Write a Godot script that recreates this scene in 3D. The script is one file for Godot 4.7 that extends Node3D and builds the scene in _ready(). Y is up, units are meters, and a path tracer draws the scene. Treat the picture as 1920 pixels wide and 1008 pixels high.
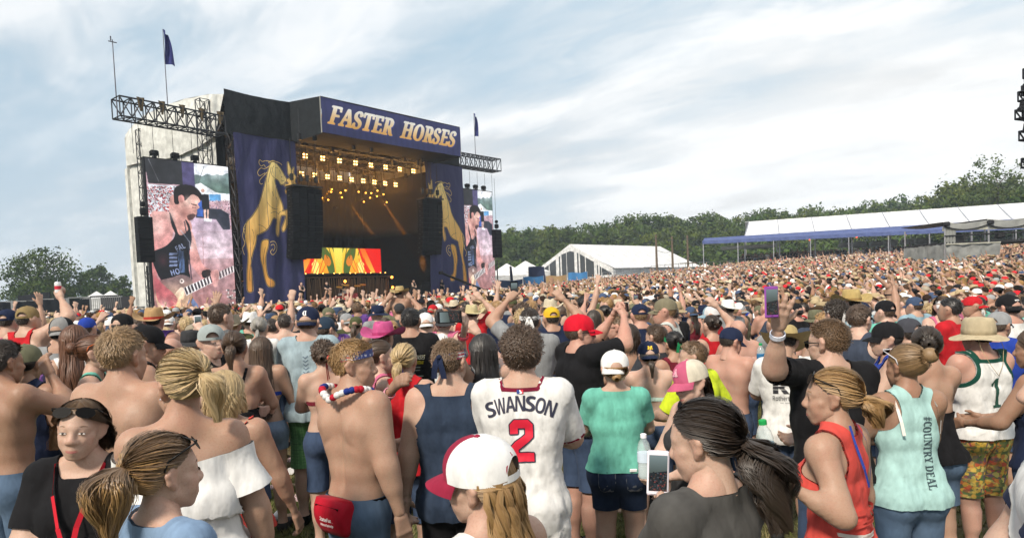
extends Node3D
const LENS := 1274.0
const EYE := 1.98
var view := Basis()
var stage_origin := Vector3(-20.735, -0.35, -50.0)
var stage_along := Vector3(0.6392, 0, -0.7690)
var stage_out := Vector3(0.7690, 0, 0.6392)
var rng := RandomNumberGenerator.new()
var mats := {}
var taken := {}
var noise_soft := FastNoiseLite.new()
func _ready() -> void:
	rng.seed = 41
	noise_soft.seed = 5
	noise_soft.frequency = 1.0
	noise_soft.fractal_octaves = 3
	set_camera()
	set_sky_and_sun()
	build_ground()
	build_woods()
	build_stage()
	build_tents()
	build_field_edges()
	build_people()
func set_camera() -> void:
	var cam := Camera3D.new()
	cam.name = "camera"
	cam.projection = Camera3D.PROJECTION_FRUSTUM
	cam.keep_aspect = Camera3D.KEEP_HEIGHT
	cam.near = 0.1
	cam.far = 4000.0
	cam.size = 2.0 * 0.1 * 504.0 / LENS
	cam.frustum_offset = Vector2(0, 0.1 * 96.0 / LENS)
	cam.position = Vector3(0, EYE, 0)
	cam.rotation_degrees = Vector3(-2.7, 0, -2.4)
	add_child(cam)
	cam.current = true
	view = Basis.from_euler(Vector3(deg_to_rad(-2.7), 0, deg_to_rad(-2.4)))
func spot(px: float, py: float, depth: float) -> Vector3:
	var d := view * Vector3((px - 960.0) / LENS, -(py - 600.0) / LENS, -1.0)
	return Vector3(0, EYE, 0) + d * (depth / -d.z)
func set_sky_and_sun() -> void:
	var env := Environment.new()
	env.background_mode = Environment.BG_SKY
	env.tonemap_mode = Environment.TONE_MAPPER_LINEAR
	env.tonemap_exposure = SKY_EXPOSURE
	env.sdfgi_enabled = true
	env.ssao_enabled = true
	env.ssil_enabled = true
	env.volumetric_fog_enabled = STAGE_SMOKE
	env.volumetric_fog_density = 0.0
	env.fog_enabled = FOG_DENSITY > 0.0
	env.fog_density = FOG_DENSITY
	env.fog_light_color = Color(0.80, 0.86, 0.92)
	var sm := PanoramaSkyMaterial.new()
	sm.panorama = ImageTexture.create_from_image(cloud_sky())
	var sky := Sky.new()
	sky.sky_material = sm
	env.sky = sky
	var we := WorldEnvironment.new()
	we.name = "air"
	we.environment = env
	add_child(we)
	var sun := DirectionalLight3D.new()
	sun.name = "veiled_sun"
	sun.light_energy = SUN_ENERGY
	sun.light_angular_distance = 9.0
	sun.light_color = Color(1.0, 0.95, 0.88)
	sun.shadow_enabled = true
	sun.rotation_degrees = Vector3(-42, -30, 0)
	add_child(sun)
const SKY_EXPOSURE := 1.40
const SUN_ENERGY := 1.15
const FOG_DENSITY := 0.0007
var sky_rows := []
func cloud_sky() -> Image:
	var w := 3072
	var h := 1536
	sky_rows.resize(h)
	var wisps := FastNoiseLite.new()
	wisps.seed = 12; wisps.frequency = 0.42; wisps.fractal_octaves = 6; wisps.fractal_gain = 0.52
	wisps.domain_warp_enabled = true; wisps.domain_warp_amplitude = 0.9; wisps.domain_warp_frequency = 0.35
	wisps.domain_warp_fractal_octaves = 3
	var banks := FastNoiseLite.new()
	banks.seed = 33; banks.frequency = 0.3; banks.fractal_octaves = 4
	var job := func(j: int) -> void:
		var row := PackedFloat32Array()
		row.resize(w * 3)
		var up := sin(PI * (0.5 - (j + 0.5) / h))
		var flat := sqrt(1.0 - up * up)
		for i in w:
			var r := 0.20
			var g := 0.21
			var b := 0.17
			if up > 0.0:
				var az := TAU * (i + 0.5) / w
				var dx := sin(az) * flat
				var dz := cos(az) * flat
				var k := 1.0 / (up + 0.16)
				var x := dx * k
				var z := dz * k
				var s := x * 0.80 - z * 0.60
				var t := x * 0.60 + z * 0.80
				var n := wisps.get_noise_2d(s * 0.75 + 3.1, t * 1.7)
				var m := banks.get_noise_2d(s * 0.9 - 7.0, t * 1.6 + 2.0)
				var fine := wisps.get_noise_2d(s * 2.3 - 4.0, t * 4.6 + 9.0)
				var right := smoothstep(-0.35, 0.55, dx)
				var c := smoothstep(-0.55, 0.35, n * 0.9 + m * 0.5 + fine * 0.36 - 0.09 + 0.52 * right - 0.10 * smoothstep(0.30, 0.55, up))
				var low := exp(-up * 6.0)
				c = lerpf(c, 0.40 + 0.45 * c, low)
				var br := 0.270 + 0.20 * low
				var bg := 0.405 + 0.14 * low
				var bb := 0.520 + 0.08 * low
				var shade := 0.88 + 0.15 * smoothstep(-0.30, 0.40, n + 0.7 * fine) - 0.12 * smoothstep(0.0, 0.45, m - 0.6 * n - 0.3 * fine) * (1.0 - 0.6 * low)
				var glow := pow(maxf(0.0, dx * 0.56 + up * 0.30 + dz * 0.77), 5.0) * 0.10
				r = lerpf(br, 0.695 * shade, c) + glow
				g = lerpf(bg, 0.708 * shade, c) + glow * 0.97
				b = lerpf(bb, 0.720 * shade, c) + glow * 0.88
			row[i * 3] = r
			row[i * 3 + 1] = g
			row[i * 3 + 2] = b
		sky_rows[j] = row.to_byte_array()
	var g := WorkerThreadPool.add_group_task(job, h)
	WorkerThreadPool.wait_for_group_task_completion(g)
	var bytes := PackedByteArray()
	for j in h:
		bytes.append_array(sky_rows[j])
	sky_rows.clear()
	return Image.create_from_data(w, h, false, Image.FORMAT_RGBF, bytes)
func numbered(called: String) -> String:
	var k: int = taken.get(called, 0)
	taken[called] = k + 1
	return called if k == 0 else "%s_%03d" % [called, k]
func tag(o: Node3D, label := "", category := "", group := "", kind := "") -> Node3D:
	if label: o.set_meta("label", label)
	if category: o.set_meta("category", category)
	if group: o.set_meta("group", group)
	if kind: o.set_meta("kind", kind)
	return o
func thing(called: String, label: String, category: String, at := Vector3.ZERO, turn := 0.0, group := "") -> Node3D:
	var o := Node3D.new()
	o.name = numbered(called)
	o.position = at
	o.rotation.y = turn
	add_child(o)
	return tag(o, label, category, group)
func put(parent: Node, called: String, mesh: Mesh, m: Material, at := Vector3.ZERO, turn := Vector3.ZERO) -> MeshInstance3D:
	var o := MeshInstance3D.new()
	o.name = numbered(called) if parent == self else called
	o.mesh = mesh
	o.material_override = m
	o.position = at
	o.rotation = turn
	parent.add_child(o, true)
	return o
func structure(called: String, mesh: Mesh, m: Material, at := Vector3.ZERO) -> MeshInstance3D:
	var o := put(self, called, mesh, m, at)
	o.set_meta("kind", "structure")
	return o
func copy_of(o: Node3D, at: Vector3, turn: float, label := "") -> Node3D:
	var c: Node3D = o.duplicate()
	var base := String(o.name)
	var cut := base.rfind("_")
	if cut > 0 and base.substr(cut + 1).is_valid_int(): base = base.substr(0, cut)
	c.name = numbered(base)
	add_child(c)
	c.position = at
	c.rotation.y = turn
	if label: c.set_meta("label", label)
	return c
var grain := {}
func grain_tex(kind: String) -> Texture2D:
	if grain.has(kind): return grain[kind]
	var n := FastNoiseLite.new()
	var t := NoiseTexture2D.new()
	t.width = 256; t.height = 256; t.seamless = true
	n.seed = kind.hash() % 1000
	n.fractal_octaves = 4
	match kind:
		"cloth":
			n.frequency = 0.018; t.as_normal_map = true; t.bump_strength = 5.0
		"skin":
			n.frequency = 0.05; t.as_normal_map = true; t.bump_strength = 1.2
		"tarp":
			n.frequency = 0.012; n.domain_warp_enabled = true; n.domain_warp_amplitude = 20.0; t.as_normal_map = true; t.bump_strength = 8.0
		"rough":
			n.frequency = 0.09; t.as_normal_map = true; t.bump_strength = 4.0
		"freckle":
			n.frequency = 0.06
			var ramp := Gradient.new()
			ramp.colors = PackedColorArray([Color(0.93, 0.88, 0.86), Color(1, 0.985, 0.98), Color(1, 1, 1)])
			ramp.offsets = PackedFloat32Array([0.12, 0.42, 1.0])
			t.color_ramp = ramp
		"blotch":
			n.frequency = 0.014
			var ramp := Gradient.new()
			ramp.colors = PackedColorArray([Color(0.82, 0.82, 0.82), Color(1, 1, 1)])
			t.color_ramp = ramp
	t.noise = n
	grain[kind] = t
	return t
func mat(c: Color, rough := 0.85, kind := "", metal := 0.0) -> StandardMaterial3D:
	var key := "%s/%.2f/%s/%.2f" % [c.to_html(), rough, kind, metal]
	if mats.has(key): return mats[key]
	var m := StandardMaterial3D.new()
	m.albedo_color = c
	m.roughness = rough
	m.metallic = metal
	m.metallic_specular = 0.35 if rough < 0.5 else 0.2
	m.cull_mode = BaseMaterial3D.CULL_DISABLED
	if kind in ["cloth", "tarp", "rough"]:
		m.normal_enabled = true
		m.normal_texture = grain_tex(kind)
		m.normal_scale = {"cloth": 0.5, "tarp": 0.30, "rough": 0.6}[kind]
		m.uv1_triplanar = true
		m.uv1_scale = {"cloth": Vector3(5.0, 1.9, 5.0), "tarp": Vector3.ONE * 0.35, "rough": Vector3.ONE}[kind]
		m.albedo_texture = grain_tex("blotch")
		if kind == "cloth": m.rim_enabled = true; m.rim = 0.15
	elif kind == "skin":
		m.vertex_color_use_as_albedo = true
		m.metallic_specular = 0.4
		m.normal_enabled = true
		m.normal_texture = grain_tex("skin")
		m.normal_scale = 0.5
		m.uv1_triplanar = true
		m.uv1_scale = Vector3.ONE * 7.0
		m.albedo_texture = grain_tex("freckle")
		m.subsurf_scatter_enabled = true
		m.subsurf_scatter_strength = 0.08
	elif kind == "tint":
		m.vertex_color_use_as_albedo = true
	elif kind == "leaf":
		m.vertex_color_use_as_albedo = true
		m.backlight_enabled = true
		m.backlight = Color(0.35, 0.42, 0.12)
	elif kind == "hair":
		m.vertex_color_use_as_albedo = true
		m.metallic_specular = 0.55
	mats[key] = m
	return m
func lin(r: float, g: float, b: float) -> Color:
	return Color(r, g, b).linear_to_srgb()
func glow_mat(c: Color, energy: float) -> StandardMaterial3D:
	var key := "glow%s/%.2f" % [c.to_html(), energy]
	if mats.has(key): return mats[key]
	var m := StandardMaterial3D.new()
	m.albedo_color = Color(0.1, 0.1, 0.1)
	m.emission_enabled = true
	m.emission = c
	m.emission_energy_multiplier = energy
	mats[key] = m
	return m
func begin() -> SurfaceTool:
	var st := SurfaceTool.new()
	st.begin(Mesh.PRIMITIVE_TRIANGLES)
	st.set_smooth_group(-1)
	return st
func done(st: SurfaceTool) -> ArrayMesh:
	st.generate_normals()
	return st.commit()
func quad(st: SurfaceTool, a: Vector3, b: Vector3, c: Vector3, d: Vector3) -> void:
	for v in [[a, Vector2(0, 0)], [b, Vector2(1, 0)], [c, Vector2(1, 1)], [a, Vector2(0, 0)], [c, Vector2(1, 1)], [d, Vector2(0, 1)]]:
		st.set_uv(v[1])
		st.add_vertex(v[0])
func tri(st: SurfaceTool, a: Vector3, b: Vector3, c: Vector3) -> void:
	for v in [a, b, c]:
		st.set_uv(Vector2.ZERO)
		st.add_vertex(v)
func add_box(st: SurfaceTool, lo: Vector3, hi: Vector3, t := Transform3D()) -> void:
	var p := []
	for i in 8:
		p.append(t * Vector3(hi.x if i & 1 else lo.x, hi.y if i & 2 else lo.y, hi.z if i & 4 else lo.z))
	quad(st, p[6], p[7], p[5], p[4])
	quad(st, p[3], p[2], p[0], p[1])
	quad(st, p[2], p[6], p[4], p[0])
	quad(st, p[7], p[3], p[1], p[5])
	quad(st, p[2], p[3], p[7], p[6])
	quad(st, p[4], p[5], p[1], p[0])
func box_mesh(size: Vector3, bevel := 0.0) -> Mesh:
	var st := begin()
	if bevel <= 0.0:
		add_box(st, -size / 2, size / 2)
		return done(st)
	var h := size / 2
	var rings := []
	for lv in [[-h.y, bevel], [-h.y + bevel, 0.0], [h.y - bevel, 0.0], [h.y, bevel]]:
		var a: float = h.x - lv[1]
		var c: float = h.z - lv[1]
		var b := bevel
		rings.append([Vector3(a - b, lv[0], -c), Vector3(a, lv[0], -c + b), Vector3(a, lv[0], c - b), Vector3(a - b, lv[0], c), Vector3(-a + b, lv[0], c), Vector3(-a, lv[0], c - b), Vector3(-a, lv[0], -c + b), Vector3(-a + b, lv[0], -c)])
	skin_rings(st, rings, true, true)
	return done(st)
func skin_rings(st: SurfaceTool, rings: Array, closed := true, caps := false) -> void:
	for j in rings.size() - 1:
		var n: int = rings[j].size()
		for i in (n if closed else n - 1):
			var k := (i + 1) % n
			quad(st, rings[j][i], rings[j][k], rings[j + 1][k], rings[j + 1][i])
	if caps:
		for e in [0, rings.size() - 1]:
			var mid := Vector3.ZERO
			for v in rings[e]: mid += v
			mid /= rings[e].size()
			for i in rings[e].size():
				var k: int = (i + 1) % rings[e].size()
				if e == 0: tri(st, mid, rings[e][k], rings[e][i])
				else: tri(st, mid, rings[e][i], rings[e][k])
func frame_of(d: Vector3) -> Basis:
	var y := d.normalized()
	var x := y.cross(Vector3(0.13, 0.2, 0.97) if absf(y.z) < 0.9 else Vector3.UP).normalized()
	return Basis(x, y, x.cross(y))
func add_tube(st: SurfaceTool, a: Vector3, b: Vector3, ra: float, rb := -1.0, sides := 6) -> void:
	if rb < 0.0: rb = ra
	var f := frame_of(b - a)
	var rings := [[], []]
	for i in sides:
		var o := f * Vector3(cos(TAU * i / sides), 0, -sin(TAU * i / sides))
		rings[0].append(a + o * ra)
		rings[1].append(b + o * rb)
	skin_rings(st, rings, true, true)
func tube_mesh(a: Vector3, b: Vector3, ra: float, rb := -1.0, sides := 6) -> Mesh:
	var st := begin()
	add_tube(st, a, b, ra, rb, sides)
	return done(st)
func lathe(st: SurfaceTool, profile: Array, sides := 16, t := Transform3D()) -> void:
	var rings := []
	for p in profile:
		var ring := []
		for i in sides:
			ring.append(t * Vector3(p.x * cos(TAU * i / sides), p.y, -p.x * sin(TAU * i / sides)))
		rings.append(ring)
	skin_rings(st, rings, true, true)
func add_truss(st: SurfaceTool, a: Vector3, b: Vector3, side: float, up: Vector3, bays: int, r := 0.03) -> void:
	var d := (b - a).normalized()
	var x := d.cross(up).normalized() * side / 2
	var y := up.normalized() * side / 2
	var c := [x + y, y - x, -x - y, x - y]
	for o in c: add_tube(st, a + o, b + o, r * 1.3, -1, 5)
	for i in bays + 1:
		var p := a.lerp(b, float(i) / bays)
		for k in 4: add_tube(st, p + c[k], p + c[(k + 1) % 4], r, -1, 4)
		if i < bays:
			var q := a.lerp(b, float(i + 1) / bays)
			for k in 4: add_tube(st, p + c[k], q + c[(k + 1) % 4], r, -1, 4)
func fill_poly(im: Image, pts: Array, c: Color, c2 = null, y_from := 0.0, y_to := 1.0) -> void:
	var lo := 1e9
	var hi := -1e9
	for p in pts:
		lo = minf(lo, p.y); hi = maxf(hi, p.y)
	for y in range(maxi(0, floori(lo)), mini(im.get_height(), ceili(hi) + 1)):
		var cut := []
		var fy := y + 0.5
		for i in pts.size():
			var a: Vector2 = pts[i]
			var b: Vector2 = pts[(i + 1) % pts.size()]
			if (a.y <= fy) != (b.y <= fy):
				cut.append(a.x + (b.x - a.x) * (fy - a.y) / (b.y - a.y))
		cut.sort()
		var col := c
		if c2 != null: col = c.lerp(c2, clampf((fy - y_from) / (y_to - y_from), 0, 1))
		for i in range(0, cut.size() - 1, 2):
			var x0 := maxi(0, roundi(cut[i]))
			var x1 := mini(im.get_width(), roundi(cut[i + 1]))
			if x1 > x0: im.fill_rect(Rect2i(x0, y, x1 - x0, 1), col)
func smooth(pts: Array, steps := 4) -> Array:
	var out := []
	var n := pts.size()
	for i in n:
		for k in steps:
			out.append(pts[i].cubic_interpolate(pts[(i + 1) % n], pts[(i - 1 + n) % n], pts[(i + 2) % n], float(k) / steps))
	return out
func pts_of(s: String, at := Vector2.ZERO, k := 1.0) -> Array:
	var out := []
	for pair in s.split(" ", false):
		var q := pair.split(",")
		out.append(at + Vector2(float(q[0]), float(q[1])) * k)
	return out
func stroke(im: Image, pts: Array, width: float, c: Color) -> void:
	for i in pts.size() - 1:
		var d: Vector2 = (pts[i + 1] - pts[i]).normalized()
		var o := Vector2(-d.y, d.x) * width / 2
		var e := d * width * 0.3
		fill_poly(im, [pts[i] + o - e, pts[i + 1] + o + e, pts[i + 1] - o + e, pts[i] - o - e], c)
func disc(im: Image, at: Vector2, r: float, c: Color, squash := 1.0) -> void:
	var p := []
	for i in 24: p.append(at + Vector2(cos(TAU * i / 24) * r, sin(TAU * i / 24) * r * squash))
	fill_poly(im, p, c)
var fonts := {}
func letters(im: Image, text: String, font: String, box: Rect2, c: Color, c2 = null, slant := 0.0, bold := 400, turn := 0.0, swell := 0.0) -> void:
	var key := font + str(bold)
	if not fonts.has(key):
		var f := SystemFont.new()
		f.font_names = PackedStringArray([font])
		f.font_weight = bold
		fonts[key] = f
	var tm := TextMesh.new()
	tm.font = fonts[key]
	tm.text = text
	tm.font_size = 64
	tm.pixel_size = 0.01
	tm.depth = 0.0
	tm.curve_step = 1.0
	var a := tm.surface_get_arrays(0)
	var v: PackedVector3Array = a[Mesh.ARRAY_VERTEX]
	var ix: PackedInt32Array = a[Mesh.ARRAY_INDEX] if a[Mesh.ARRAY_INDEX] != null else PackedInt32Array(range(v.size()))
	var lo := Vector2(1e9, 1e9)
	var hi := -lo
	for p in v:
		lo = lo.min(Vector2(p.x, p.y)); hi = hi.max(Vector2(p.x, p.y))
	var q := PackedVector2Array()
	for p in v:
		var n := (Vector2(p.x, p.y) - lo) / (hi - lo)
		var w := Vector2(n.x + slant * n.y, 1.0 - n.y)
		if swell != 0.0: w.y = (w.y - 0.5) * (1.0 + swell) + 0.5
		var at := w * box.size
		if turn != 0.0:
			var mid := box.size / 2
			at = (at - mid).rotated(turn) + mid
		q.append(box.position + at)
	for i in range(0, ix.size(), 3):
		fill_poly(im, [q[ix[i]], q[ix[i + 1]], q[ix[i + 2]]], c, c2, box.position.y, box.end.y)
func halved(im: Image) -> ImageTexture:
	im.resize(im.get_width() / 2, im.get_height() / 2, Image.INTERPOLATE_BILINEAR)
	im.generate_mipmaps()
	return ImageTexture.create_from_image(im)
func print_mat(im: Image, rough := 0.8, see_through := false) -> StandardMaterial3D:
	var m := StandardMaterial3D.new()
	m.albedo_texture = halved(im)
	m.roughness = rough
	m.cull_mode = BaseMaterial3D.CULL_DISABLED
	m.texture_repeat = false
	if see_through: m.transparency = BaseMaterial3D.TRANSPARENCY_ALPHA
	return m
func blank(w: int, h: int, c: Color) -> Image:
	var im := Image.create(w, h, false, Image.FORMAT_RGBA8)
	im.fill(c)
	return im
func ground_at(x: float, z: float) -> float:
	var r := sqrt(x * x + z * z)
	var a := atan2(x, maxf(-z, 0.01)) if z < 0.0 else signf(x) * 1.5
	var far := (-0.012 + 0.060 * smoothstep(-0.5, 0.75, a)) * 46.0 * pow(clampf(r - 25.0, 0.0, 90.0) / 46.0, 1.6)
	if far > 1.9: far = 1.9 + 0.6 * (1.0 - exp((1.9 - far) / 0.6))
	return far - 0.35 * smoothstep(0.05, 0.35, a) * exp(-pow((r - 20.0) / 12.0, 2.0))
func on_ground(p: Vector3) -> Vector3:
	return Vector3(p.x, ground_at(p.x, p.z), p.z)
func build_ground() -> void:
	var n := FastNoiseLite.new()
	n.seed = 3; n.frequency = 0.35; n.fractal_octaves = 4
	var st := SurfaceTool.new()
	st.begin(Mesh.PRIMITIVE_TRIANGLES)
	var radii := [0.0]
	var r := 0.6
	while r < 2500.0:
		radii.append(r)
		r += 0.35 if r < 10.0 else r * 0.10
	var m := 120
	for j in radii.size():
		for i in m:
			var a := TAU * i / m
			var x: float = sin(a) * radii[j]
			var z: float = -cos(a) * radii[j]
			var g := n.get_noise_2d(x, z) + 0.5 * n.get_noise_2d(x * 4.0, z * 4.0)
			var c := Color(0.075, 0.085, 0.030).lerp(Color(0.135, 0.110, 0.068), smoothstep(-0.25, 0.4, g))
			st.set_color(c.lerp(Color(0.06, 0.09, 0.025), smoothstep(80.0, 160.0, radii[j])))
			st.set_normal(Vector3.UP)
			st.add_vertex(Vector3(x, ground_at(x, z), z))
	for j in radii.size() - 1:
		for i in m:
			var k := (i + 1) % m
			for v in [j * m + i, (j + 1) * m + i, (j + 1) * m + k, j * m + i, (j + 1) * m + k, j * m + k]:
				st.add_index(v)
	var gm := mat(Color(1, 1, 1), 0.95, "tint").duplicate()
	gm.normal_enabled = true
	gm.normal_texture = grain_tex("rough")
	gm.uv1_triplanar = true; gm.uv1_world_triplanar = true
	gm.uv1_scale = Vector3.ONE * 0.9
	st.generate_normals()
	structure("trampled_grass_ground", st.commit(), gm)
	var blade := begin()
	for i in 7:
		var a := rng.randf() * TAU
		var b := Vector3(cos(a), 0, sin(a)) * rng.randf_range(0.0, 0.03)
		var lean := Vector3(cos(a), 0, sin(a)) * rng.randf_range(0.01, 0.05)
		var w := Vector3(-sin(a), 0, cos(a)) * 0.004
		tri(blade, b - w, b + Vector3.UP * rng.randf_range(0.025, 0.07) + lean, b + w)
	var mm := MultiMesh.new()
	mm.transform_format = MultiMesh.TRANSFORM_3D
	mm.use_colors = true
	mm.mesh = done(blade)
	mm.instance_count = 26000
	for i in mm.instance_count:
		var a := rng.randf_range(-0.85, 0.85)
		var d := sqrt(rng.randf_range(1.0, 170.0))
		var p := on_ground(Vector3(sin(a) * d, 0, -cos(a) * d))
		mm.set_instance_transform(i, Transform3D(Basis(Vector3.UP, rng.randf() * TAU).scaled(Vector3.ONE * rng.randf_range(0.7, 1.4)), p))
		mm.set_instance_color(i, Color(0.10, 0.13, 0.035).lerp(Color(0.24, 0.20, 0.10), rng.randf()))
	var o := MultiMeshInstance3D.new()
	o.name = "worn_grass"
	o.multimesh = mm
	o.material_override = mat(Color(1, 1, 1), 0.9, "tint")
	add_child(o)
	tag(o, "short worn grass between the feet of the crowd", "grass", "", "stuff")
func crown_mesh(seed_at: int, wide: float, tall: float, clumps: int, leaves: int, leaf: float, open := 0.0) -> Mesh:
	var r := RandomNumberGenerator.new()
	r.seed = seed_at
	var st := SurfaceTool.new()
	st.begin(Mesh.PRIMITIVE_TRIANGLES)
	for c in clumps:
		var d := Vector3(r.randfn(), r.randfn(), r.randfn()).normalized()
		var far := pow(r.randf(), 0.45)
		if d.y < -0.35: d.y *= 0.4
		var mid := Vector3(d.x * wide * far, tall * 0.5 + d.y * tall * 0.5 * far, d.z * wide * far)
		var size := wide * r.randf_range(0.16, 0.34) * (1.0 - 0.3 * open)
		var tone := r.randf_range(0.75, 1.25)
		var warm := r.randf()
		for k in leaves:
			var q := Vector3(r.randfn(), r.randfn() * 0.75, r.randfn()) * 0.5
			var p := mid + q * size
			if p.y < 0.0: continue
			var n := (q.normalized() * 0.8 + Vector3(r.randfn(), r.randfn() + 0.5, r.randfn()) * 0.6).normalized()
			var x := n.cross(Vector3(r.randfn(), r.randfn(), r.randfn())).normalized()
			var y := n.cross(x)
			var s := leaf * r.randf_range(0.6, 1.3)
			var t := tone * r.randf_range(0.8, 1.2)
			st.set_color(Color(0.062, 0.098, 0.028).lerp(Color(0.100, 0.120, 0.032), warm) * t)
			st.set_normal(n)
			st.add_vertex(p - x * s)
			st.add_vertex(p + y * s * 0.55)
			st.add_vertex(p + x * s)
			st.add_vertex(p - x * s)
			st.add_vertex(p + x * s)
			st.add_vertex(p - y * s * 0.55)
	return st.commit()
func trunk_mesh(seed_at: int, tall: float, thick: float, wide: float) -> Mesh:
	var r := RandomNumberGenerator.new()
	r.seed = seed_at
	var st := begin()
	var p := Vector3.ZERO
	var rad := thick
	for k in 5:
		var q := p + Vector3(r.randf_range(-0.15, 0.15), tall / 5.0, r.randf_range(-0.15, 0.15))
		add_tube(st, p, q, rad, rad * 0.82, 7)
		if k >= 1:
			for b in 3:
				var a := r.randf() * TAU
				var e := q + Vector3(cos(a) * wide * r.randf_range(0.4, 0.85), tall * r.randf_range(0.12, 0.3), sin(a) * wide * r.randf_range(0.4, 0.85))
				var mid := q.lerp(e, 0.5) + Vector3.UP * tall * 0.03
				add_tube(st, q, mid, rad * 0.5, rad * 0.32, 5)
				add_tube(st, mid, e, rad * 0.32, rad * 0.08, 5)
		p = q
		rad *= 0.82
	return done(st)
func tree_like(seed_at: int, wide: float, tall: float, clumps: int, leaves: int, leaf: float, trunk: float, open := 0.0) -> Array:
	return [crown_mesh(seed_at, wide, tall - trunk, clumps, leaves, leaf, open), trunk_mesh(seed_at + 7, tall * 0.72, tall * 0.022, wide * 0.75), trunk]
func plant_tree(called: String, label: String, kind: Array, at: Vector3, scale_by: float, turn: float, group := "", tint := Color(1, 1, 1)) -> void:
	var t := thing(called, label, "tree", at, turn, group)
	put(t, "crown", kind[0], mat(tint, 0.75, "leaf"), Vector3.UP * kind[2])
	put(t, "trunk", kind[1], mat(lin(0.09, 0.07, 0.05), 0.9))
	t.scale = Vector3.ONE * scale_by
const SEGMENTS := ["beside the right screen", "above the low peaked tents", "left of the gabled tent", "above the gable's left slope", "above the gable peak", "above the ridge's left part", "above the middle of the tent ridge", "above the ridge's right part", "behind the left pole", "behind the right pole", "right of the wooden poles", "above the awning's left tip", "above the marquee's left end"]
func build_woods() -> void:
	var kinds := []
	for k in 6: kinds.append(tree_like(100 + k, [4.6, 5.4, 4.0, 5.8, 4.4, 5.0][k], [15.0, 16.0, 17.0, 15.0, 18.0, 16.0][k], 125, 36, 0.40, 1.6))
	var tops := [[880, 420], [930, 424], [980, 412], [1050, 414], [1110, 411], [1170, 402], [1230, 399], [1300, 397], [1370, 393], [1440, 388], [1520, 385], [1600, 376], [1690, 366], [1760, 352], [1800, 338], [1880, 334], [1990, 326], [2100, 320]]
	var x := 868.0
	var row := 0
	while x < 1990.0:
		var top := 400.0
		for i in tops.size() - 1:
			if x >= tops[i][0] and x <= tops[i + 1][0]:
				top = lerpf(tops[i][1], tops[i + 1][1], (x - tops[i][0]) / (tops[i + 1][0] - tops[i][0]))
		var depth: float = [150.0, 172.0, 160.0][row % 3] + rng.randf_range(-6, 6)
		if x > 1750: depth -= 14.0
		var p := spot(x, top + rng.randf_range(-5, 16) + (8.0 if row % 3 == 0 else 0.0), depth)
		var base := on_ground(p)
		var kind: Array = kinds[rng.randi() % 6]
		var tall := p.y - base.y
		var bare: float = kind[0].get_aabb().end.y + kind[2]
		var warm := rng.randf()
		var seg := clampi(int((x - 868.0) / 40.0), 0, 29)
		var near: String = SEGMENTS[seg] if seg < SEGMENTS.size() else "above bay %s of the marquee roof" % ["one", "two", "three", "four", "five", "six", "seven", "eight", "nine", "ten", "eleven", "twelve"][clampi(seg - SEGMENTS.size(), 0, 11)]
		var label := "%s woodland tree in the %s row, %s" % ["bluish green" if warm < 0.33 else "mid green" if warm < 0.66 else "yellowish green", ["front", "rear", "middle"][row % 3], near]
		plant_tree("woodland_tree", label, kind, base, tall / bare, rng.randf() * TAU, "trees of the woodland line", Color(0.86, 0.92, 0.86).lerp(Color(1.0, 1.0, 0.82), warm))
		x += rng.randf_range(11.0, 17.0)
		row += 1
	var shrub := crown_mesh(900, 3.2, 4.2, 26, 40, 0.30)
	x = 880.0
	while x < 1960.0:
		var p := spot(x, 480, 138.0 + rng.randf_range(-3, 3))
		var b := thing("undergrowth_shrub", "low leafy shrub in the undergrowth at the foot of the woodland", "shrub", on_ground(p), rng.randf() * TAU, "shrubs at the foot of the woodland")
		put(b, "foliage", shrub, mat(Color(0.9, 0.95, 0.85), 0.75, "leaf"))
		b.scale = Vector3.ONE * rng.randf_range(1.1, 1.8)
		x += rng.randf_range(24, 34)
	var big := tree_like(201, 5.9, 13.6, 190, 44, 0.24, 1.6, 0.30)
	var lone := spot(1868, 283, 104.0)
	plant_tree("tall_airy_tree", "tallest airy tree rising above the wood beside the lighting tower", tree_like(205, 5.6, 18.0, 95, 26, 0.26, 6.5, 0.8), on_ground(lone), (lone.y - on_ground(lone).y) / 18.6, 0.7)
	var l2 := spot(1806, 326, 112.0)
	plant_tree("broad_tree", "rounded tree left of the tallest tree, above the marquee roof", kinds[3], on_ground(l2), (l2.y - on_ground(l2).y) / 15.4, 2.1)
	var l3 := spot(1925, 340, 100.0)
	plant_tree("broad_tree", "dark tree at the right edge behind the lighting tower", kinds[1], on_ground(l3), (l3.y - on_ground(l3).y) / 16.2, 1.1, "", Color(0.7, 0.8, 0.7))
	for t in [[78, 458, 100.0, "large spreading oak tree left of the stage with sky showing through"], [176, 492, 128.0, "round tree between the spreading oak and the stage"], [222, 515, 112.0, "small yellowish green tree beside the white stage wall"], [28, 545, 160.0, "low hazy tree behind the spreading oak at the left edge"], [128, 545, 140.0, "low dark tree behind the two peaked tents"], [-20, 560, 150.0, "low tree at the far left edge behind the black fence"]]:
		var p := spot(t[0], t[1], t[2])
		var b := on_ground(p)
		var k: Array = big if t[0] == 78 else kinds[int(t[0]) & 3]
		plant_tree("field_tree", t[3], k, b, (p.y - b.y) / (14.0 if t[0] == 78 else k[0].get_aabb().end.y + k[2]), rng.randf() * TAU, "", Color(0.84, 0.90, 0.80))
func stage_place(x: float, y: float, z: float) -> Vector3:
	return stage_origin + stage_along * x + Vector3.UP * y + stage_out * z
func stage_turn() -> float:
	return atan2(-stage_along.z, stage_along.x)
func at_stage(called: String, label: String, category: String, x := 0.0, y := 0.0, z := 0.0, group := "") -> Node3D:
	return thing(called, label, category, stage_place(x, y, z), stage_turn(), group)
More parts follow.
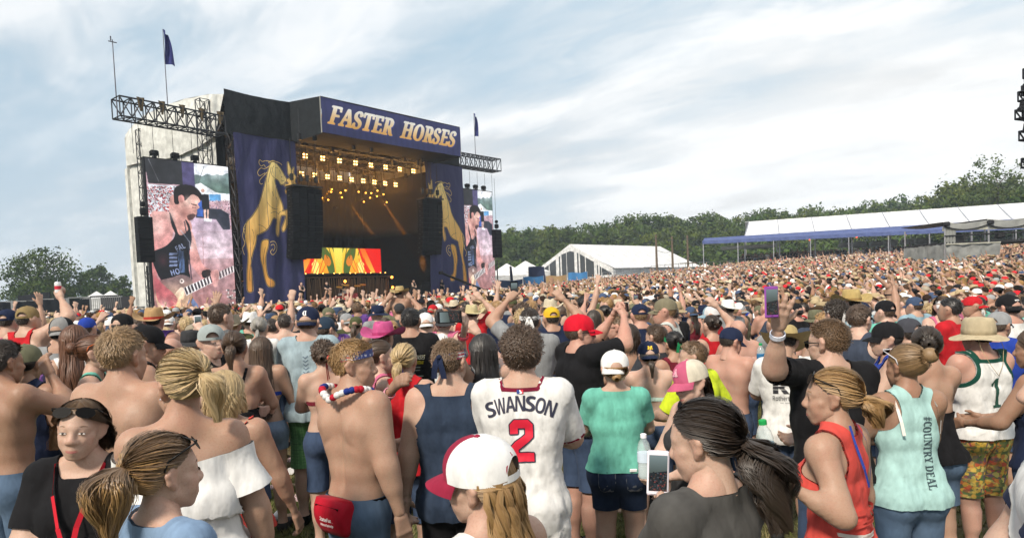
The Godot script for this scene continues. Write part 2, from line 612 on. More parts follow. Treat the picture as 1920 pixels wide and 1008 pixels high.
func sheet(w: float, h: float, nx: int, ny: int, wave: Callable) -> Mesh:
	var st := SurfaceTool.new()
	st.begin(Mesh.PRIMITIVE_TRIANGLES)
	st.set_smooth_group(0)
	for j in ny + 1:
		for i in nx + 1:
			var a := float(i) / nx
			var b := float(j) / ny
			st.set_uv(Vector2(a, b))
			st.add_vertex(Vector3(a * w, -b * h, 0) + wave.call(a, b))
	for j in ny:
		for i in nx:
			var k := j * (nx + 1) + i
			for v in [k, k + 1, k + nx + 2, k, k + nx + 2, k + nx + 1]: st.add_index(v)
	st.generate_normals()
	return st.commit()
func build_stage() -> void:
	var black := mat(lin(0.018, 0.019, 0.022), 0.85, "tarp")
	var drape := mat(lin(0.006, 0.006, 0.007), 0.95, "tarp")
	var mesh_cloth := mat(lin(0.022, 0.025, 0.028), 0.9, "tarp")
	var white := mat(lin(0.72, 0.73, 0.70), 0.8, "tarp")
	var steel := mat(lin(0.05, 0.05, 0.055), 0.5, "", 0.6)
	var s := at_stage("concert_stage", "large outdoor concert stage with white roof fabric and black fascia", "stage")
	var nz := noise_soft
	var top := [Vector2(1.0, 17.05), Vector2(-1.2, 17.5), Vector2(-5.0, 17.95), Vector2(-9.0, 18.15), Vector2(-12.0, 18.1), Vector2(-14.5, 17.75), Vector2(-16.3, 17.2)]
	var low := [Vector2(-0.6, 14.35), Vector2(-3.0, 14.0), Vector2(-6.0, 13.85), Vector2(-9.0, 13.95), Vector2(-12.0, 14.2), Vector2(-14.5, 14.4), Vector2(-16.5, 14.5)]
	var cover := func(x0: float, side: float) -> Mesh:
		var st := SurfaceTool.new()
		st.begin(Mesh.PRIMITIVE_TRIANGLES)
		st.set_smooth_group(0)
		var n := 48
		for i in n + 1:
			var f := float(i) / n * 6.0
			var k := mini(int(f), 5)
			var a: Vector2 = top[k].lerp(top[k + 1], f - k)
			var b: Vector2 = low[k].lerp(low[k + 1], f - k)
			for j in 13:
				var t := j / 12.0
				var q := a.lerp(b, t)
				var puff := (sin(t * PI) * 0.22 + nz.get_noise_2d(i * 0.11, t * 0.9) * 0.10 + sin(i * 1.3 + t * 2.0) * 0.018) * pow(maxf(0.0, sin(PI * i / n)), 0.5)
				st.add_vertex(Vector3(x0 + side * puff, q.y, q.x))
		for i in n:
			for j in 12:
				var k := i * 13 + j
				for v in ([k, k + 1, k + 14, k, k + 14, k + 13] if side > 0 else [k, k + 14, k + 1, k, k + 13, k + 14]): st.add_index(v)
		st.generate_normals()
		return st.commit()
	put(s, "roof_flank_cover", cover.call(0.0, -1.0), white)
	put(s, "roof_flank_cover", cover.call(24.1, 1.0), white)
	var st := SurfaceTool.new()
	st.begin(Mesh.PRIMITIVE_TRIANGLES)
	st.set_smooth_group(0)
	for i in 25:
		for k in 7:
			var sag := 0.18 * sin(i * PI / 2.0) * sin(i * PI / 2.0)
			st.add_vertex(Vector3(24.1 * i / 24.0, top[k].y - sag * (1.0 if i % 24 else 0.0), top[k].x))
	for i in 24:
		for k in 6:
			var q := i * 7 + k
			for v in [q, q + 1, q + 8, q, q + 8, q + 7]: st.add_index(v)
	st.generate_normals()
	put(s, "roof_cover", st.commit(), white)
	for side in [[0.25, -1.0], [23.85, 1.0]]:
		for k in 6:
			var z0 := -17.6 + k * 2.75
			var w := sheet(2.75, 14.6, 14, 6, func(a: float, b: float) -> Vector3: return Vector3(0, 0, side[1] * 0.0 + 0.06 * sin(a * 12.0 + k) * (0.4 + b)))
			put(s, "side_wall_panel", w, white, Vector3(side[0], 14.4, z0 + 2.75 if side[1] > 0 else z0), Vector3(0, PI / 2 if side[1] > 0 else -PI / 2, 0))
		put(s, "inner_drape", box_mesh(Vector3(0.06, 13.0, 13.0)), drape, Vector3(side[0] - side[1] * 0.5, 8.0, -7.2))
	put(s, "back_drape", sheet(23.4, 13.2, 160, 4, func(a: float, b: float) -> Vector3: return Vector3(0, 0, 0.10 * sin(a * 190.0))), drape, Vector3(0.4, 14.6, -13.5))
	put(s, "ceiling_lining", box_mesh(Vector3(23.6, 0.1, 16.0)), drape, Vector3(12.05, 16.6, -8.2))
	put(s, "rear_wall", box_mesh(Vector3(24.0, 17.0, 0.1)), white, Vector3(12.05, 8.5, -16.6))
	put(s, "deck", box_mesh(Vector3(23.4, 0.3, 18.0)), mat(lin(0.03, 0.028, 0.03), 0.5), Vector3(12.05, 1.55, -4.5))
	put(s, "deck_skirt", sheet(23.4, 1.6, 90, 2, func(a: float, b: float) -> Vector3: return Vector3(0, 0, 0.04 * sin(a * 120.0))), black, Vector3(0.35, 1.55, 4.58))
	put(s, "wing_deck", box_mesh(Vector3(7.0, 0.3, 9.0)), mat(lin(0.03, 0.028, 0.03), 0.5), Vector3(-3.6, 1.3, -4.6))
	put(s, "wing_deck", box_mesh(Vector3(7.0, 0.3, 9.0)), mat(lin(0.03, 0.028, 0.03), 0.5), Vector3(27.7, 1.3, -4.6))
	var crease := func(a: float, b: float) -> Vector3: return Vector3(0, -0.10 * sin(a * PI), 0.10 * sin(a * PI) * sin(b * PI) + 0.07 * nz.get_noise_2d(a * 5.0, b * 3.0))
	put(s, "fascia_panel", sheet(5.35, 3.15, 24, 8, crease), mesh_cloth, Vector3(0.02, 17.45, 1.02))
	put(s, "fascia_panel", sheet(4.0, 3.15, 20, 8, crease), mesh_cloth, Vector3(20.1, 17.45, 1.02))
	for side in [[5.32, -1.0], [20.12, 1.0]]:
		st = begin()
		var x: float = side[0]
		var a := [Vector3(x, 17.45, 1.0), Vector3(x, 17.02, 5.0), Vector3(x, 14.35, 5.0), Vector3(x, 14.3, 1.0)]
		if side[1] > 0: quad(st, a[1], a[0], a[3], a[2])
		else: quad(st, a[0], a[1], a[2], a[3])
		put(s, "fascia_return", done(st), mesh_cloth)
		put(s, "corner_lath", tube_mesh(Vector3(x, 14.4, 5.0), Vector3(x, 17.05, 5.0), 0.05), mat(lin(0.3, 0.3, 0.28)))
	st = begin()
	quad(st, Vector3(5.32, 17.46, 1.0), Vector3(20.12, 17.46, 1.0), Vector3(20.12, 17.06, 5.0), Vector3(5.32, 17.06, 5.0))
	put(s, "fascia_lid", done(st), black)
	st = begin()
	quad(st, Vector3(5.3, 14.4, 4.95), Vector3(20.1, 14.4, 4.95), Vector3(20.1, 14.5, 1.0), Vector3(5.3, 14.5, 1.0))
	put(s, "fascia_soffit", done(st), drape)
	for e in [[0.85, 0.55], [23.3, 0.55], [0.0, -13.0], [24.0, -13.0], [-0.5, -1.2], [24.5, -1.2]]:
		st = begin()
		add_truss(st, Vector3(e[0], 0, e[1]), Vector3(e[0], 17.0, e[1]), 0.7, Vector3.RIGHT, 14, 0.03)
		put(s, "roof_tower", done(st), steel)
	for z in [-1.0, -4.0, -7.5, -10.5]:
		st = begin()
		add_truss(st, Vector3(1.0, 14.9 - 0.05 * z, z), Vector3(23.0, 14.9 - 0.05 * z, z), 0.5, Vector3.UP, 22, 0.025)
		put(s, "light_truss", done(st), steel)
	for x in [2.0, 7.0, 12.0, 17.0, 22.0]:
		st = begin()
		add_truss(st, Vector3(x, 15.8, -13.0), Vector3(x, 15.8, 0.6), 0.6, Vector3.UP, 14, 0.03)
		put(s, "roof_beam", done(st), steel)
	st = begin()
	for k in 40:
		var x := 1.5 + 0.54 * k + rng.randf_range(-0.2, 0.2)
		var z := rng.randf_range(-10.0, 3.5)
		add_tube(st, Vector3(x, 16.4, z), Vector3(x, rng.randf_range(12.6, 14.2), z), 0.02, -1, 4)
		add_box(st, Vector3(x - 0.12, 14.1, z - 0.12), Vector3(x + 0.12, 14.6, z + 0.12))
	put(s, "hoist_chains", done(st), steel)
	name_banner()
	for b in [[0.35, 14.35, "left"], [19.05, 14.45, "right"]]: horse_banner(b[0], b[1], b[2])
	var art := guitarist_print()
	video_screen(-5.4, 12.0, "left", art)
	video_screen(24.45, 12.55, "right", art)
	wing_truss(-7.0, 0.0, "left")
	wing_truss(24.3, 30.5, "right")
	flags_and_masts()
	rig_lamps()
	speakers()
	on_the_deck()
func name_banner() -> void:
	var im := blank(2048, 352, Color8(44, 50, 108))
	for k in 26:
		var x := 30.0 + k * 84.0
		fill_poly(im, [Vector2(x, 0), Vector2(x + 26, 0), Vector2(x + 60, 352), Vector2(x + 20, 352)], Color8(40, 46, 101))
	letters(im, "FASTER", "Droid Serif", Rect2(70, 72, 868, 194), Color8(40, 70, 170), null, 0.09, 800)
	letters(im, "HORSES", "Droid Serif", Rect2(1050, 72, 880, 194), Color8(40, 70, 170), null, 0.09, 800)
	for o in [Vector2(-11, -4), Vector2(-11, 4), Vector2(-4, -8), Vector2(-16, 0), Vector2(-9, 0), Vector2(-1, 3), Vector2(-1, -3), Vector2(2, 0)]:
		letters(im, "FASTER", "Droid Serif", Rect2(Vector2(76, 66) + o, Vector2(852, 192)), Color8(255, 255, 250), Color8(246, 186, 92), 0.09, 800)
		letters(im, "HORSES", "Droid Serif", Rect2(Vector2(1056, 66) + o, Vector2(864, 192)), Color8(255, 255, 250), Color8(246, 186, 92), 0.09, 800)
	var b := at_stage("name_banner", "long blue banner reading FASTER HORSES in gold letters on the stage roof", "banner", 5.34, 17.02, 5.03)
	put(b, "cloth", sheet(14.76, 2.58, 60, 10, func(a: float, c: float) -> Vector3: return Vector3(0, -0.05 * sin(a * PI), 0.05 * sin(c * PI) + 0.05 * noise_soft.get_noise_2d(a * 9.0, c * 2.0))), print_mat(im, 0.6))
	put(b, "top_rail", tube_mesh(Vector3(0, 0.02, -0.03), Vector3(14.76, 0.02, -0.03), 0.05), mat(lin(0.02, 0.02, 0.03)))
func banner_point(x: float, y: float) -> Vector2:
	var l := 637.0 + 0.0455 * y
	return Vector2((x - l) / (363.0 - 0.005 * y) * 1024.0, (y + 45.0) / 990.0 * 2400.0)
func horse_banner(x: float, y: float, side: String) -> void:
	var im := blank(1024, 2400, Color8(45, 47, 90))
	var flip := side == "right"
	var lay := func(s: String) -> Array:
		var out := []
		for p in pts_of(s): out.append(banner_point(p.x, p.y))
		return out
	var gold := Color8(228, 196, 110)
	var amber := Color8(224, 158, 70)
	var dark := Color8(24, 20, 38)
	var body: Array = smooth(lay.call("850,98 880,106 905,130 924,160 936,190 925,214 905,222 892,204 872,192 864,204 872,240 886,280 904,326 910,366 908,384 935,374 958,388 952,420 936,456 920,488 907,502 904,482 918,440 924,410 905,405 896,420 889,460 886,500 878,532 868,520 867,490 872,452 874,432 850,426 830,460 806,498 772,520 750,532 745,562 735,602 722,642 714,692 716,742 719,800 719,852 698,852 694,800 695,740 700,682 703,640 698,600 692,560 692,500 700,460 725,430 760,370 785,310 804,250 820,190 834,140"))
	var leg: Array = smooth(lay.call("785,565 815,560 812,602 801,650 800,700 805,750 816,780 845,802 846,828 815,828 795,780 785,722 772,660 775,602"))
	var flame: Array = smooth(lay.call("950,86 962,112 974,128 986,112 984,150 1000,168 990,196 1008,226 994,252 1010,288 992,306 972,318 960,348 950,326 946,290 928,262 944,244 926,226 950,214 938,192 960,178 950,150"), 3)
	for part in [body, leg, flame]:
		stroke(im, part + [part[0]], 26.0, gold.darkened(0.15))
		stroke(im, part + [part[0]], 15.0, dark)
	fill_poly(im, flame, Color8(240, 216, 140), amber, 300.0, 950.0)
	fill_poly(im, leg, Color8(230, 180, 90), amber, 1400.0, 2100.0)
	fill_poly(im, body, Color8(244, 222, 146), amber, 300.0, 2100.0)
	for c in ["846,100 820,92 798,100 782,92 776,112 790,128 808,118 822,136", "838,122 812,140 786,140 766,166 776,186 800,172 818,160", "826,160 806,180 790,196 776,214 782,232 800,222", "836,104 856,88 880,92 900,96 912,108", "826,572 850,566 866,588 862,620 840,644 826,626 840,604", "830,590 846,584 852,604 838,622", "686,500 672,540 684,580 670,610 684,640", "696,470 678,500 690,540 676,600"]:
		stroke(im, smooth(lay.call(c)).slice(0, -4), 9.0, gold)
	for c in ["872,130 880,126 888,132", "908,196 916,200 924,198", "866,190 850,176 846,150", "872,300 880,330 876,362", "850,270 858,300", "820,330 836,360 862,372 880,366", "838,400 866,388 884,402", "905,384 892,390 886,404", "760,470 790,480 806,498", "725,500 735,540 728,590", "862,120 852,140 858,166", "846,128 838,170 828,220", "895,138 902,150 900,160", "715,700 708,740 709,800", "800,600 790,650 790,700"]:
		stroke(im, smooth(lay.call(c)).slice(0, -4), 4.5, dark)
	disc(im, banner_point(912, 178), 7.0, dark)
	for k in 7: stroke(im, [banner_point(650 + k * 55, -40), banner_point(668 + k * 52, 940)], 5.0, Color8(40, 42, 82))
	if flip: im.flip_x()
	var m := print_mat(im, 0.8)
	m.normal_enabled = true
	m.normal_texture = grain_tex("tarp")
	m.normal_scale = 0.35
	var b := at_stage("horse_banner", "tall dark blue banner with a rearing golden horse on the stage %s side" % side, "banner", x, y, 1.35)
	var w := 5.05
	var sway := func(a: float, c: float) -> Vector3: return Vector3(0.1 * c, 0, 0.10 * noise_soft.get_noise_2d(a * 3.0 + x, c * 2.0) + 0.055 * sin(a * 22.0 + c * 5.0 + 2.0 * noise_soft.get_noise_2d(c * 2.0, a)) * (0.3 + c) + 0.16 * c * sin(c * 3.0))
	put(b, "cloth", sheet(w, 12.6, 60, 60, sway), m)
	put(b, "batten", tube_mesh(Vector3(-0.05, 0.03, 0), Vector3(w + 0.05, 0.03, 0), 0.04), mat(lin(0.02, 0.02, 0.02)))
func screen_point(x: float, y: float) -> Vector2:
	var l := 163.0 + 0.046 * (y - 55.0)
	var t := 55.0 + (x - 163.0) * 0.095
	return Vector2((x - l) / 472.0 * 800.0, (y - t) / (932.0 - t) * 1400.0)
func guitarist_print() -> Image:
	var im := blank(800, 1400, Color8(196, 150, 162))
	var r := RandomNumberGenerator.new()
	r.seed = 77
	var lay := func(s: String) -> Array:
		var out := []
		for p in pts_of(s): out.append(screen_point(p.x, p.y))
		return out
	fill_poly(im, [Vector2(0, 560), Vector2(800, 560), Vector2(800, 1400), Vector2(0, 1400)], Color8(214, 170, 182), Color8(172, 104, 100), 560, 1400)
	fill_poly(im, lay.call("420,60 660,80 660,300 420,300"), Color8(240, 244, 250), Color8(205, 218, 235), 0, 240)
	fill_poly(im, smooth(lay.call("425,160 450,148 480,155 510,142 540,150 570,144 600,150 650,140 655,255 425,255"), 3), Color8(112, 140, 140), Color8(78, 110, 96), 100, 260)
	fill_poly(im, lay.call("430,205 470,195 560,250 650,262 650,300 430,300"), Color8(232, 238, 244))
	fill_poly(im, lay.call("520,262 590,262 590,300 520,302"), Color8(70, 150, 215))
	for k in 900:
		var p := screen_point(r.randf_range(440, 655), r.randf_range(292, 470))
		var c: Color = [Color8(226, 190, 176), Color8(60, 50, 70), Color8(235, 235, 240), Color8(150, 60, 60), Color8(60, 80, 140)][r.randi() % 5]
		im.fill_rect(Rect2i(int(p.x), int(p.y), r.randi_range(3, 8), r.randi_range(3, 9)), c)
	fill_poly(im, lay.call("400,395 560,400 600,460 680,480 680,640 400,640"), Color8(188, 160, 186), Color8(216, 176, 188), 480, 900)
	fill_poly(im, lay.call("163,55 366,75 370,208 180,200 165,120"), Color8(40, 42, 48))
	fill_poly(im, lay.call("362,72 432,80 436,220 366,210"), Color8(76, 68, 122))
	stroke(im, lay.call("180,60 235,190"), 5, Color8(120, 124, 130))
	stroke(im, lay.call("492,95 455,200"), 4, Color8(70, 74, 80))
	fill_poly(im, lay.call("175,205 330,215 330,330 178,395"), Color8(196, 206, 214))
	for k in 700:
		var p := screen_point(r.randf_range(165, 320), r.randf_range(215, 390))
		var c: Color = [Color8(176, 32, 42), Color8(120, 20, 40), Color8(225, 190, 180), Color8(40, 36, 60), Color8(210, 60, 60)][r.randi() % 5]
		im.fill_rect(Rect2i(int(p.x), int(p.y), r.randi_range(4, 14), r.randi_range(4, 12)), c)
	fill_poly(im, lay.call("438,340 590,350 640,380 645,470 600,470 560,410 440,398"), Color8(46, 52, 70))
	fill_poly(im, lay.call("446,300 480,300 482,392 446,392"), Color8(40, 92, 200))
	fill_poly(im, lay.call("472,262 516,262 522,350 478,350"), Color8(24, 26, 36))
	fill_poly(im, lay.call("486,350 498,350 498,412 486,412"), Color8(222, 170, 150))
	fill_poly(im, lay.call("506,350 516,350 514,412 504,412"), Color8(222, 170, 150))
	fill_poly(im, lay.call("486,400 534,408 532,424 486,420"), Color8(236, 236, 240))
	disc(im, screen_point(482, 240), 18, Color8(190, 140, 120))
	for k in 5: stroke(im, lay.call("%d,%d %d,%d" % [410, 480 + k * 90, 690, 486 + k * 92]), 3, Color8(190, 140, 150))
	stroke(im, lay.call("478,500 478,960"), 4, Color8(150, 90, 90))
	for k in 60:
		var p := screen_point(r.randf_range(612, 690), r.randf_range(820, 960))
		im.fill_rect(Rect2i(int(p.x), int(p.y), r.randi_range(10, 26), r.randi_range(8, 20)), [Color8(230, 226, 220), Color8(60, 60, 60), Color8(150, 130, 120)][r.randi() % 3])
	var flesh := Color8(216, 128, 122)
	var lit := Color8(230, 164, 152)
	fill_poly(im, smooth(lay.call("395,450 430,520 448,600 480,680 540,720 560,750 520,790 470,755 412,680 390,600")), lit, flesh, 560, 1150)
	fill_poly(im, smooth(lay.call("185,395 235,362 290,372 312,440 300,520 268,600 235,660 215,740 232,800 290,830 312,870 290,925 240,910 205,840 188,740")), lit, Color8(206, 92, 96), 400, 1300)
	fill_poly(im, smooth(lay.call("300,270 372,300 400,400 412,470 330,500 290,400")), Color8(214, 140, 126))
	fill_poly(im, smooth(lay.call("290,362 320,440 345,500 392,470 376,410 400,440 412,520 398,600 392,690 396,770 300,778 250,772 208,690 192,600 268,560 318,500 300,440")), Color8(24, 26, 36), Color8(16, 18, 26), 420, 1100)
	for k in 4: fill_poly(im, lay.call("%d,%d %d,%d %d,%d %d,%d" % [285, 600 + k * 22, 330, 600 + k * 22, 328, 614 + k * 22, 283, 614 + k * 22]), Color8(120, 140, 190))
	for k in 5: stroke(im, lay.call("%d,%d %d,%d" % [332 + k * 8, 590, 345 + k * 6, 715]), 8, Color8(78, 112, 172))
	letters(im, "FAL", "Droid Sans", Rect2(screen_point(318, 552), Vector2(92, 52)), Color8(150, 166, 208), null, 0.0, 700, -0.45)
	letters(im, "HO", "Droid Sans", Rect2(screen_point(290, 694), Vector2(84, 54)), Color8(128, 146, 196), null, 0.0, 700, -0.25)
	fill_poly(im, smooth(lay.call("345,275 400,240 448,250 466,300 452,318 462,340 446,352 444,376 420,402 396,412 372,396 352,350")), Color8(226, 164, 146), Color8(214, 130, 116), 300, 620)
	fill_poly(im, smooth(lay.call("316,240 340,212 390,206 440,222 474,262 470,300 452,276 420,262 396,282 376,300 362,276 344,290 342,318 318,312")), Color8(26, 18, 22))
	fill_poly(im, smooth(lay.call("342,272 366,268 374,296 356,312 342,300")), Color8(206, 126, 116))
	stroke(im, lay.call("412,318 444,326"), 8, Color8(40, 26, 30))
	stroke(im, lay.call("418,338 440,342"), 6, Color8(120, 70, 66))
	fill_poly(im, smooth(lay.call("388,388 418,376 438,384 420,408 396,412"), 3), Color8(96, 60, 58))
	stroke(im, lay.call("372,420 388,520 398,640 408,756"), 9, Color8(36, 40, 60))
	stroke(im, lay.call("350,470 400,540 404,580"), 6, Color8(170, 180, 200))
	fill_poly(im, smooth(lay.call("470,712 516,706 522,742 476,752"), 3), Color8(28, 26, 30))
	fill_poly(im, smooth(lay.call("214,770 300,742 350,728 400,750 420,800 400,870 380,910 330,960 262,985 226,920 206,850")), Color8(120, 92, 100), Color8(236, 176, 120), 1050, 1400)
	fill_poly(im, smooth(lay.call("240,880 300,850 350,800 366,850 330,930 272,975")), Color8(250, 232, 222), Color8(240, 170, 96), 1100, 1400)
	disc(im, screen_point(352, 766), 22, Color8(236, 214, 200))
	disc(im, screen_point(352, 766), 9, Color8(90, 60, 60))
	fill_poly(im, lay.call("360,806 662,684 668,722 376,852"), Color8(240, 232, 226))
	for k in 16:
		var t := k / 16.0
		var a: Vector2 = screen_point(364, 808).lerp(screen_point(662, 686), t)
		var b: Vector2 = screen_point(378, 848).lerp(screen_point(668, 720), t)
		fill_poly(im, [a, a + Vector2(17, -12), b + Vector2(17, -12), b], Color8(58, 44, 54))
	fill_poly(im, smooth(lay.call("520,720 560,706 572,740 560,800 540,808 528,770")), Color8(226, 150, 138))
	for k in 4: stroke(im, lay.call("%d,%d %d,%d" % [528 + k * 10, 716, 534 + k * 10, 790 - k * 6]), 11, Color8(214, 128, 120))
	fill_poly(im, smooth(lay.call("205,735 246,780 316,850 322,890 284,914 246,910 212,850")), Color8(214, 92, 98))
	for k in 4: stroke(im, lay.call("%d,%d %d,%d" % [290 + k * 6, 850 + k * 16, 326 - k * 4, 868 + k * 16]), 13, Color8(226, 120, 116))
	fill_poly(im, lay.call("300,940 380,905 400,850 440,905 460,975 300,985"), Color8(92, 112, 160))
	im.resize(170, 300, Image.INTERPOLATE_BILINEAR)
	for q in ["215,450,60,ffd9c8,.5", "300,380,40,ffe6d8,.4", "250,640,40,7a3038,.5", "225,780,46,8a2c3a,.5", "395,300,34,ffe2cc,.55", "372,370,30,6a3430,.55", "440,300,16,ffd8c0,.5", "410,400,20,4a2a2a,.5", "420,560,30,ffd8c8,.5", "500,720,30,7a4038,.4", "330,600,60,06080e,.5", "390,520,40,2a3040,.5", "560,560,110,f0dfe6,.5", "600,780,120,a8848c,.4", "540,460,70,8a7486,.4", "250,900,40,fff0dc,.5", "330,930,30,d88a4a,.4", "240,120,60,16181c,.5", "560,120,60,ffffff,.5", "560,200,50,5c7c6c,.4", "370,230,30,100a0c,.5", "350,330,16,e8b09c,.4"]:
		var f: PackedStringArray = q.split(",")
		var at := screen_point(float(f[0]), float(f[1])) * Vector2(170.0 / 800.0, 300.0 / 1400.0)
		var rad := float(f[2]) * 0.36
		for y in range(maxi(0, int(at.y - rad * 1.3)), mini(300, int(at.y + rad * 1.3))):
			for x in range(maxi(0, int(at.x - rad)), mini(170, int(at.x + rad))):
				var e := 1.0 - Vector2((x - at.x) / rad, (y - at.y) / rad / 1.3).length()
				if e > 0.0: im.set_pixel(x, y, im.get_pixel(x, y).lerp(Color(f[3]), float(f[4]) * e))
	var tone := FastNoiseLite.new()
	tone.frequency = 0.045; tone.fractal_octaves = 4
	for y in 300:
		for x in 170:
			var c := im.get_pixel(x, y)
			var k := 1.0 + 0.30 * tone.get_noise_2d(x, y) + 0.14 * tone.get_noise_2d(x * 9.0, y * 9.0)
			var v := c.get_luminance()
			c = c.lerp(Color(v, v, v * 1.02), 0.30)
			im.set_pixel(x, y, Color(c.r * k, c.g * k, c.b * k))
	im.resize(680, 1200, Image.INTERPOLATE_CUBIC)
	return im
func video_screen(x: float, y: float, side: String, art: Image) -> void:
	var im := Image.new()
	im.copy_from(art)
	var s := at_stage("video_screen", "tall video screen %s of the stage showing a guitarist in a black vest" % side, "screen", x, y, 0.3)
	var m := StandardMaterial3D.new()
	m.albedo_color = Color(0.02, 0.02, 0.02)
	m.roughness = 0.6
	m.emission_enabled = true
	m.emission_texture = halved(im)
	m.emission = Color(1, 1, 1)
	m.emission_operator = BaseMaterial3D.EMISSION_OP_MULTIPLY
	m.emission_energy_multiplier = 0.95
	var w := 5.75 if side == "left" else 5.1
	put(s, "picture", sheet(w, 10.2, 1, 1, func(_a: float, _b: float) -> Vector3: return Vector3(0, 0, 0.02)), m)
	put(s, "screen_casing", box_mesh(Vector3(w + 0.16, 10.36, 0.35)), mat(lin(0.015, 0.015, 0.017), 0.6), Vector3(w / 2, -5.1, -0.18))
	for k in 4: put(s, "mounting_frame", box_mesh(Vector3(0.08, 10.3, 0.5)), mat(lin(0.04, 0.04, 0.04), 0.5), Vector3(0.3 + (w - 0.6) * k / 3.0, -5.1, -0.62))
	var glow := AreaLight3D.new()
	glow.name = "screen_glow"
	glow.area_size = Vector2(w, 10.0)
	glow.light_energy = 0.3
	glow.light_color = Color(0.9, 0.75, 0.78)
	glow.position = Vector3(w / 2, -5.1, 0.06)
	glow.rotation.y = PI
	glow.shadow_enabled = true
	s.add_child(glow)
	for k in 4:
		var lx := (0.7 + k * 1.38) if side == "left" else (0.35 + 1.25 * k)
		if side == "left" and k == 3: continue
		var l := at_stage("flood_lamp", "black flood lamp on top of the %s screen, number %s from the left" % [side, ["first", "second", "third", "fourth"][k]], "lamp", x + lx, y + 0.06, 0.1)
		l.set_meta("label", "black flood lamp on top of the %s video screen, %s from its left end" % [side, ["first", "second", "third", "fourth"][k]])
		var st := begin()
		lathe(st, [Vector2(0.10, 0.0), Vector2(0.16, 0.05), Vector2(0.16, 0.12), Vector2(0.05, 0.14)], 10)
		put(l, "base", done(st), mat(lin(0.012, 0.012, 0.012), 0.5))
		put(l, "head", box_mesh(Vector3(0.52, 0.34, 0.36), 0.05), mat(lin(0.012, 0.012, 0.012), 0.5), Vector3(0, 0.36, 0), Vector3(-0.25, 0, 0))
		for e in [-0.28, 0.28]: put(l, "yoke_arm", box_mesh(Vector3(0.03, 0.36, 0.08)), mat(lin(0.012, 0.012, 0.012), 0.5), Vector3(e, 0.26, 0))
func wing_truss(x0: float, x1: float, side: String) -> void:
	var steel := mat(lin(0.045, 0.048, 0.055), 0.5, "", 0.5)
	var t := at_stage("wing_truss", "black lattice truss reaching out from the %s corner of the stage roof" % side, "truss", 0, 0, 0)
	var st := begin()
	var n := 10 if side == "left" else 9
	add_truss(st, Vector3(x0, 15.0 if side == "left" else 15.35, 0.35), Vector3(x1, 14.85 if side == "left" else 15.4, 0.35), 1.25, Vector3.UP, n, 0.045)
	put(t, "lattice", done(st), steel)
	for k in 5:
		var x := lerpf(x0, x1, (k + 0.7) / 5.4)
		put(t, "hanging_cable", tube_mesh(Vector3(x, 14.4, 0.3), Vector3(x, 12.2, 0.3), 0.018, -1, 4), steel)
	if side == "left":
		for k in 5:
			var x := lerpf(x0, x1, (k + 0.95) / 5.2)
			var rag := sheet(0.5, 0.9, 5, 6, func(a: float, b: float) -> Vector3: return Vector3((0.5 - a) * b * 0.35, 0, 0.06 * sin(a * 9.0 + k)))
			put(t, "sandbag", rag, mat(lin(0.16, 0.12, 0.07), 0.95, "cloth"), Vector3(x - 0.25, 15.75, 1.0))
func flags_and_masts() -> void:
	var grey := mat(lin(0.12, 0.12, 0.14), 0.5, "", 0.4)
	var mast := at_stage("mast", "thin bare mast at the far left tip of the roof truss", "mast", -6.95, 14.3, 0.4)
	put(mast, "pole", tube_mesh(Vector3.ZERO, Vector3(0, 5.0, 0), 0.045, 0.03), grey)
	put(mast, "wind_gauge", box_mesh(Vector3(0.5, 0.05, 0.06)), grey, Vector3(0, 4.85, 0))
	put(mast, "wind_gauge", box_mesh(Vector3(0.06, 0.28, 0.06)), grey, Vector3(-0.1, 5.05, 0))
	for f in [[-3.72, 15.6, 5.2, "left"], [27.2, 16.0, 4.4, "right"]]:
		var o := at_stage("flag", "blue flag hanging limp on a thin pole above the %s truss" % f[3], "flag", f[0], f[1], 0.4)
		put(o, "pole", tube_mesh(Vector3.ZERO, Vector3(0, f[2], 0), 0.035, 0.025), grey)
		var cloth := sheet(0.55, 2.3, 8, 14, func(a: float, b: float) -> Vector3: return Vector3(a * (b - 0.55) * 0.5 * (1.0 - 0.3 * b), -0.35 * a * (1.0 - b), 0.12 * sin(a * 7.0 + b * 4.0)))
		put(o, "cloth", cloth, mat(lin(0.045, 0.055, 0.22), 0.8, "cloth"), Vector3(0.02, f[2], 0))
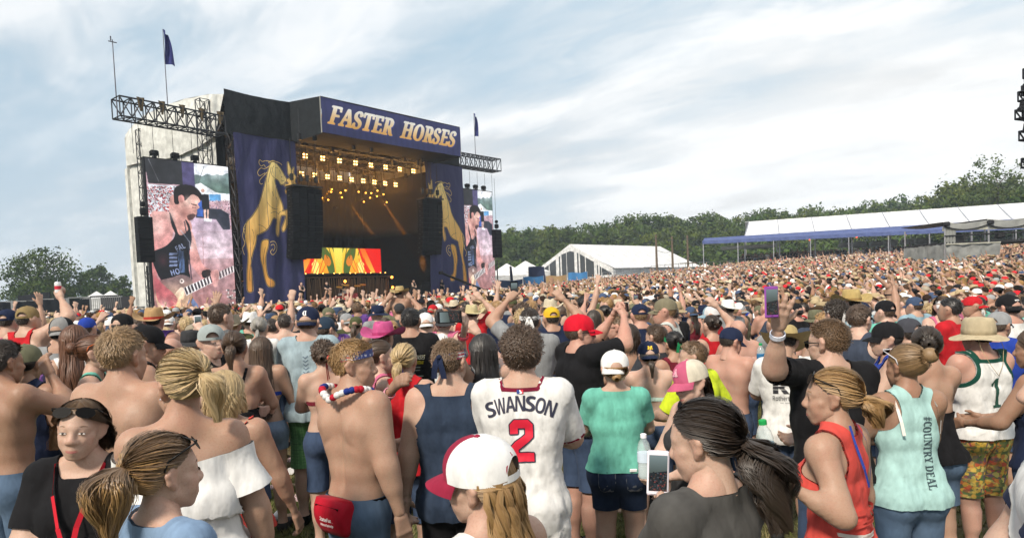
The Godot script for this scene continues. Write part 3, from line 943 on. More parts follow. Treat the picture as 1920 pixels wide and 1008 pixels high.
func rig_lamps() -> void:
	var shell := mat(lin(0.02, 0.02, 0.02), 0.5)
	var cell := SphereMesh.new()
	cell.radius = 0.085; cell.height = 0.12; cell.radial_segments = 10; cell.rings = 5
	var where := ["first", "second", "third", "fourth", "fifth", "sixth", "seventh", "eighth", "ninth", "tenth"]
	for row in 2:
		for k in ([8, 10][row]):
			var x: float = (7.75 + 1.70 * k) if row == 0 else (8.0 + 1.33 * k)
			var b := at_stage("blinder_lamp", "lit four-cell blinder lamp, %s from the left in the %s row under the roof" % [where[k], ["upper", "second"][row]], "lamp", x, [13.9, 13.03][row], [-1.0, -4.0][row])
			put(b, "housing", box_mesh(Vector3(0.56, 0.56, 0.2), 0.04), shell)
			for c in 4:
				put(b, "bulb", cell, glow_mat(Color(1.0, 0.80, 0.48), 6.0), Vector3(-0.125 + 0.25 * (c & 1), -0.125 + 0.25 * (c >> 1), 0.11))
			put(b, "clamp", tube_mesh(Vector3(0, 0.33, 0), Vector3(0, 0.95, 0), 0.04), shell)
			var l := OmniLight3D.new()
			l.name = "blinder_light"
			l.light_energy = 3.2
			l.light_color = Color(1.0, 0.72, 0.34)
			l.light_size = 0.3
			l.omni_range = 20.0
			l.omni_attenuation = 2.0
			l.shadow_enabled = true
			l.position = Vector3(0, 0, 0.35)
			b.add_child(l)
	for k in 36:
		var lit := k < 30
		var x := 6.0 + rng.randf() * 16.0 if k > 5 else 12.2 + 1.55 * k
		var y := rng.randf_range(11.0, 12.8) if k > 5 else 12.35
		var z := rng.randf_range(-10.0, -5.0) if k > 5 else -6.0
		var label := "%s moving spot lamp in the haze under the stage roof" % ("glowing amber" if lit else "unlit black")
		var b := at_stage("spot_lamp", label, "lamp", x, y, z, "amber spot lamps in the rig" if lit else "unlit spot lamps in the rig")
		var st := begin()
		lathe(st, [Vector2(0.12, -0.26), Vector2(0.17, -0.2), Vector2(0.19, 0.12), Vector2(0.15, 0.2)], 10, Transform3D(Basis(Vector3.RIGHT, PI / 2 - 0.3), Vector3.ZERO))
		put(b, "head", done(st), shell)
		put(b, "yoke", box_mesh(Vector3(0.5, 0.06, 0.1)), shell, Vector3(0, 0.3, 0))
		put(b, "hanger", tube_mesh(Vector3(0, 0.3, 0), Vector3(0, 14.6 - y, 0), 0.03), shell)
		put(b, "lens_glow" if lit else "lens", cell, glow_mat(Color(1.0, 0.66, 0.22), 7.0) if lit else mat(lin(0.1, 0.1, 0.12), 0.1), Vector3(0, -0.05, 0.22))
	var smoke := FogVolume.new()
	smoke.name = "stage_smoke"
	smoke.size = Vector3(21.0, 6.2, 11.0)
	smoke.position = stage_place(12.0, 11.3, -6.0)
	smoke.rotation.y = stage_turn()
	var fm := FogMaterial.new()
	fm.density = 0.012
	fm.albedo = Color(0.9, 0.85, 0.75)
	smoke.material = fm
	if STAGE_SMOKE:
		add_child(smoke)
		tag(smoke, "thin smoke hanging under the stage roof", "smoke", "", "stuff")
	for sp in [[13.6, 12.6, -5.0, Vector3(-0.75, -0.55, 0.35), 1500.0], [18.6, 12.2, -5.0, Vector3(0.55, -0.8, 0.1), 1500.0], [15.6, 11.4, -6.0, Vector3(0.6, -0.75, 0.1), 1400.0], [6.5, 11.8, -3.0, Vector3(0.1, -0.7, 0.6), 1500.0]]:
		var l := SpotLight3D.new()
		l.name = "beam_lamp_light"
		l.light_color = Color(1.0, 0.62, 0.15)
		l.light_energy = sp[4]
		l.spot_angle = 4.0
		l.spot_range = 30.0
		l.light_size = 0.05
		l.shadow_enabled = true
		l.position = stage_place(sp[0], sp[1], sp[2])
		add_child(l)
		l.look_at(l.position + stage_along * sp[3].x + Vector3.UP * sp[3].y + stage_out * sp[3].z)
const STAGE_SMOKE := true
func speakers() -> void:
	var skin := mat(lin(0.006, 0.006, 0.007), 0.6)
	var grille := mat(lin(0.009, 0.009, 0.010), 0.8)
	var frame := mat(lin(0.03, 0.03, 0.03), 0.4, "", 0.5)
	var hangs := [[4.65, 10.7, 2.4, 13, "left of the pair", "left"], [6.35, 10.8, 1.9, 13, "right of the pair", "left"], [17.95, 10.75, 2.4, 12, "left of the pair", "right"], [19.6, 10.85, 1.9, 12, "right of the pair", "right"]]
	var st := begin()
	add_box(st, Vector3(-0.66, -0.2, -0.42), Vector3(0.66, 0.2, 0.30))
	var cab := done(st)
	st = begin()
	add_box(st, Vector3(-0.60, -0.17, 0.0), Vector3(-0.06, 0.17, 0.03))
	add_box(st, Vector3(0.06, -0.17, 0.0), Vector3(0.60, 0.17, 0.03))
	add_box(st, Vector3(-0.04, -0.17, 0.0), Vector3(0.04, 0.17, 0.05))
	var face := done(st)
	for h in hangs:
		var o := at_stage("line_array_speaker", "hanging black line array of speakers on the stage %s, %s" % [h[5], h[4]], "speaker", h[0], h[1], h[2])
		var y := -0.3
		var z := 0.0
		for k in h[3]:
			var tilt: float = -0.02 + 0.022 * k
			var c := put(o, "cabinet", cab, skin, Vector3(0, y, z), Vector3(tilt, 0, 0))
			put(c, "grille", face, grille, Vector3(0, 0, 0.31))
			put(c, "handle", box_mesh(Vector3(0.02, 0.1, 0.22)), frame, Vector3(-0.67, 0, -0.1))
			y -= 0.415 * cos(tilt)
			z -= 0.415 * sin(tilt)
		put(o, "flying_frame", box_mesh(Vector3(1.2, 0.12, 1.2)), frame, Vector3(0, 0.02, 0))
		for x in [-0.4, 0.4]: put(o, "hoist_chain", tube_mesh(Vector3(x, 0, 0), Vector3(x, 14.3 - h[1], 0), 0.03, -1, 5), frame)
		for x in [-0.4, 0.4]: put(o, "hoist_motor", box_mesh(Vector3(0.26, 0.5, 0.26), 0.04), frame, Vector3(x, 0.7, 0))
	for e in [[-6.0, 8.0, 0.9, 8, "left"], [29.75, 8.6, 0.6, 8, "right"]]:
		var o := at_stage("side_speaker", "slim black column speaker hung outside the %s video screen" % e[4], "speaker", e[0], e[1], e[2])
		for k in e[3]:
			var c := put(o, "cabinet", box_mesh(Vector3(0.92, 0.36, 0.6)), skin, Vector3(0, -0.2 - 0.37 * k, 0))
			put(c, "grille", box_mesh(Vector3(0.84, 0.30, 0.02)), grille, Vector3(0, 0, 0.31))
		put(o, "pole", tube_mesh(Vector3(0.1, -3.2, -0.2), Vector3(0.1, -e[1] + 0.2, -0.2), 0.06), frame)
		put(o, "cable", tube_mesh(Vector3(0.1, 0, -0.1), Vector3(0.1, 14.0 - e[1], -0.1), 0.02, -1, 4), frame)
		put(o, "wash_lamp", box_mesh(Vector3(0.4, 0.5, 0.4), 0.08), skin, Vector3(0.05, 0.35, 0))
		put(o, "wash_lamp", box_mesh(Vector3(0.3, 0.34, 0.34), 0.08), skin, Vector3(0.0, 0.82, 0.05))
func on_the_deck() -> void:
	var im := blank(1200, 320, Color8(214, 30, 24))
	for k in 2:
		var f := func(s: String) -> Array:
			var out := []
			for p in pts_of(s): out.append(Vector2(p.x if k == 0 else 1200.0 - p.x, p.y))
			return out
		fill_poly(im, f.call("230,320 330,0 600,0 600,320"), Color8(236, 200, 70), Color8(228, 150, 40), 0, 320)
		fill_poly(im, f.call("150,320 260,120 300,0 230,0 90,320"), Color8(226, 96, 30), Color8(240, 170, 60), 0, 320)
		fill_poly(im, smooth(f.call("360,0 440,0 520,140 540,320 470,320 430,200 380,120"), 3), Color8(70, 96, 44))
		fill_poly(im, smooth(f.call("420,90 470,110 500,180 470,230 410,190"), 3), Color8(206, 120, 40))
		fill_poly(im, f.call("520,0 600,0 600,60 560,110"), Color8(64, 92, 40))
		fill_poly(im, f.call("250,200 300,150 350,210 330,320 260,320"), Color8(250, 224, 120))
		for q in 6: stroke(im, f.call("%d,%d %d,%d" % [180 + q * 38, 320, 250 + q * 36, 120 + (q * 53) % 90]), 9, Color8(216, 70, 26))
		for q in 4: stroke(im, f.call("%d,%d %d,%d" % [300 + q * 60, 0, 330 + q * 62, 90 + q * 20]), 12, Color8(96, 84, 34))
	fill_poly(im, pts_of("540,0 660,0 640,320 560,320"), Color8(232, 214, 90), Color8(200, 190, 70), 0, 320)
	var wall := at_stage("picture_wall", "wide lit screen at the back of the stage with red and yellow pattern", "screen", 8.6, 6.75, -5.2)
	var m := StandardMaterial3D.new()
	m.albedo_color = Color(0.02, 0.02, 0.02)
	m.emission_enabled = true
	m.emission_texture = halved(im)
	m.emission = Color(1, 1, 1)
	m.emission_operator = BaseMaterial3D.EMISSION_OP_MULTIPLY
	m.emission_energy_multiplier = 1.0
	put(wall, "picture", sheet(10.1, 2.35, 1, 1, func(_a: float, _b: float) -> Vector3: return Vector3(0, 0, 0.02)), m)
	put(wall, "screen_casing", box_mesh(Vector3(10.2, 2.45, 0.2)), mat(lin(0.015, 0.015, 0.015)), Vector3(5.05, -1.17, -0.1))
	for k in 5: put(wall, "stand_leg", box_mesh(Vector3(0.1, 2.4, 0.1)), mat(lin(0.02, 0.02, 0.02)), Vector3(0.4 + k * 2.3, -3.5, -0.1))
	var rail := at_stage("lamp_rail", "row of small amber lamps along the riser below the picture wall", "lamps", 9.2, 4.25, -4.4)
	put(rail, "rail", box_mesh(Vector3(9.6, 0.08, 0.08)), mat(lin(0.03, 0.025, 0.02)), Vector3(4.8, 0, 0))
	for k in 16:
		var sm := SphereMesh.new()
		sm.radius = 0.06; sm.height = 0.12; sm.radial_segments = 8; sm.rings = 4
		put(rail, "bulb_glow" if k % 3 != 1 else "bulb", sm, glow_mat(Color(1.0, 0.72, 0.35), 3.5) if k % 3 != 1 else mat(lin(0.2, 0.16, 0.1)), Vector3(0.3 + k * 0.6, 0.12, 0.02))
	var front := at_stage("lath_riser", "riser front of upright rough wooden laths behind the drummer", "riser", 9.4, 1.75, -4.2)
	put(front, "top_board", box_mesh(Vector3(9.4, 0.12, 0.7)), mat(lin(0.12, 0.075, 0.04), 0.8), Vector3(4.7, 2.25, -0.2))
	put(front, "backing", box_mesh(Vector3(9.2, 2.2, 0.05)), mat(lin(0.02, 0.015, 0.01)), Vector3(4.7, 1.1, -0.3))
	var laths := []
	for k in 4: laths.append(mat(lin(0.17 + 0.03 * k, 0.105 + 0.018 * k, 0.055 + 0.008 * k), 0.85))
	for k in 74:
		put(front, "lath", box_mesh(Vector3(rng.randf_range(0.04, 0.075), rng.randf_range(1.95, 2.25), 0.04)), laths[k % 4], Vector3(0.06 + k * 0.126, 1.08, rng.randf_range(-0.03, 0.05)), Vector3(0, 0, rng.randf_range(-0.09, 0.09)))
	for p in [Vector3(13.3, 3.6, -3.9), Vector3(13.35, 2.6, -3.9), Vector3(18.9, 3.9, -3.9), Vector3(18.95, 2.9, -3.9), Vector3(17.2, 1.9, -2.9)]:
		var b := at_stage("stage_lamp", "round amber lamp glowing against the lath riser", "lamp", p.x, p.y, p.z, "amber lamps before the riser")
		var sm := SphereMesh.new()
		sm.radius = 0.13; sm.height = 0.26; sm.radial_segments = 10; sm.rings = 6
		put(b, "bulb_glow", sm, glow_mat(Color(1.0, 0.6, 0.22), 5.0))
		put(b, "holder", box_mesh(Vector3(0.2, 0.2, 0.1)), mat(lin(0.02, 0.02, 0.02)), Vector3(0, 0, -0.16))
	var kit := at_stage("drum_kit", "red and white drum kit with brass cymbals before the lath riser", "drums", 12.2, 1.72, -2.2)
	var drum := func(called: String, at: Vector3, r: float, h: float, tilt: Vector3, c: Color) -> void:
		var st := begin()
		lathe(st, [Vector2(r, -h / 2), Vector2(r * 1.03, -h / 2 + 0.02), Vector2(r, -h / 2 + 0.04), Vector2(r, h / 2 - 0.04), Vector2(r * 1.03, h / 2 - 0.02), Vector2(r, h / 2)], 18)
		put(kit, called, done(st), mat(c, 0.35), at, tilt)
	drum.call("bass_drum", Vector3(0, 0.42, 0.2), 0.4, 0.5, Vector3(PI / 2, 0, 0), lin(0.5, 0.06, 0.06))
	drum.call("tom_drum", Vector3(-0.35, 0.95, 0.1), 0.2, 0.25, Vector3(0.4, 0, 0), lin(0.6, 0.55, 0.5))
	drum.call("tom_drum", Vector3(0.25, 0.95, 0.1), 0.22, 0.25, Vector3(0.4, 0, 0), lin(0.5, 0.06, 0.06))
	drum.call("floor_tom", Vector3(0.85, 0.5, 0.0), 0.26, 0.5, Vector3.ZERO, lin(0.5, 0.06, 0.06))
	drum.call("snare_drum", Vector3(-0.75, 0.7, 0.0), 0.2, 0.16, Vector3.ZERO, lin(0.7, 0.7, 0.68))
	for c in [Vector3(-0.95, 1.35, 0.2), Vector3(0.0, 1.5, -0.1), Vector3(1.0, 1.4, 0.2), Vector3(1.7, 1.5, 0.1)]:
		var st := begin()
		lathe(st, [Vector2(0.3, -0.01), Vector2(0.08, 0.03), Vector2(0.02, 0.06)], 18)
		put(kit, "cymbal", done(st), mat(lin(0.55, 0.38, 0.12), 0.3, "", 0.9), c, Vector3(0.25, 0, 0.1))
		put(kit, "cymbal_stand", tube_mesh(c, Vector3(c.x * 1.05, 0, c.z - 0.1), 0.015, -1, 5), mat(lin(0.4, 0.4, 0.4), 0.3, "", 0.8))
	for a in [[10.4, -1.0, 0.9, 0.5, "red"], [8.4, 2.6, 0.8, 0.4, "black"], [16.2, 2.8, 0.8, 0.4, "black"], [20.2, -2.0, 1.2, 1.3, "black"], [21.6, -2.2, 1.1, 1.6, "black"], [18.4, -1.4, 0.8, 1.1, "black"]]:
		var o := at_stage("amplifier", "%s amplifier case standing on the stage deck, %s" % [a[4], {10.4: "before the drums", 8.4: "low, left front", 16.2: "low, right front", 20.2: "left of the tallest", 21.6: "tallest, by the right banner", 18.4: "narrow, right of the drums"}[a[0]]], "amplifier", a[0], 1.71, a[1])
		put(o, "cabinet", box_mesh(Vector3(a[2], a[3], 0.45), 0.03), mat(lin(0.45, 0.04, 0.03) if a[4] == "red" else lin(0.015, 0.015, 0.016), 0.6), Vector3(0, a[3] / 2, 0))
		put(o, "grille", box_mesh(Vector3(a[2] * 0.86, a[3] * 0.72, 0.02)), mat(lin(0.3, 0.03, 0.02) if a[4] == "red" else lin(0.03, 0.03, 0.032), 0.8), Vector3(0, a[3] / 2, 0.23))
	var c := at_stage("camera_crane", "black camera crane boom slanting in front of the right banner", "crane", 0, 0, 3.0)
	put(c, "boom", tube_mesh(Vector3(18.98, 3.99, 0), Vector3(25.2, 2.1, 0), 0.11, 0.13, 8), mat(lin(0.015, 0.015, 0.016), 0.5))
	put(c, "camera_head", box_mesh(Vector3(0.4, 0.3, 0.3), 0.04), mat(lin(0.015, 0.015, 0.016), 0.5), Vector3(18.9, 4.0, 0))
	put(c, "tripod", tube_mesh(Vector3(25.2, 2.1, 0), Vector3(25.2, 0.0, 0), 0.12), mat(lin(0.015, 0.015, 0.016), 0.5))
	var steel := mat(lin(0.22, 0.22, 0.23), 0.4, "", 0.7)
	var st := begin()
	for x in [-0.6, 0.6]: add_tube(st, Vector3(x, 0, 0), Vector3(x, 1.15, 0), 0.025)
	for y in [0.15, 1.15]: add_tube(st, Vector3(-0.6, y, 0), Vector3(0.6, y, 0), 0.025)
	for k in 9: add_tube(st, Vector3(-0.5 + k * 0.125, 0.15, 0), Vector3(-0.5 + k * 0.125, 1.15, 0), 0.01, -1, 4)
	var panel := done(st)
	for k in 22:
		var p := stage_place(-1.0 + k * 1.22, 0, 8.2)
		var b := thing("crowd_barrier", "grey steel crowd barrier standing before the stage", "barrier", on_ground(p), stage_turn(), "steel barriers before the stage")
		put(b, "frame", panel, steel)
func build_tents() -> void:
	var canvas := mat(lin(0.78, 0.79, 0.80), 0.6, "tarp")
	var alu := mat(lin(0.5, 0.5, 0.52), 0.4, "", 0.6)
	var a := Vector3(3.2, 0, -95.0)
	var b := Vector3(12.9, 0, -85.2)
	var w := (b - a).length()
	var base := on_ground((a + b) / 2)
	var big := thing("clearspan_tent", "large white tent with a row of arched dark windows in its gable", "tent", base, atan2(-(b - a).z, (b - a).x))
	var hw := w / 2
	var ridge := 6.2
	var eave := 2.7
	var deep := 21.5
	var st := begin()
	var over := 0.25
	for side in [-1.0, 1.0]:
		var bays := 5
		for k in bays:
			var z0 := -deep * k / bays
			var z1 := -deep * (k + 1) / bays
			st = begin()
			for s in 8:
				var t0 := s / 8.0
				var t1 := (s + 1) / 8.0
				var p := func(t: float, z: float) -> Vector3: return Vector3(side * t * (hw + over), lerpf(ridge, eave, t) - 0.10 * sin(t * PI), z)
				if side > 0: quad(st, p.call(t0, z1), p.call(t1, z1), p.call(t1, z0), p.call(t0, z0))
				else: quad(st, p.call(t0, z0), p.call(t1, z0), p.call(t1, z1), p.call(t0, z1))
			put(big, "roof_panel", done(st), canvas)
			put(big, "rafter", box_mesh(Vector3(0.12, 0.16, 0.12)), alu, Vector3(side * hw, eave, z0))
			put(big, "side_wall_panel", box_mesh(Vector3(0.06, eave, deep / bays - 0.04)), canvas, Vector3(side * hw, eave / 2, (z0 + z1) / 2))
			if k == 3 and side > 0: put(big, "awning", box_mesh(Vector3(1.6, 0.08, 1.8)), canvas, Vector3(hw + 0.8, 2.2, (z0 + z1) / 2))
	st = begin()
	tri(st, Vector3(-hw, eave, 0), Vector3(0, ridge, 0), Vector3(hw, eave, 0))
	quad(st, Vector3(-hw, eave, 0), Vector3(hw, eave, 0), Vector3(hw, 0, 0), Vector3(-hw, 0, 0))
	put(big, "gable_wall", done(st), canvas)
	var pane := mat(lin(0.055, 0.062, 0.07), 0.25)
	var edges := [-0.74, -0.56, -0.54, -0.37, -0.29, -0.10, -0.085, 0.10, 0.17, 0.36, 0.38, 0.57, 0.64, 0.735, 0.75, 0.97]
	for k in 8:
		var x0: float = edges[k * 2] * hw
		var x1: float = edges[k * 2 + 1] * hw
		var y0 := 1.75 if k < 6 else 1.9
		var arch := func(x: float) -> float:
			var t := absf(x) / hw
			return lerpf(ridge, eave, t) - 0.55 - 0.35 * maxf(0.0, 1.0 - t * 5.0) - (0.15 if k > 5 else 0.0)
		st = begin()
		for s in 6:
			var xa := lerpf(x0, x1, s / 6.0)
			var xb := lerpf(x0, x1, (s + 1) / 6.0)
			quad(st, Vector3(xa, maxf(y0 + 0.03, arch.call(xa)), 0.03), Vector3(xb, maxf(y0 + 0.03, arch.call(xb)), 0.03), Vector3(xb, y0, 0.03), Vector3(xa, y0, 0.03))
		put(big, "window", done(st), pane)
		if k >= 5:
			st = begin()
			quad(st, Vector3(x0 * 0.9, 1.35, 0.03), Vector3(x1 * 0.9, 1.35, 0.03), Vector3(x1 * 0.9, 0.2, 0.03), Vector3(x0 * 0.9, 0.2, 0.03))
			put(big, "door_window", done(st), pane)
	put(big, "gable_beam", box_mesh(Vector3(w, 0.16, 0.1)), alu, Vector3(0, 1.55, 0.06))
	for k in 4: put(big, "gable_post", box_mesh(Vector3(0.2, lerpf(ridge, eave, absf(-0.6 + k * 0.4)) - 0.3, 0.1)), canvas, Vector3((-0.6 + k * 0.4) * hw * 1.15, (lerpf(ridge, eave, absf(-0.6 + k * 0.4)) - 0.3) / 2, 0.05))
	put(big, "rear_wall", box_mesh(Vector3(w, eave, 0.06)), canvas, Vector3(0, eave / 2, -deep))
	for t in [[950, 494, 90.0, 5.2, "small white tent with a low peak left of the large gabled tent"], [985, 489, 93.0, 5.0, "small white peaked tent touching the left end of the large gabled tent"], [180, 546, 92.0, 3.0, "left one of two small white peaked canopies behind the black fence"], [206, 545, 94.0, 3.2, "right one of two small white peaked canopies behind the black fence"], [1322, 494, 125.0, 5.0, "low white tent right of the large gabled tent, behind the wooden poles"]]:
		var p := spot(t[0], t[1], t[2])
		var g := on_ground(p)
		var top: float = p.y - g.y
		var o := thing("peaked_tent", t[4], "tent", g, 0.4)
		var h: float = t[3] / 2.0
		var rings := []
		for lv in [[1.0, 0.0], [0.72, 0.22], [0.42, 0.50], [0.18, 0.80], [0.02, 1.0]]:
			var y := lerpf(top - h * 0.62, top, lv[1])
			var ring := []
			for c in [Vector2(1, -1), Vector2(1, 1), Vector2(-1, 1), Vector2(-1, -1)]:
				for s in 4: ring.append(Vector3(c.x * h * lv[0], y, c.y * h * lv[0]).lerp(Vector3((-c.y if c.x * c.y < 0 else c.x) * h * lv[0], y, (c.y if c.x * c.y < 0 else -c.x) * h * lv[0]), s / 4.0))
			rings.append(ring)
		rings = []
		for lv in [[1.0, 0.0], [0.72, 0.22], [0.42, 0.50], [0.18, 0.80], [0.02, 1.0]]:
			var ring := []
			for s in 16:
				var an := TAU * s / 16.0
				var q := Vector2(cos(an), -sin(an))
				q /= maxf(absf(q.x), absf(q.y))
				ring.append(Vector3(q.x * h * lv[0], lerpf(top - h * 0.62, top, lv[1]), q.y * h * lv[0]))
			rings.append(ring)
		st = begin()
		skin_rings(st, rings)
		put(o, "roof", done(st), canvas)
		for s in 4:
			var an := PI / 4 + s * PI / 2
			put(o, "leg", tube_mesh(Vector3(cos(an) * h * 1.38, 0, sin(an) * h * 1.38), Vector3(cos(an) * h * 1.38, top - h * 0.62, sin(an) * h * 1.38), 0.04), alu)
			put(o, "side_wall", box_mesh(Vector3(h * 1.96, top - h * 0.62, 0.04)), canvas, Vector3(cos(s * PI / 2) * h, (top - h * 0.62) / 2, sin(s * PI / 2) * h), Vector3(0, PI / 2 - s * PI / 2, 0)) if s < 3 else null
	grandstand()
	camera_platform()
	lighting_tower()
func grandstand() -> void:
	var canvas := mat(lin(0.80, 0.81, 0.83), 0.6, "tarp")
	var blue := mat(lin(0.10, 0.135, 0.31), 0.7, "tarp")
	var alu := mat(lin(0.45, 0.45, 0.48), 0.4, "", 0.6)
	var seam := mat(lin(0.32, 0.34, 0.40), 0.7)
	var a := Vector3(31.5, 0, -91.0)
	var dir := Vector3(0.94, 0, 0.34).normalized()
	var back := Vector3(0.34, 0, -0.94).normalized()
	var o := thing("viewing_marquee", "long white marquee roof with blue front awnings over the raised viewing deck on the hill", "marquee", on_ground(a), atan2(-dir.z, dir.x))
	var g := on_ground(a).y
	var eave := 7.55 - g
	var ridge := 9.9 - g
	var bay := 4.3
	for k in 11:
		var lift := 0.05 * k
		var st := begin()
		var x0 := k * bay
		var x1 := x0 + bay
		var sl := 0.55 if k == 0 else 0.0
		for s in 6:
			var t0 := s / 6.0
			var t1 := (s + 1) / 6.0
			var p := func(x: float, t: float) -> Vector3: return Vector3(x + sl * t * (1.0 if x == x0 else 0.0), lerpf(eave, ridge, t) - 0.12 * sin(t * PI), -5.5 * t)
			quad(st, p.call(x0, t1), p.call(x1, t1), p.call(x1, t0), p.call(x0, t0))
		put(o, "roof_panel", done(st), canvas)
		put(o, "roof_seam", tube_mesh(Vector3(x0 + sl, ridge + 0.03, -5.5), Vector3(x0, eave + 0.03, 0), 0.055, -1, 4), seam)
		put(o, "rear_roof_panel", box_mesh(Vector3(bay - 0.03, 0.04, 6.0)), canvas, Vector3(x0 + bay / 2, (eave + ridge) / 2, -8.2), Vector3(-0.4, 0, 0))
		for z in [0.0, -10.6]: put(o, "post", tube_mesh(Vector3(x0, 0 if z < 0 else -0.4, z), Vector3(x0, eave, z), 0.09), alu)
	for k in 12:
		var x0 := -5.2 + k * bay
		var st := begin()
		var drop := 0.55 + 0.055 * k
		var fore := 3.6
		var rows := []
		for s in 6:
			var t := s / 5.0
			rows.append([Vector3(x0, eave + 0.1 - (drop * t) - 0.10 * sin(t * PI), fore * t + 0.05), Vector3(x0 + bay, eave + 0.1 - (drop + 0.05) * t - 0.10 * sin(t * PI), fore * t + 0.05)])
		for s in 5: quad(st, rows[s][0], rows[s][1], rows[s + 1][1], rows[s + 1][0])
		quad(st, rows[5][0], rows[5][1], rows[5][1] + Vector3(0, -0.45, 0.02), rows[5][0] + Vector3(0, -0.42, 0.02))
		put(o, "awning_cloth", done(st), blue)
		put(o, "awning_post", tube_mesh(Vector3(x0 + 0.1, -0.9, fore), Vector3(x0 + 0.1, eave - drop, fore), 0.06), alu)
	put(o, "deck", box_mesh(Vector3(48.0, 0.3, 10.0)), mat(lin(0.12, 0.11, 0.1), 0.8), Vector3(23.0, 1.0, -5.0))
	put(o, "deck_front", box_mesh(Vector3(48.0, 1.1, 0.08)), mat(lin(0.03, 0.03, 0.034), 0.9), Vector3(23.0, 0.4, 0.1))
	put(o, "lower_canopy", box_mesh(Vector3(7.0, 0.35, 4.0)), canvas, Vector3(0.4, eave - 1.35, -2.0))
	for y in [1.5, 1.85, 2.2]: put(o, "rail", tube_mesh(Vector3(-1.0, y, 0.2), Vector3(46.5, y, 0.2), 0.03, -1, 5), alu)
	for k in 24: put(o, "rail_post", tube_mesh(Vector3(-1 + 2.06 * k, 1.1, 0.2), Vector3(-1 + 2.06 * k, 2.2, 0.2), 0.03, -1, 5), alu)
	for x in [8.0, 13.5, 19.0]:
		var l := thing("deck_lamp", "small orange lamp lit under the marquee roof", "lamp", on_ground(a) + dir * x + back * 0.5 + Vector3.UP * (eave - 0.9), 0.0, "orange lamps under the marquee")
		var sm := SphereMesh.new()
		sm.radius = 0.12; sm.height = 0.24; sm.radial_segments = 8; sm.rings = 5
		put(l, "bulb_glow", sm, glow_mat(Color(1.0, 0.35, 0.15), 2.5))
		put(l, "holder", box_mesh(Vector3(0.3, 0.08, 0.3)), alu, Vector3(0, 0.2, 0))
	for k in 6:
		var p := on_ground(a) + dir * (13.0 + k * 1.9) + back * (8.0 + (k % 2)) + Vector3.UP * 1.15
		var s := thing("serving_tent", "low white serving canopy at the back of the viewing deck", "canopy", p, atan2(-dir.z, dir.x), "white canopies at the back of the viewing deck")
		put(s, "roof", box_mesh(Vector3(1.7, 0.7 + 0.2 * (k % 2), 1.0), 0.2), canvas, Vector3(0, 2.4, 0))
		for e in [-0.75, 0.75]: put(s, "leg", tube_mesh(Vector3(e, 0, 0), Vector3(e, 2.1, 0), 0.04), alu)
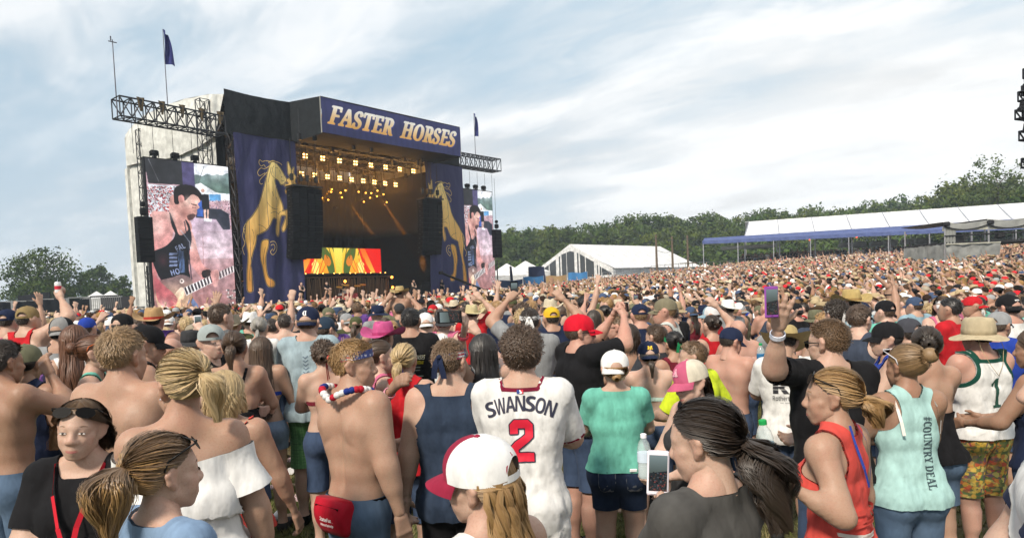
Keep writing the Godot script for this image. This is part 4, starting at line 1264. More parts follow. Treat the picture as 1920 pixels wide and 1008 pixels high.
func camera_platform() -> void:
	var grey := mat(lin(0.30, 0.31, 0.30), 0.6, "tarp")
	var pale := mat(lin(0.50, 0.50, 0.42), 0.7, "tarp")
	var dark := mat(lin(0.03, 0.03, 0.033), 0.8)
	var alu := mat(lin(0.4, 0.4, 0.42), 0.4, "", 0.6)
	var d := 48.0
	var l := spot(1772, 496, d)
	var r := spot(1990, 490, d)
	var g := on_ground(l)
	var w := r.x - l.x
	var o := thing("mixing_platform", "scaffold mixing platform with scalloped roof edge and grey mesh skirt, standing in the crowd", "platform", g, 0.03)
	var top := spot(1772, 424, d).y - g.y
	var deck := spot(1772, 456, d).y - g.y
	for k in 2:
		var x0 := -0.1 + k * 3.15
		var rows := []
		var st := begin()
		for s in 13:
			var t := s / 12.0
			var sag := -0.28 * sin(t * PI)
			rows.append([Vector3(x0 + 3.15 * t, top + 0.30 + sag * 0.5 + 0.1 * k, 0.05), Vector3(x0 + 3.15 * t, top + 0.02 + sag, 0.10)])
		for s in 12:
			quad(st, rows[s][0], rows[s + 1][0], rows[s + 1][1], rows[s][1])
			quad(st, rows[s][0] + Vector3(0, 0.02, -5.0), rows[s + 1][0] + Vector3(0, 0.02, -5.0), rows[s + 1][0], rows[s][0])
		put(o, "roof_cloth", done(st), grey)
		st = begin()
		for s in 12: quad(st, rows[s][1] + Vector3(0, 0.0, -0.02), rows[s + 1][1] + Vector3(0, 0.0, -0.02), rows[s + 1][1] + Vector3(0, -0.09, -0.02), rows[s][1] + Vector3(0, -0.09, -0.02))
		put(o, "roof_trim", done(st), dark)
	put(o, "roof_beam", box_mesh(Vector3(w, 0.32, 0.2)), pale, Vector3(w / 2, top - 0.18, -0.1))
	for k in 3:
		put(o, "roof_joint", box_mesh(Vector3(0.4, 0.3, 0.3), 0.06), dark, Vector3(0.05 + k * 3.15, top + 0.15, 0.2))
		for z in [0.0, -4.6]: put(o, "post", tube_mesh(Vector3(0.05 + k * 3.15, 0, z), Vector3(0.05 + k * 3.15, top, z), 0.06), alu)
	put(o, "deck", box_mesh(Vector3(w, 0.16, 4.8)), dark, Vector3(w / 2, deck, -2.4))
	put(o, "rail", tube_mesh(Vector3(0, deck + 0.5, 0.05), Vector3(w, deck + 0.62, 0.05), 0.05), dark)
	put(o, "corner_curtain", sheet(0.85, 1.15, 16, 8, func(a: float, b: float) -> Vector3: return Vector3(0, 0, 0.05 * sin(a * 24.0) * (0.5 + b))), grey, Vector3(0, top - 0.3, 0.02))
	put(o, "mesh_skirt", sheet(3.9, deck + 0.1, 40, 16, func(a: float, b: float) -> Vector3: return Vector3(0.02 * b, 0, 0.06 * sin(a * 15.0 + 2.0 * noise_soft.get_noise_2d(a * 4, b * 3)) + 0.10 * noise_soft.get_noise_2d(a * 5.0, b * 4.0))), grey, Vector3(0, deck - 0.06, 0.12))
	put(o, "skirt_edge", box_mesh(Vector3(3.9, 0.08, 0.06)), pale, Vector3(1.95, deck - 0.08, 0.2))
	put(o, "side_skirt", sheet(4.7, deck, 30, 8, func(a: float, b: float) -> Vector3: return Vector3(0, 0, 0.08 * noise_soft.get_noise_2d(a * 6.0, b * 4.0))), grey, Vector3(0, deck - 0.06, -4.7), Vector3(0, -PI / 2, 0))
	put(o, "lamp_cluster", box_mesh(Vector3(0.9, 0.8, 0.6), 0.1), dark, Vector3(1.35, top - 0.9, -0.8))
	put(o, "lamp_cluster", box_mesh(Vector3(0.5, 0.5, 0.5), 0.1), dark, Vector3(4.4, top - 0.75, -0.5))
func lighting_tower() -> void:
	var steel := mat(lin(0.02, 0.02, 0.025), 0.5, "", 0.4)
	var body := mat(lin(0.015, 0.015, 0.018), 0.5)
	var d := 34.0
	var p := on_ground(spot(1948, 500, d))
	var o := thing("lighting_tower", "tall black lattice tower stacked with lamps and platforms at the right edge", "tower", p, 0.35)
	var st := begin()
	var topy := spot(1920, 134, d).y - p.y
	var lowy := spot(1920, 326, d).y - p.y
	add_truss(st, Vector3(1.9, 0, 0), Vector3(1.9, topy + 0.8, 0), 0.9, Vector3.RIGHT, 18, 0.04)
	add_truss(st, Vector3(0, lowy, 0), Vector3(0, topy, 0), 0.7, Vector3.RIGHT, 8, 0.045)
	for y in [lowy + 0.3, topy - 0.4]: add_truss(st, Vector3(0, y, 0), Vector3(1.9, y, 0), 0.4, Vector3.UP, 3, 0.03)
	put(o, "lattice", done(st), steel)
	for f in [[146, 1908], [178, 1904], [190, 1894], [224, 1886], [262, 1896], [312, 1902]]:
		var y := spot(f[1], f[0], d).y - p.y
		var reach: float = (1952.0 - f[1]) / LENS * d
		st = begin()
		add_truss(st, Vector3(0.3, y, 0.3), Vector3(-reach, y + 0.06, 0.3), 0.42, Vector3.UP, 4, 0.042)
		add_tube(st, Vector3(-reach, y - 0.1, 0.3), Vector3(-0.2, y - 0.9, 0.3), 0.04)
		put(o, "bracket", done(st), steel)
		put(o, "lamp", box_mesh(Vector3(0.5, 0.44, 0.6), 0.06), body, Vector3(-reach + 0.45, y + 0.45, 0.4), Vector3(0.2, 0.2, 0.1))
		put(o, "lamp", box_mesh(Vector3(0.4, 0.5, 0.44), 0.06), body, Vector3(-reach + 1.0, y + 0.5, 0.2), Vector3(0.1, 0.5, 0))
		put(o, "lamp", box_mesh(Vector3(0.5, 0.4, 0.44), 0.06), body, Vector3(-reach + 1.2, y - 0.35, 0.35), Vector3(0.3, 0.1, 0))
	var y2 := spot(1885, 222, d).y - p.y
	st = begin()
	for k in 6: lathe(st, [Vector2(0.09, 0.0), Vector2(0.14, 0.05), Vector2(0.13, 0.20), Vector2(0.06, 0.24)], 9, Transform3D(Basis(Vector3.BACK, 0.4), Vector3(-1.95 + 0.13 * k * 1.9, y2 + 0.06 + 0.06 * k, 0.5)))
	put(o, "row_of_spots", done(st), body)
func build_field_edges() -> void:
	var wood := mat(lin(0.16, 0.12, 0.085), 0.9, "rough")
	var tops := []
	var who := ["left and tallest", "middle", "right"]
	for k in 3:
		var px: float = [1230.0, 1260.0, 1289.0][k]
		var p := spot(px, [440, 443, 441][k], 86.0 + k * 2.0)
		var g := on_ground(p)
		var o := thing("utility_pole", "%s of the three bare wooden poles before the white tent" % who[k], "pole", g)
		put(o, "shaft", tube_mesh(Vector3.ZERO, Vector3(0, p.y - g.y, 0), 0.16, 0.12, 10), wood)
		if k == 2: put(o, "cross_arm", box_mesh(Vector3(2.2, 0.12, 0.12)), wood, Vector3(0, (p.y - g.y) * 0.36, 0.15))
		put(o, "bolt_band", tube_mesh(Vector3(0, p.y - g.y - 0.5, 0), Vector3(0, p.y - g.y - 0.4, 0), 0.15, 0.15, 10), mat(lin(0.1, 0.1, 0.1), 0.5, "", 0.5))
		tops.append(p + Vector3.DOWN * 0.4)
	var wires := begin()
	tops.append(spot(1360, 446, 95.0))
	for k in 3:
		for h in 3:
			var o := Vector3.DOWN * h * 0.75
			for s in 6:
				var t0 := s / 6.0
				var t1 := (s + 1) / 6.0
				add_tube(wires, tops[k].lerp(tops[k + 1], t0) + o + Vector3.DOWN * 0.25 * sin(t0 * PI), tops[k].lerp(tops[k + 1], t1) + o + Vector3.DOWN * 0.25 * sin(t1 * PI), 0.022, -1, 4)
	var wo := put(self, "overhead_wires", done(wires), mat(lin(0.05, 0.05, 0.05), 0.6))
	tag(wo, "thin wires strung between the wooden poles", "wires")
	var post := mat(lin(0.3, 0.3, 0.32), 0.4, "", 0.6)
	var scrim := mat(lin(0.10, 0.16, 0.30), 0.8, "cloth")
	var last := Vector3.INF
	for k in 20:
		var px := 1130.0 + k * 13.0
		var p := on_ground(spot(px, 500, 82.0 + k * 0.9))
		if last != Vector3.INF:
			var mid := (p + last) / 2
			var len := (p - last).length()
			var f := thing("wire_fence", "wire fence length with blue scrim along the far edge of the crowd", "fence", on_ground(mid), atan2(-(p - last).z, (p - last).x), "wire fences along the far edge of the field")
			put(f, "scrim", box_mesh(Vector3(len - 0.05, 1.1, 0.02)), scrim, Vector3(0, 0.55, 0))
			put(f, "top_rail", tube_mesh(Vector3(-len / 2, 2.1, 0), Vector3(len / 2, 2.1, 0), 0.03, -1, 5), post)
			put(f, "mid_rail", tube_mesh(Vector3(-len / 2, 1.15, 0), Vector3(len / 2, 1.15, 0), 0.02, -1, 5), post)
			put(f, "post", tube_mesh(Vector3(-len / 2, 0, 0), Vector3(-len / 2, 2.15, 0), 0.035, -1, 6), post)
		last = p
	for q in [[1024, 1063, 519, 532, lin(0.42, 0.28, 0.14), "tan and orange"], [1066, 1102, 513, 527, lin(0.07, 0.25, 0.55), "bright blue patterned"], [982, 1020, 521, 536, lin(0.05, 0.19, 0.42), "blue draped"], [928, 980, 528, 540, lin(0.06, 0.10, 0.20), "dark blue low"]]:
		var l := spot(q[0], q[3], 79.0)
		var r := spot(q[1], q[3] - 3.0, 79.0)
		var h := spot(q[0], q[2], 79.0).y - l.y + 0.1
		var g := on_ground(l)
		var o := thing("fence_banner", "%s banner tied to the fence between the right screen and the gabled tent" % q[5], "banner", l, atan2(-(r - l).z, (r - l).x))
		var ww := (r - l).length()
		put(o, "cloth", sheet(ww, h, 20, 6, func(a: float, b: float) -> Vector3: return Vector3(0, 0.05 * sin(a * 8.0), 0.08 * sin(a * 11.0))), mat(q[4], 0.7, "cloth"), Vector3(0, h, 0))
		for e in [0.0, 1.0]: put(o, "post", tube_mesh(Vector3(ww * e, g.y - l.y - 0.3, -0.1), Vector3(ww * e, h + 0.1, -0.1), 0.04), post)
	for q in [[956, 499, 536, 0.22, "thin dark blue feather flag right of the right screen"], [991, 500, 532, 1.9, "dark draped banner stand beside the small peaked tents"]]:
		var p := spot(q[0], q[1], 80.0)
		var g := on_ground(p)
		var o := thing("feather_flag", q[4], "flag", g, 0.2)
		var h: float = p.y - g.y
		put(o, "pole", tube_mesh(Vector3.ZERO, Vector3(0, h, 0), 0.05), post)
		put(o, "cloth", sheet(q[3], h * 0.72, 8, 12, func(a: float, b: float) -> Vector3: return Vector3(0.15 * b * a, -0.15 * a * a + 0.1 * a, 0.08 * sin(a * 5.0 + b * 6.0))), mat(lin(0.025, 0.035, 0.085), 0.8, "cloth"), Vector3(0, h, 0.02))
	var black := mat(lin(0.012, 0.013, 0.017), 0.8, "tarp")
	for k in 4:
		var px0: float = [-30.0, 24.0, 78.0, 129.0][k]
		var px1: float = [22.0, 76.0, 126.0, 170.0][k]
		var p0 := spot(px0, 590, 62.0 + k * 1.2)
		var p1 := spot(px1, 588, 63.2 + k * 1.2)
		p0 = on_ground(p0); p1 = on_ground(p1)
		var h: float = spot(px0, [567.0, 565.0, 561.0, 558.0][k], 62.0 + k * 1.2).y - p0.y
		var o := thing("site_fence", "%s of four black covered fence panels left of the stage" % ["first", "second", "third", "fourth"][k], "fence", p0, atan2(-(p1 - p0).z, (p1 - p0).x))
		var ww := (p1 - p0).length()
		if k < 3:
			put(o, "cover", sheet(ww, h, 20, 8, func(a: float, b: float) -> Vector3: return Vector3(0, -0.03 * sin(a * PI * 3.0), 0.05 * sin(a * 12.0))), black, Vector3(0, h, 0.06))
		else:
			for s in 22: put(o, "bar", tube_mesh(Vector3(ww * s / 21.0, 0, 0), Vector3(ww * s / 21.0, h, 0), 0.035, -1, 5), black)
			put(o, "backing", box_mesh(Vector3(ww, h * 0.9, 0.05)), mat(lin(0.03, 0.033, 0.035), 0.9), Vector3(ww / 2, h / 2, -0.6))
		put(o, "top_rail", box_mesh(Vector3(ww, 0.09, 0.09)), mat(lin(0.35, 0.36, 0.37), 0.5), Vector3(ww / 2, h, 0))
		for e in [0.0, 1.0]: put(o, "post", box_mesh(Vector3(0.14, h, 0.1)), mat(lin(0.3, 0.31, 0.32), 0.5), Vector3(ww * e, h / 2, 0.02))
	var q0 := spot(172, 590, 64.0)
	var cage := thing("open_container", "open barred container below the peaked canopies left of the stage", "container", on_ground(q0), 0.05)
	var ch := spot(172, 556, 64.0).y - on_ground(q0).y
	for s in 16: put(cage, "bar", tube_mesh(Vector3(s * 0.18, 0, 0), Vector3(s * 0.18, ch, 0), 0.025, -1, 5), mat(lin(0.2, 0.2, 0.2), 0.5))
	put(cage, "frame", box_mesh(Vector3(2.8, 0.14, 0.14)), mat(lin(0.03, 0.03, 0.03)), Vector3(1.35, ch, 0))
	put(cage, "backing", box_mesh(Vector3(2.7, ch * 0.95, 0.05)), mat(lin(0.035, 0.035, 0.04)), Vector3(1.35, ch / 2, -1.6))
	for s in 5:
		var p := on_ground(spot(176 + s * 20, 592, 60.0))
		var b := thing("service_barrier", "%s barrier panel of the row beside the white stage wall" % ["first", "second", "third", "fourth", "last"][s], "barrier", p, 0.05)
		var st := begin()
		for e in 12: add_tube(st, Vector3(e * 0.085, 0.4, 0), Vector3(e * 0.085, 2.2, 0), 0.02, -1, 4)
		add_tube(st, Vector3(0, 2.2, 0), Vector3(0.95, 2.2, 0), 0.03); add_tube(st, Vector3(0, 0.5, 0), Vector3(0.95, 0.5, 0), 0.03)
		put(b, "bars", done(st), mat(lin(0.025, 0.025, 0.03), 0.5))
	var tilt := thing("tilted_black_panel", "tilted black panel roof behind the black fence under the oak", "panel", spot(60, 566, 74.0), 0.1)
	put(tilt, "panel", box_mesh(Vector3(3.2, 0.75, 0.15)), black, Vector3(0.2, 0.5, 0), Vector3(-0.3, 0, 0.10))
	put(tilt, "mast", tube_mesh(Vector3(0, -3.2, 0), Vector3(0, 0.4, 0), 0.08), post)
	var t0 := spot(140, 600, 57.0)
	var t1 := spot(262, 594, 58.0)
	var tarp := thing("blue_tarp_barrier", "bright blue tarp barrier behind the crowd at the left", "barrier", on_ground(t0), atan2(-(t1 - t0).z, (t1 - t0).x))
	var th := spot(140, 588, 57.0).y - on_ground(t0).y
	put(tarp, "cloth", sheet((t1 - t0).length(), th, 40, 6, func(a: float, b: float) -> Vector3: return Vector3(0, 0.04 * sin(a * 20.0), 0.05 * sin(a * 31.0))), mat(lin(0.03, 0.13, 0.42), 0.6, "cloth"), Vector3(0, th, 0))
	put(tarp, "top_rail", tube_mesh(Vector3(0, th, 0), Vector3((t1 - t0).length(), th, 0), 0.03), post)
class Field:
	var o: Vector3
	var c: float
	var nx: int
	var ny: int
	var nz: int
	var k: float
	var s := PackedFloat32Array()
	func _init(lo: Vector3, hi: Vector3, cell: float, soft: float) -> void:
		o = lo; c = cell; k = soft
		nx = ceili((hi.x - lo.x) / cell) + 2
		ny = ceili((hi.y - lo.y) / cell) + 2
		nz = ceili((hi.z - lo.z) / cell) + 2
		s.resize(nx * ny * nz)
	func cone(a: Vector3, b: Vector3, ra: float, rb: float, w := Vector3.ZERO, q := 1.0, mode := 0) -> void:
		var e := maxf(ra, rb) + k * 4.0
		var lo := a.min(b) - Vector3(e, e, e)
		var hi := a.max(b) + Vector3(e, e, e)
		var x0 := maxi(0, floori((lo.x - o.x) / c)); var x1 := mini(nx, ceili((hi.x - o.x) / c) + 1)
		var y0 := maxi(0, floori((lo.y - o.y) / c)); var y1 := mini(ny, ceili((hi.y - o.y) / c) + 1)
		var z0 := maxi(0, floori((lo.z - o.z) / c)); var z1 := mini(nz, ceili((hi.z - o.z) / c) + 1)
		var ab := b - a
		var inv := 1.0 / maxf(ab.length_squared(), 1e-9)
		var dr := rb - ra
		var flat := q != 1.0
		var q1 := q - 1.0
		var ik := 1.0 / k
		var far := k * 4.0
		for z in range(z0, z1):
			for y in range(y0, y1):
				var i := (z * ny + y) * nx + x0
				var v := Vector3(o.x + x0 * c, o.y + y * c, o.z + z * c) - a
				for x in range(x0, x1):
					var t := clampf(v.dot(ab) * inv, 0.0, 1.0)
					var d := v - ab * t
					if flat: d += w * (d.dot(w) * q1)
					var f := d.length() - (ra + dr * t)
					if mode == 0:
						if f < far: s[i] += exp(-f * ik)
					elif f < far:
						s[i] = 1.0 / (1.0 / maxf(s[i], 1e-9) + exp(-f * ik))
					v.x += c
					i += 1
	func ball(a: Vector3, r: Vector3, mode := 0) -> void:
		var m := maxf(r.x, maxf(r.y, r.z))
		var n := minf(r.x, minf(r.y, r.z))
		var e := k * 4.0
		var x0 := maxi(0, floori((a.x - r.x - e - o.x) / c)); var x1 := mini(nx, ceili((a.x + r.x + e - o.x) / c) + 1)
		var y0 := maxi(0, floori((a.y - r.y - e - o.y) / c)); var y1 := mini(ny, ceili((a.y + r.y + e - o.y) / c) + 1)
		var z0 := maxi(0, floori((a.z - r.z - e - o.z) / c)); var z1 := mini(nz, ceili((a.z + r.z + e - o.z) / c) + 1)
		var ik := 1.0 / k
		var ir := Vector3.ONE / r
		var ir2 := ir * ir
		for z in range(z0, z1):
			for y in range(y0, y1):
				var i := (z * ny + y) * nx + x0
				var v := Vector3(o.x + x0 * c, o.y + y * c, o.z + z * c) - a
				for x in range(x0, x1):
					var k0 := (v * ir).length()
					var k1 := (v * ir2).length()
					var f := k0 * (k0 - 1.0) / maxf(k1, 1e-4) if k0 > 0.2 else -n
					if mode == 0:
						if f < e: s[i] += exp(-f * ik)
					elif f < e:
						s[i] = 1.0 / (1.0 / maxf(s[i], 1e-9) + exp(-f * ik))
					v.x += c
					i += 1
	func mesh() -> Array:
		var verts := PackedVector3Array()
		var idx := PackedInt32Array()
		var at := PackedInt32Array()
		at.resize(s.size())
		var sx := 1
		var sy := nx
		var sz := nx * ny
		for z in nz - 1:
			for y in ny - 1:
				var i := (z * ny + y) * nx
				var m := 0
				for b in 4:
					if s[i + (sy if b & 1 else 0) + (sz if b & 2 else 0)] >= 1.0: m |= 1 << (b * 2)
				for x in nx - 1:
					var n := 0
					if s[i + 1] >= 1.0: n |= 1
					if s[i + 1 + sy] >= 1.0: n |= 4
					if s[i + 1 + sz] >= 1.0: n |= 16
					if s[i + 1 + sy + sz] >= 1.0: n |= 64
					if m + n * 2 != 0 and not (m == 85 and n == 85):
						var sum := Vector3.ZERO
						var cnt := 0
						var l := [0.0, 0.0, 0.0, 0.0, 0.0, 0.0, 0.0, 0.0]
						for q in 8:
							l[q] = clampf(log(maxf(s[i + (q & 1) + (sy if q & 2 else 0) + (sz if q & 4 else 0)], 1e-6)), -9.0, 9.0)
						for q in 8:
							for ax in 3:
								var r := q | (1 << ax)
								if r != q and (l[q] >= 0.0) != (l[r] >= 0.0):
									var t: float = l[q] / (l[q] - l[r])
									var p := Vector3(q & 1, (q >> 1) & 1, q >> 2)
									p[ax] = t
									sum += p
									cnt += 1
						at[i] = verts.size()
						verts.append(o + (Vector3(x, y, z) + sum / cnt) * c)
						if x > 0 and y > 0 and z > 0:
							var in0: bool = l[0] >= 0.0
							if in0 != (l[1] >= 0.0): _quad(idx, at[i - sy - sz], at[i - sz], at[i], at[i - sy], in0)
							if in0 != (l[2] >= 0.0): _quad(idx, at[i - sz - sx], at[i - sx], at[i], at[i - sz], in0)
							if in0 != (l[4] >= 0.0): _quad(idx, at[i - sx - sy], at[i - sy], at[i], at[i - sx], in0)
					m = n
					i += 1
		return [verts, idx]
	func _quad(idx: PackedInt32Array, a: int, b: int, d: int, e: int, out: bool) -> void:
		if out:
			idx.append(a); idx.append(d); idx.append(b); idx.append(a); idx.append(e); idx.append(d)
		else:
			idx.append(a); idx.append(b); idx.append(d); idx.append(a); idx.append(d); idx.append(e)
static func normals_of(v: PackedVector3Array, ix: PackedInt32Array) -> PackedVector3Array:
	var n := PackedVector3Array()
	n.resize(v.size())
	for i in range(0, ix.size(), 3):
		var a := ix[i]; var b := ix[i + 1]; var c := ix[i + 2]
		var f := (v[c] - v[a]).cross(v[b] - v[a])
		n[a] += f; n[b] += f; n[c] += f
	for i in n.size(): n[i] = n[i].normalized()
	return n
static func clipped(v: PackedVector3Array, n: PackedVector3Array, ix: PackedInt32Array, g: PackedFloat32Array, lift: PackedFloat32Array, hem := true) -> Array:
	var ov := PackedVector3Array()
	var on := PackedVector3Array()
	var oi := PackedInt32Array()
	var src := PackedInt32Array()
	var map := PackedInt32Array()
	map.resize(v.size())
	map.fill(-1)
	var cuts := {}
	var lifted := lift.size() > 0
	for i in range(0, ix.size(), 3):
		var p := [ix[i], ix[i + 1], ix[i + 2]]
		var inside := 0
		for q in 3:
			if g[p[q]] > 0.0: inside += 1
		if inside == 0: continue
		var poly := PackedInt32Array()
		var edge := PackedInt32Array()
		for q in 3:
			var a: int = p[q]
			var b: int = p[(q + 1) % 3]
			if g[a] > 0.0:
				if map[a] < 0:
					map[a] = ov.size()
					ov.append(v[a] + (n[a] * lift[a] if lifted else Vector3.ZERO)); on.append(n[a]); src.append(a)
				poly.append(map[a])
			if (g[a] > 0.0) != (g[b] > 0.0):
				var lo := mini(a, b)
				var hi := maxi(a, b)
				var key := lo * 1000003 + hi
				if not cuts.has(key):
					var t := g[lo] / (g[lo] - g[hi])
					cuts[key] = ov.size()
					var nn := n[lo].lerp(n[hi], t).normalized()
					ov.append(v[lo].lerp(v[hi], t) + (nn * lerpf(lift[lo], lift[hi], t) if lifted else Vector3.ZERO)); on.append(nn); src.append(lo)
				poly.append(cuts[key])
				edge.append(cuts[key])
		for q in range(1, poly.size() - 1):
			oi.append(poly[0]); oi.append(poly[q]); oi.append(poly[q + 1])
		if hem and lifted and edge.size() == 2:
			var a := edge[0]
			var b := edge[1]
			var na := ov.size()
			for e in [a, b]:
				ov.append(ov[e] - on[e] * (0.012 + maxf(0.0, lift[src[e]] - 0.01))); on.append(on[e]); src.append(src[e])
			oi.append(a); oi.append(na); oi.append(b); oi.append(b); oi.append(na); oi.append(na + 1)
			oi.append(a); oi.append(b); oi.append(na); oi.append(b); oi.append(na + 1); oi.append(na)
	return [ov, on, oi, src]
static func array_mesh(v: PackedVector3Array, n: PackedVector3Array, ix: PackedInt32Array, col = null, uv = null) -> ArrayMesh:
	var a := []
	a.resize(Mesh.ARRAY_MAX)
	a[Mesh.ARRAY_VERTEX] = v
	a[Mesh.ARRAY_NORMAL] = n
	a[Mesh.ARRAY_INDEX] = ix
	if col != null: a[Mesh.ARRAY_COLOR] = col
	if uv != null: a[Mesh.ARRAY_TEX_UV] = uv
	var m := ArrayMesh.new()
	if v.size(): m.add_surface_from_arrays(Mesh.PRIMITIVE_TRIANGLES, a)
	return m
func head_skin(female: bool, cell: float) -> Array:
	var f := Field.new(Vector3(-0.115, -0.16, -0.16), Vector3(0.115, 0.15, 0.135), cell, maxf(0.0065, cell * 1.1))
	var w := 0.93 if female else 1.0
	f.ball(Vector3(0, 0.030, 0.014), Vector3(0.071 * w, 0.086, 0.090))
	f.ball(Vector3(0, 0.028, -0.022), Vector3(0.060 * w, 0.066, 0.062))
	f.ball(Vector3(0, -0.040, -0.022), Vector3(0.055 * w, 0.070, 0.062))
	f.ball(Vector3(0, -0.066, -0.050), Vector3(0.036 * w, 0.032, 0.034))
	f.cone(Vector3(0, -0.100, -0.060), Vector3(0, -0.088, -0.040), 0.016 * w, 0.022)
	for s in [-1.0, 1.0]:
		f.cone(Vector3(s * 0.048 * w, -0.055, 0.0), Vector3(s * 0.016, -0.098, -0.056), 0.016, 0.014)
		f.cone(Vector3(s * 0.034 * w, -0.028, -0.062), Vector3(s * 0.050 * w, -0.018, -0.036), 0.017, 0.016)
		f.cone(Vector3(s * 0.012, 0.022, -0.078), Vector3(s * 0.044 * w, 0.020, -0.060), 0.010, 0.009)
		f.ball(Vector3(s * 0.030 * w, -0.046, -0.046), Vector3(0.027, 0.032, 0.028))
		f.ball(Vector3(s * 0.031 * w, 0.001, -0.092), Vector3(0.015, 0.010, 0.016), 1)
		f.ball(Vector3(s * 0.031 * w, 0.001, -0.070), Vector3(0.0115, 0.0110, 0.0110))
		if cell < 0.013:
			var e := [Vector3(0.070, 0.020, 0.004), Vector3(0.080, 0.029, 0.018), Vector3(0.086, 0.012, 0.031), Vector3(0.080, -0.014, 0.024), Vector3(0.071, -0.032, 0.008)]
			for j in 4: f.cone(e[j] * Vector3(s * w, 1, 1), e[j + 1] * Vector3(s * w, 1, 1), 0.0052, 0.0050 if j < 3 else 0.0062)
			f.cone(Vector3(s * 0.072 * w, 0.010, 0.012), Vector3(s * 0.072 * w, -0.016, 0.012), 0.0085, 0.0075)
		f.ball(Vector3(s * 0.012, -0.034, -0.092), Vector3(0.009, 0.008, 0.010))
		f.cone(Vector3(0, -0.0665, -0.079), Vector3(s * 0.018, -0.0690, -0.070), 0.0062, 0.004)
		f.cone(Vector3(0, -0.0785, -0.076), Vector3(s * 0.016, -0.0750, -0.069), 0.0066, 0.004)
	f.cone(Vector3(0, 0.010, -0.082), Vector3(0, -0.028, -0.101), 0.0075, 0.0105)
	f.cone(Vector3(0, -0.05, 0.02), Vector3(0, -0.16, 0.030), 0.050 * w, 0.050 * w)
	var m := f.mesh()
	var v: PackedVector3Array = m[0]
	var n := normals_of(v, m[1])
	var col := PackedColorArray()
	for p in v:
		var c := Color(1, 1, 1)
		var lip := smoothstep(0.008, 0.003, absf(p.y + 0.0725)) * smoothstep(0.024, 0.017, absf(p.x)) * (1.0 if p.z < -0.055 else 0.0)
		c = c.lerp(Color(0.86, 0.50, 0.48), lip * 0.8)
		var cheek := exp(-(Vector3(absf(p.x), p.y, p.z) - Vector3(0.045, -0.03, -0.06)).length_squared() / 0.0006)
		c = c.lerp(Color(1.02, 0.78, 0.74), 0.5 * cheek)
		var nose := exp(-(p - Vector3(0, -0.03, -0.105)).length_squared() / 0.0004)
		c = c.lerp(Color(1.0, 0.8, 0.76), 0.5 * nose)
		var ear := smoothstep(0.066, 0.075, absf(p.x))
		c = c.lerp(Color(1.0, 0.80, 0.76), 0.4 * ear)
		col.append(c)
	return [v, n, m[1], col]
func hand_skin(curl: float, spread: float, cell: float) -> Array:
	var f := Field.new(Vector3(-0.075, -0.05, -0.11), Vector3(0.105, 0.215, 0.06), cell, maxf(0.0042, cell * 0.85))
	f.cone(Vector3(0, -0.04, 0), Vector3(0, 0.01, 0), 0.026, 0.025, Vector3.BACK, 1.3)
	for i in 4:
		var x := -0.030 + 0.020 * i
		f.cone(Vector3(x * 0.55, 0.015, 0), Vector3(x, 0.085, -0.002), 0.0165, 0.0115)
	f.cone(Vector3(0.018, 0.02, -0.010), Vector3(0.030, 0.055, -0.014), 0.017, 0.013)
	for i in 4:
		var x := -0.030 + 0.020 * i
		var len: float = [0.031, 0.040, 0.044, 0.040][i]
		var fan := (x + 0.001) * spread * 9.0
		var p := Vector3(x, 0.088, -0.002)
		var ang := curl * 0.8
		for j in 3:
			var l: float = len * [1.0, 0.68, 0.52][j]
			var d := Vector3(sin(fan) * cos(ang), cos(ang) * cos(fan), -sin(ang))
			f.cone(p, p + d * l, 0.0098 - 0.0009 * j, 0.0090 - 0.0010 * j)
			p += d * l
			ang += curl * [1.15, 0.85, 0.0][j] + 0.06
	var q := Vector3(0.030, 0.040, -0.012)
	var td := Vector3(0.72, 0.62, -0.30).normalized().lerp(Vector3(0.42, 0.62, -0.72).normalized(), clampf(curl, 0, 1)).normalized()
	f.cone(q, q + td * 0.038, 0.0125, 0.0105)
	q += td * 0.038
	td = (td + Vector3(-0.25, 0.25, -0.35 * curl)).normalized()
	f.cone(q, q + td * 0.032, 0.0105, 0.0080)
	var m := f.mesh()
	return [m[0], normals_of(m[0], m[1]), m[1]]
const SHOULDER := 1.425
var hands := {}
var heads := {}
static func two_bone(a: Vector3, t: Vector3, l1: float, l2: float, pole: Vector3) -> Array:
	var d := t - a
	var len := minf(d.length(), (l1 + l2) * 0.995)
	d = d.normalized()
	var x := (l1 * l1 - l2 * l2 + len * len) / (2.0 * len)
	var h := sqrt(maxf(0.0, l1 * l1 - x * x))
	var side := (pole - d * pole.dot(d)).normalized()
	var e := a + d * x + side * h
	return [e, a + d * len]
const ARMS := {
	"down": [Vector3(0.275, 0.86, -0.03), Vector3(0.5, 0, 1)],
	"loose": [Vector3(0.30, 0.90, -0.12), Vector3(0.6, 0, 1)],
	"cup": [Vector3(0.13, 1.13, -0.34), Vector3(0.7, -1, 0.3)],
	"belly": [Vector3(0.03, 1.08, -0.24), Vector3(1, -0.6, 0.2)],
	"hip": [Vector3(0.19, 1.01, -0.02), Vector3(1, 0, 0.5)],
	"face": [Vector3(0.10, 1.50, -0.22), Vector3(0.7, -1, 0.1)],
	"phone": [Vector3(0.07, 1.70, -0.36), Vector3(0.7, -1, 0)],
	"phone_low": [Vector3(0.08, 1.36, -0.38), Vector3(0.7, -1, 0.1)],
	"up": [Vector3(0.26, 1.96, -0.12), Vector3(1, -0.2, 0.2)],
	"up_out": [Vector3(0.45, 1.84, -0.16), Vector3(0.4, -1, 0.3)],
	"up_bent": [Vector3(0.20, 1.80, -0.20), Vector3(1, -0.4, 0)],
	"forward": [Vector3(0.16, 1.52, -0.55), Vector3(0.5, -1, 0)],
	"clap": [Vector3(0.05, 1.50, -0.32), Vector3(1, -0.8, 0)],
}
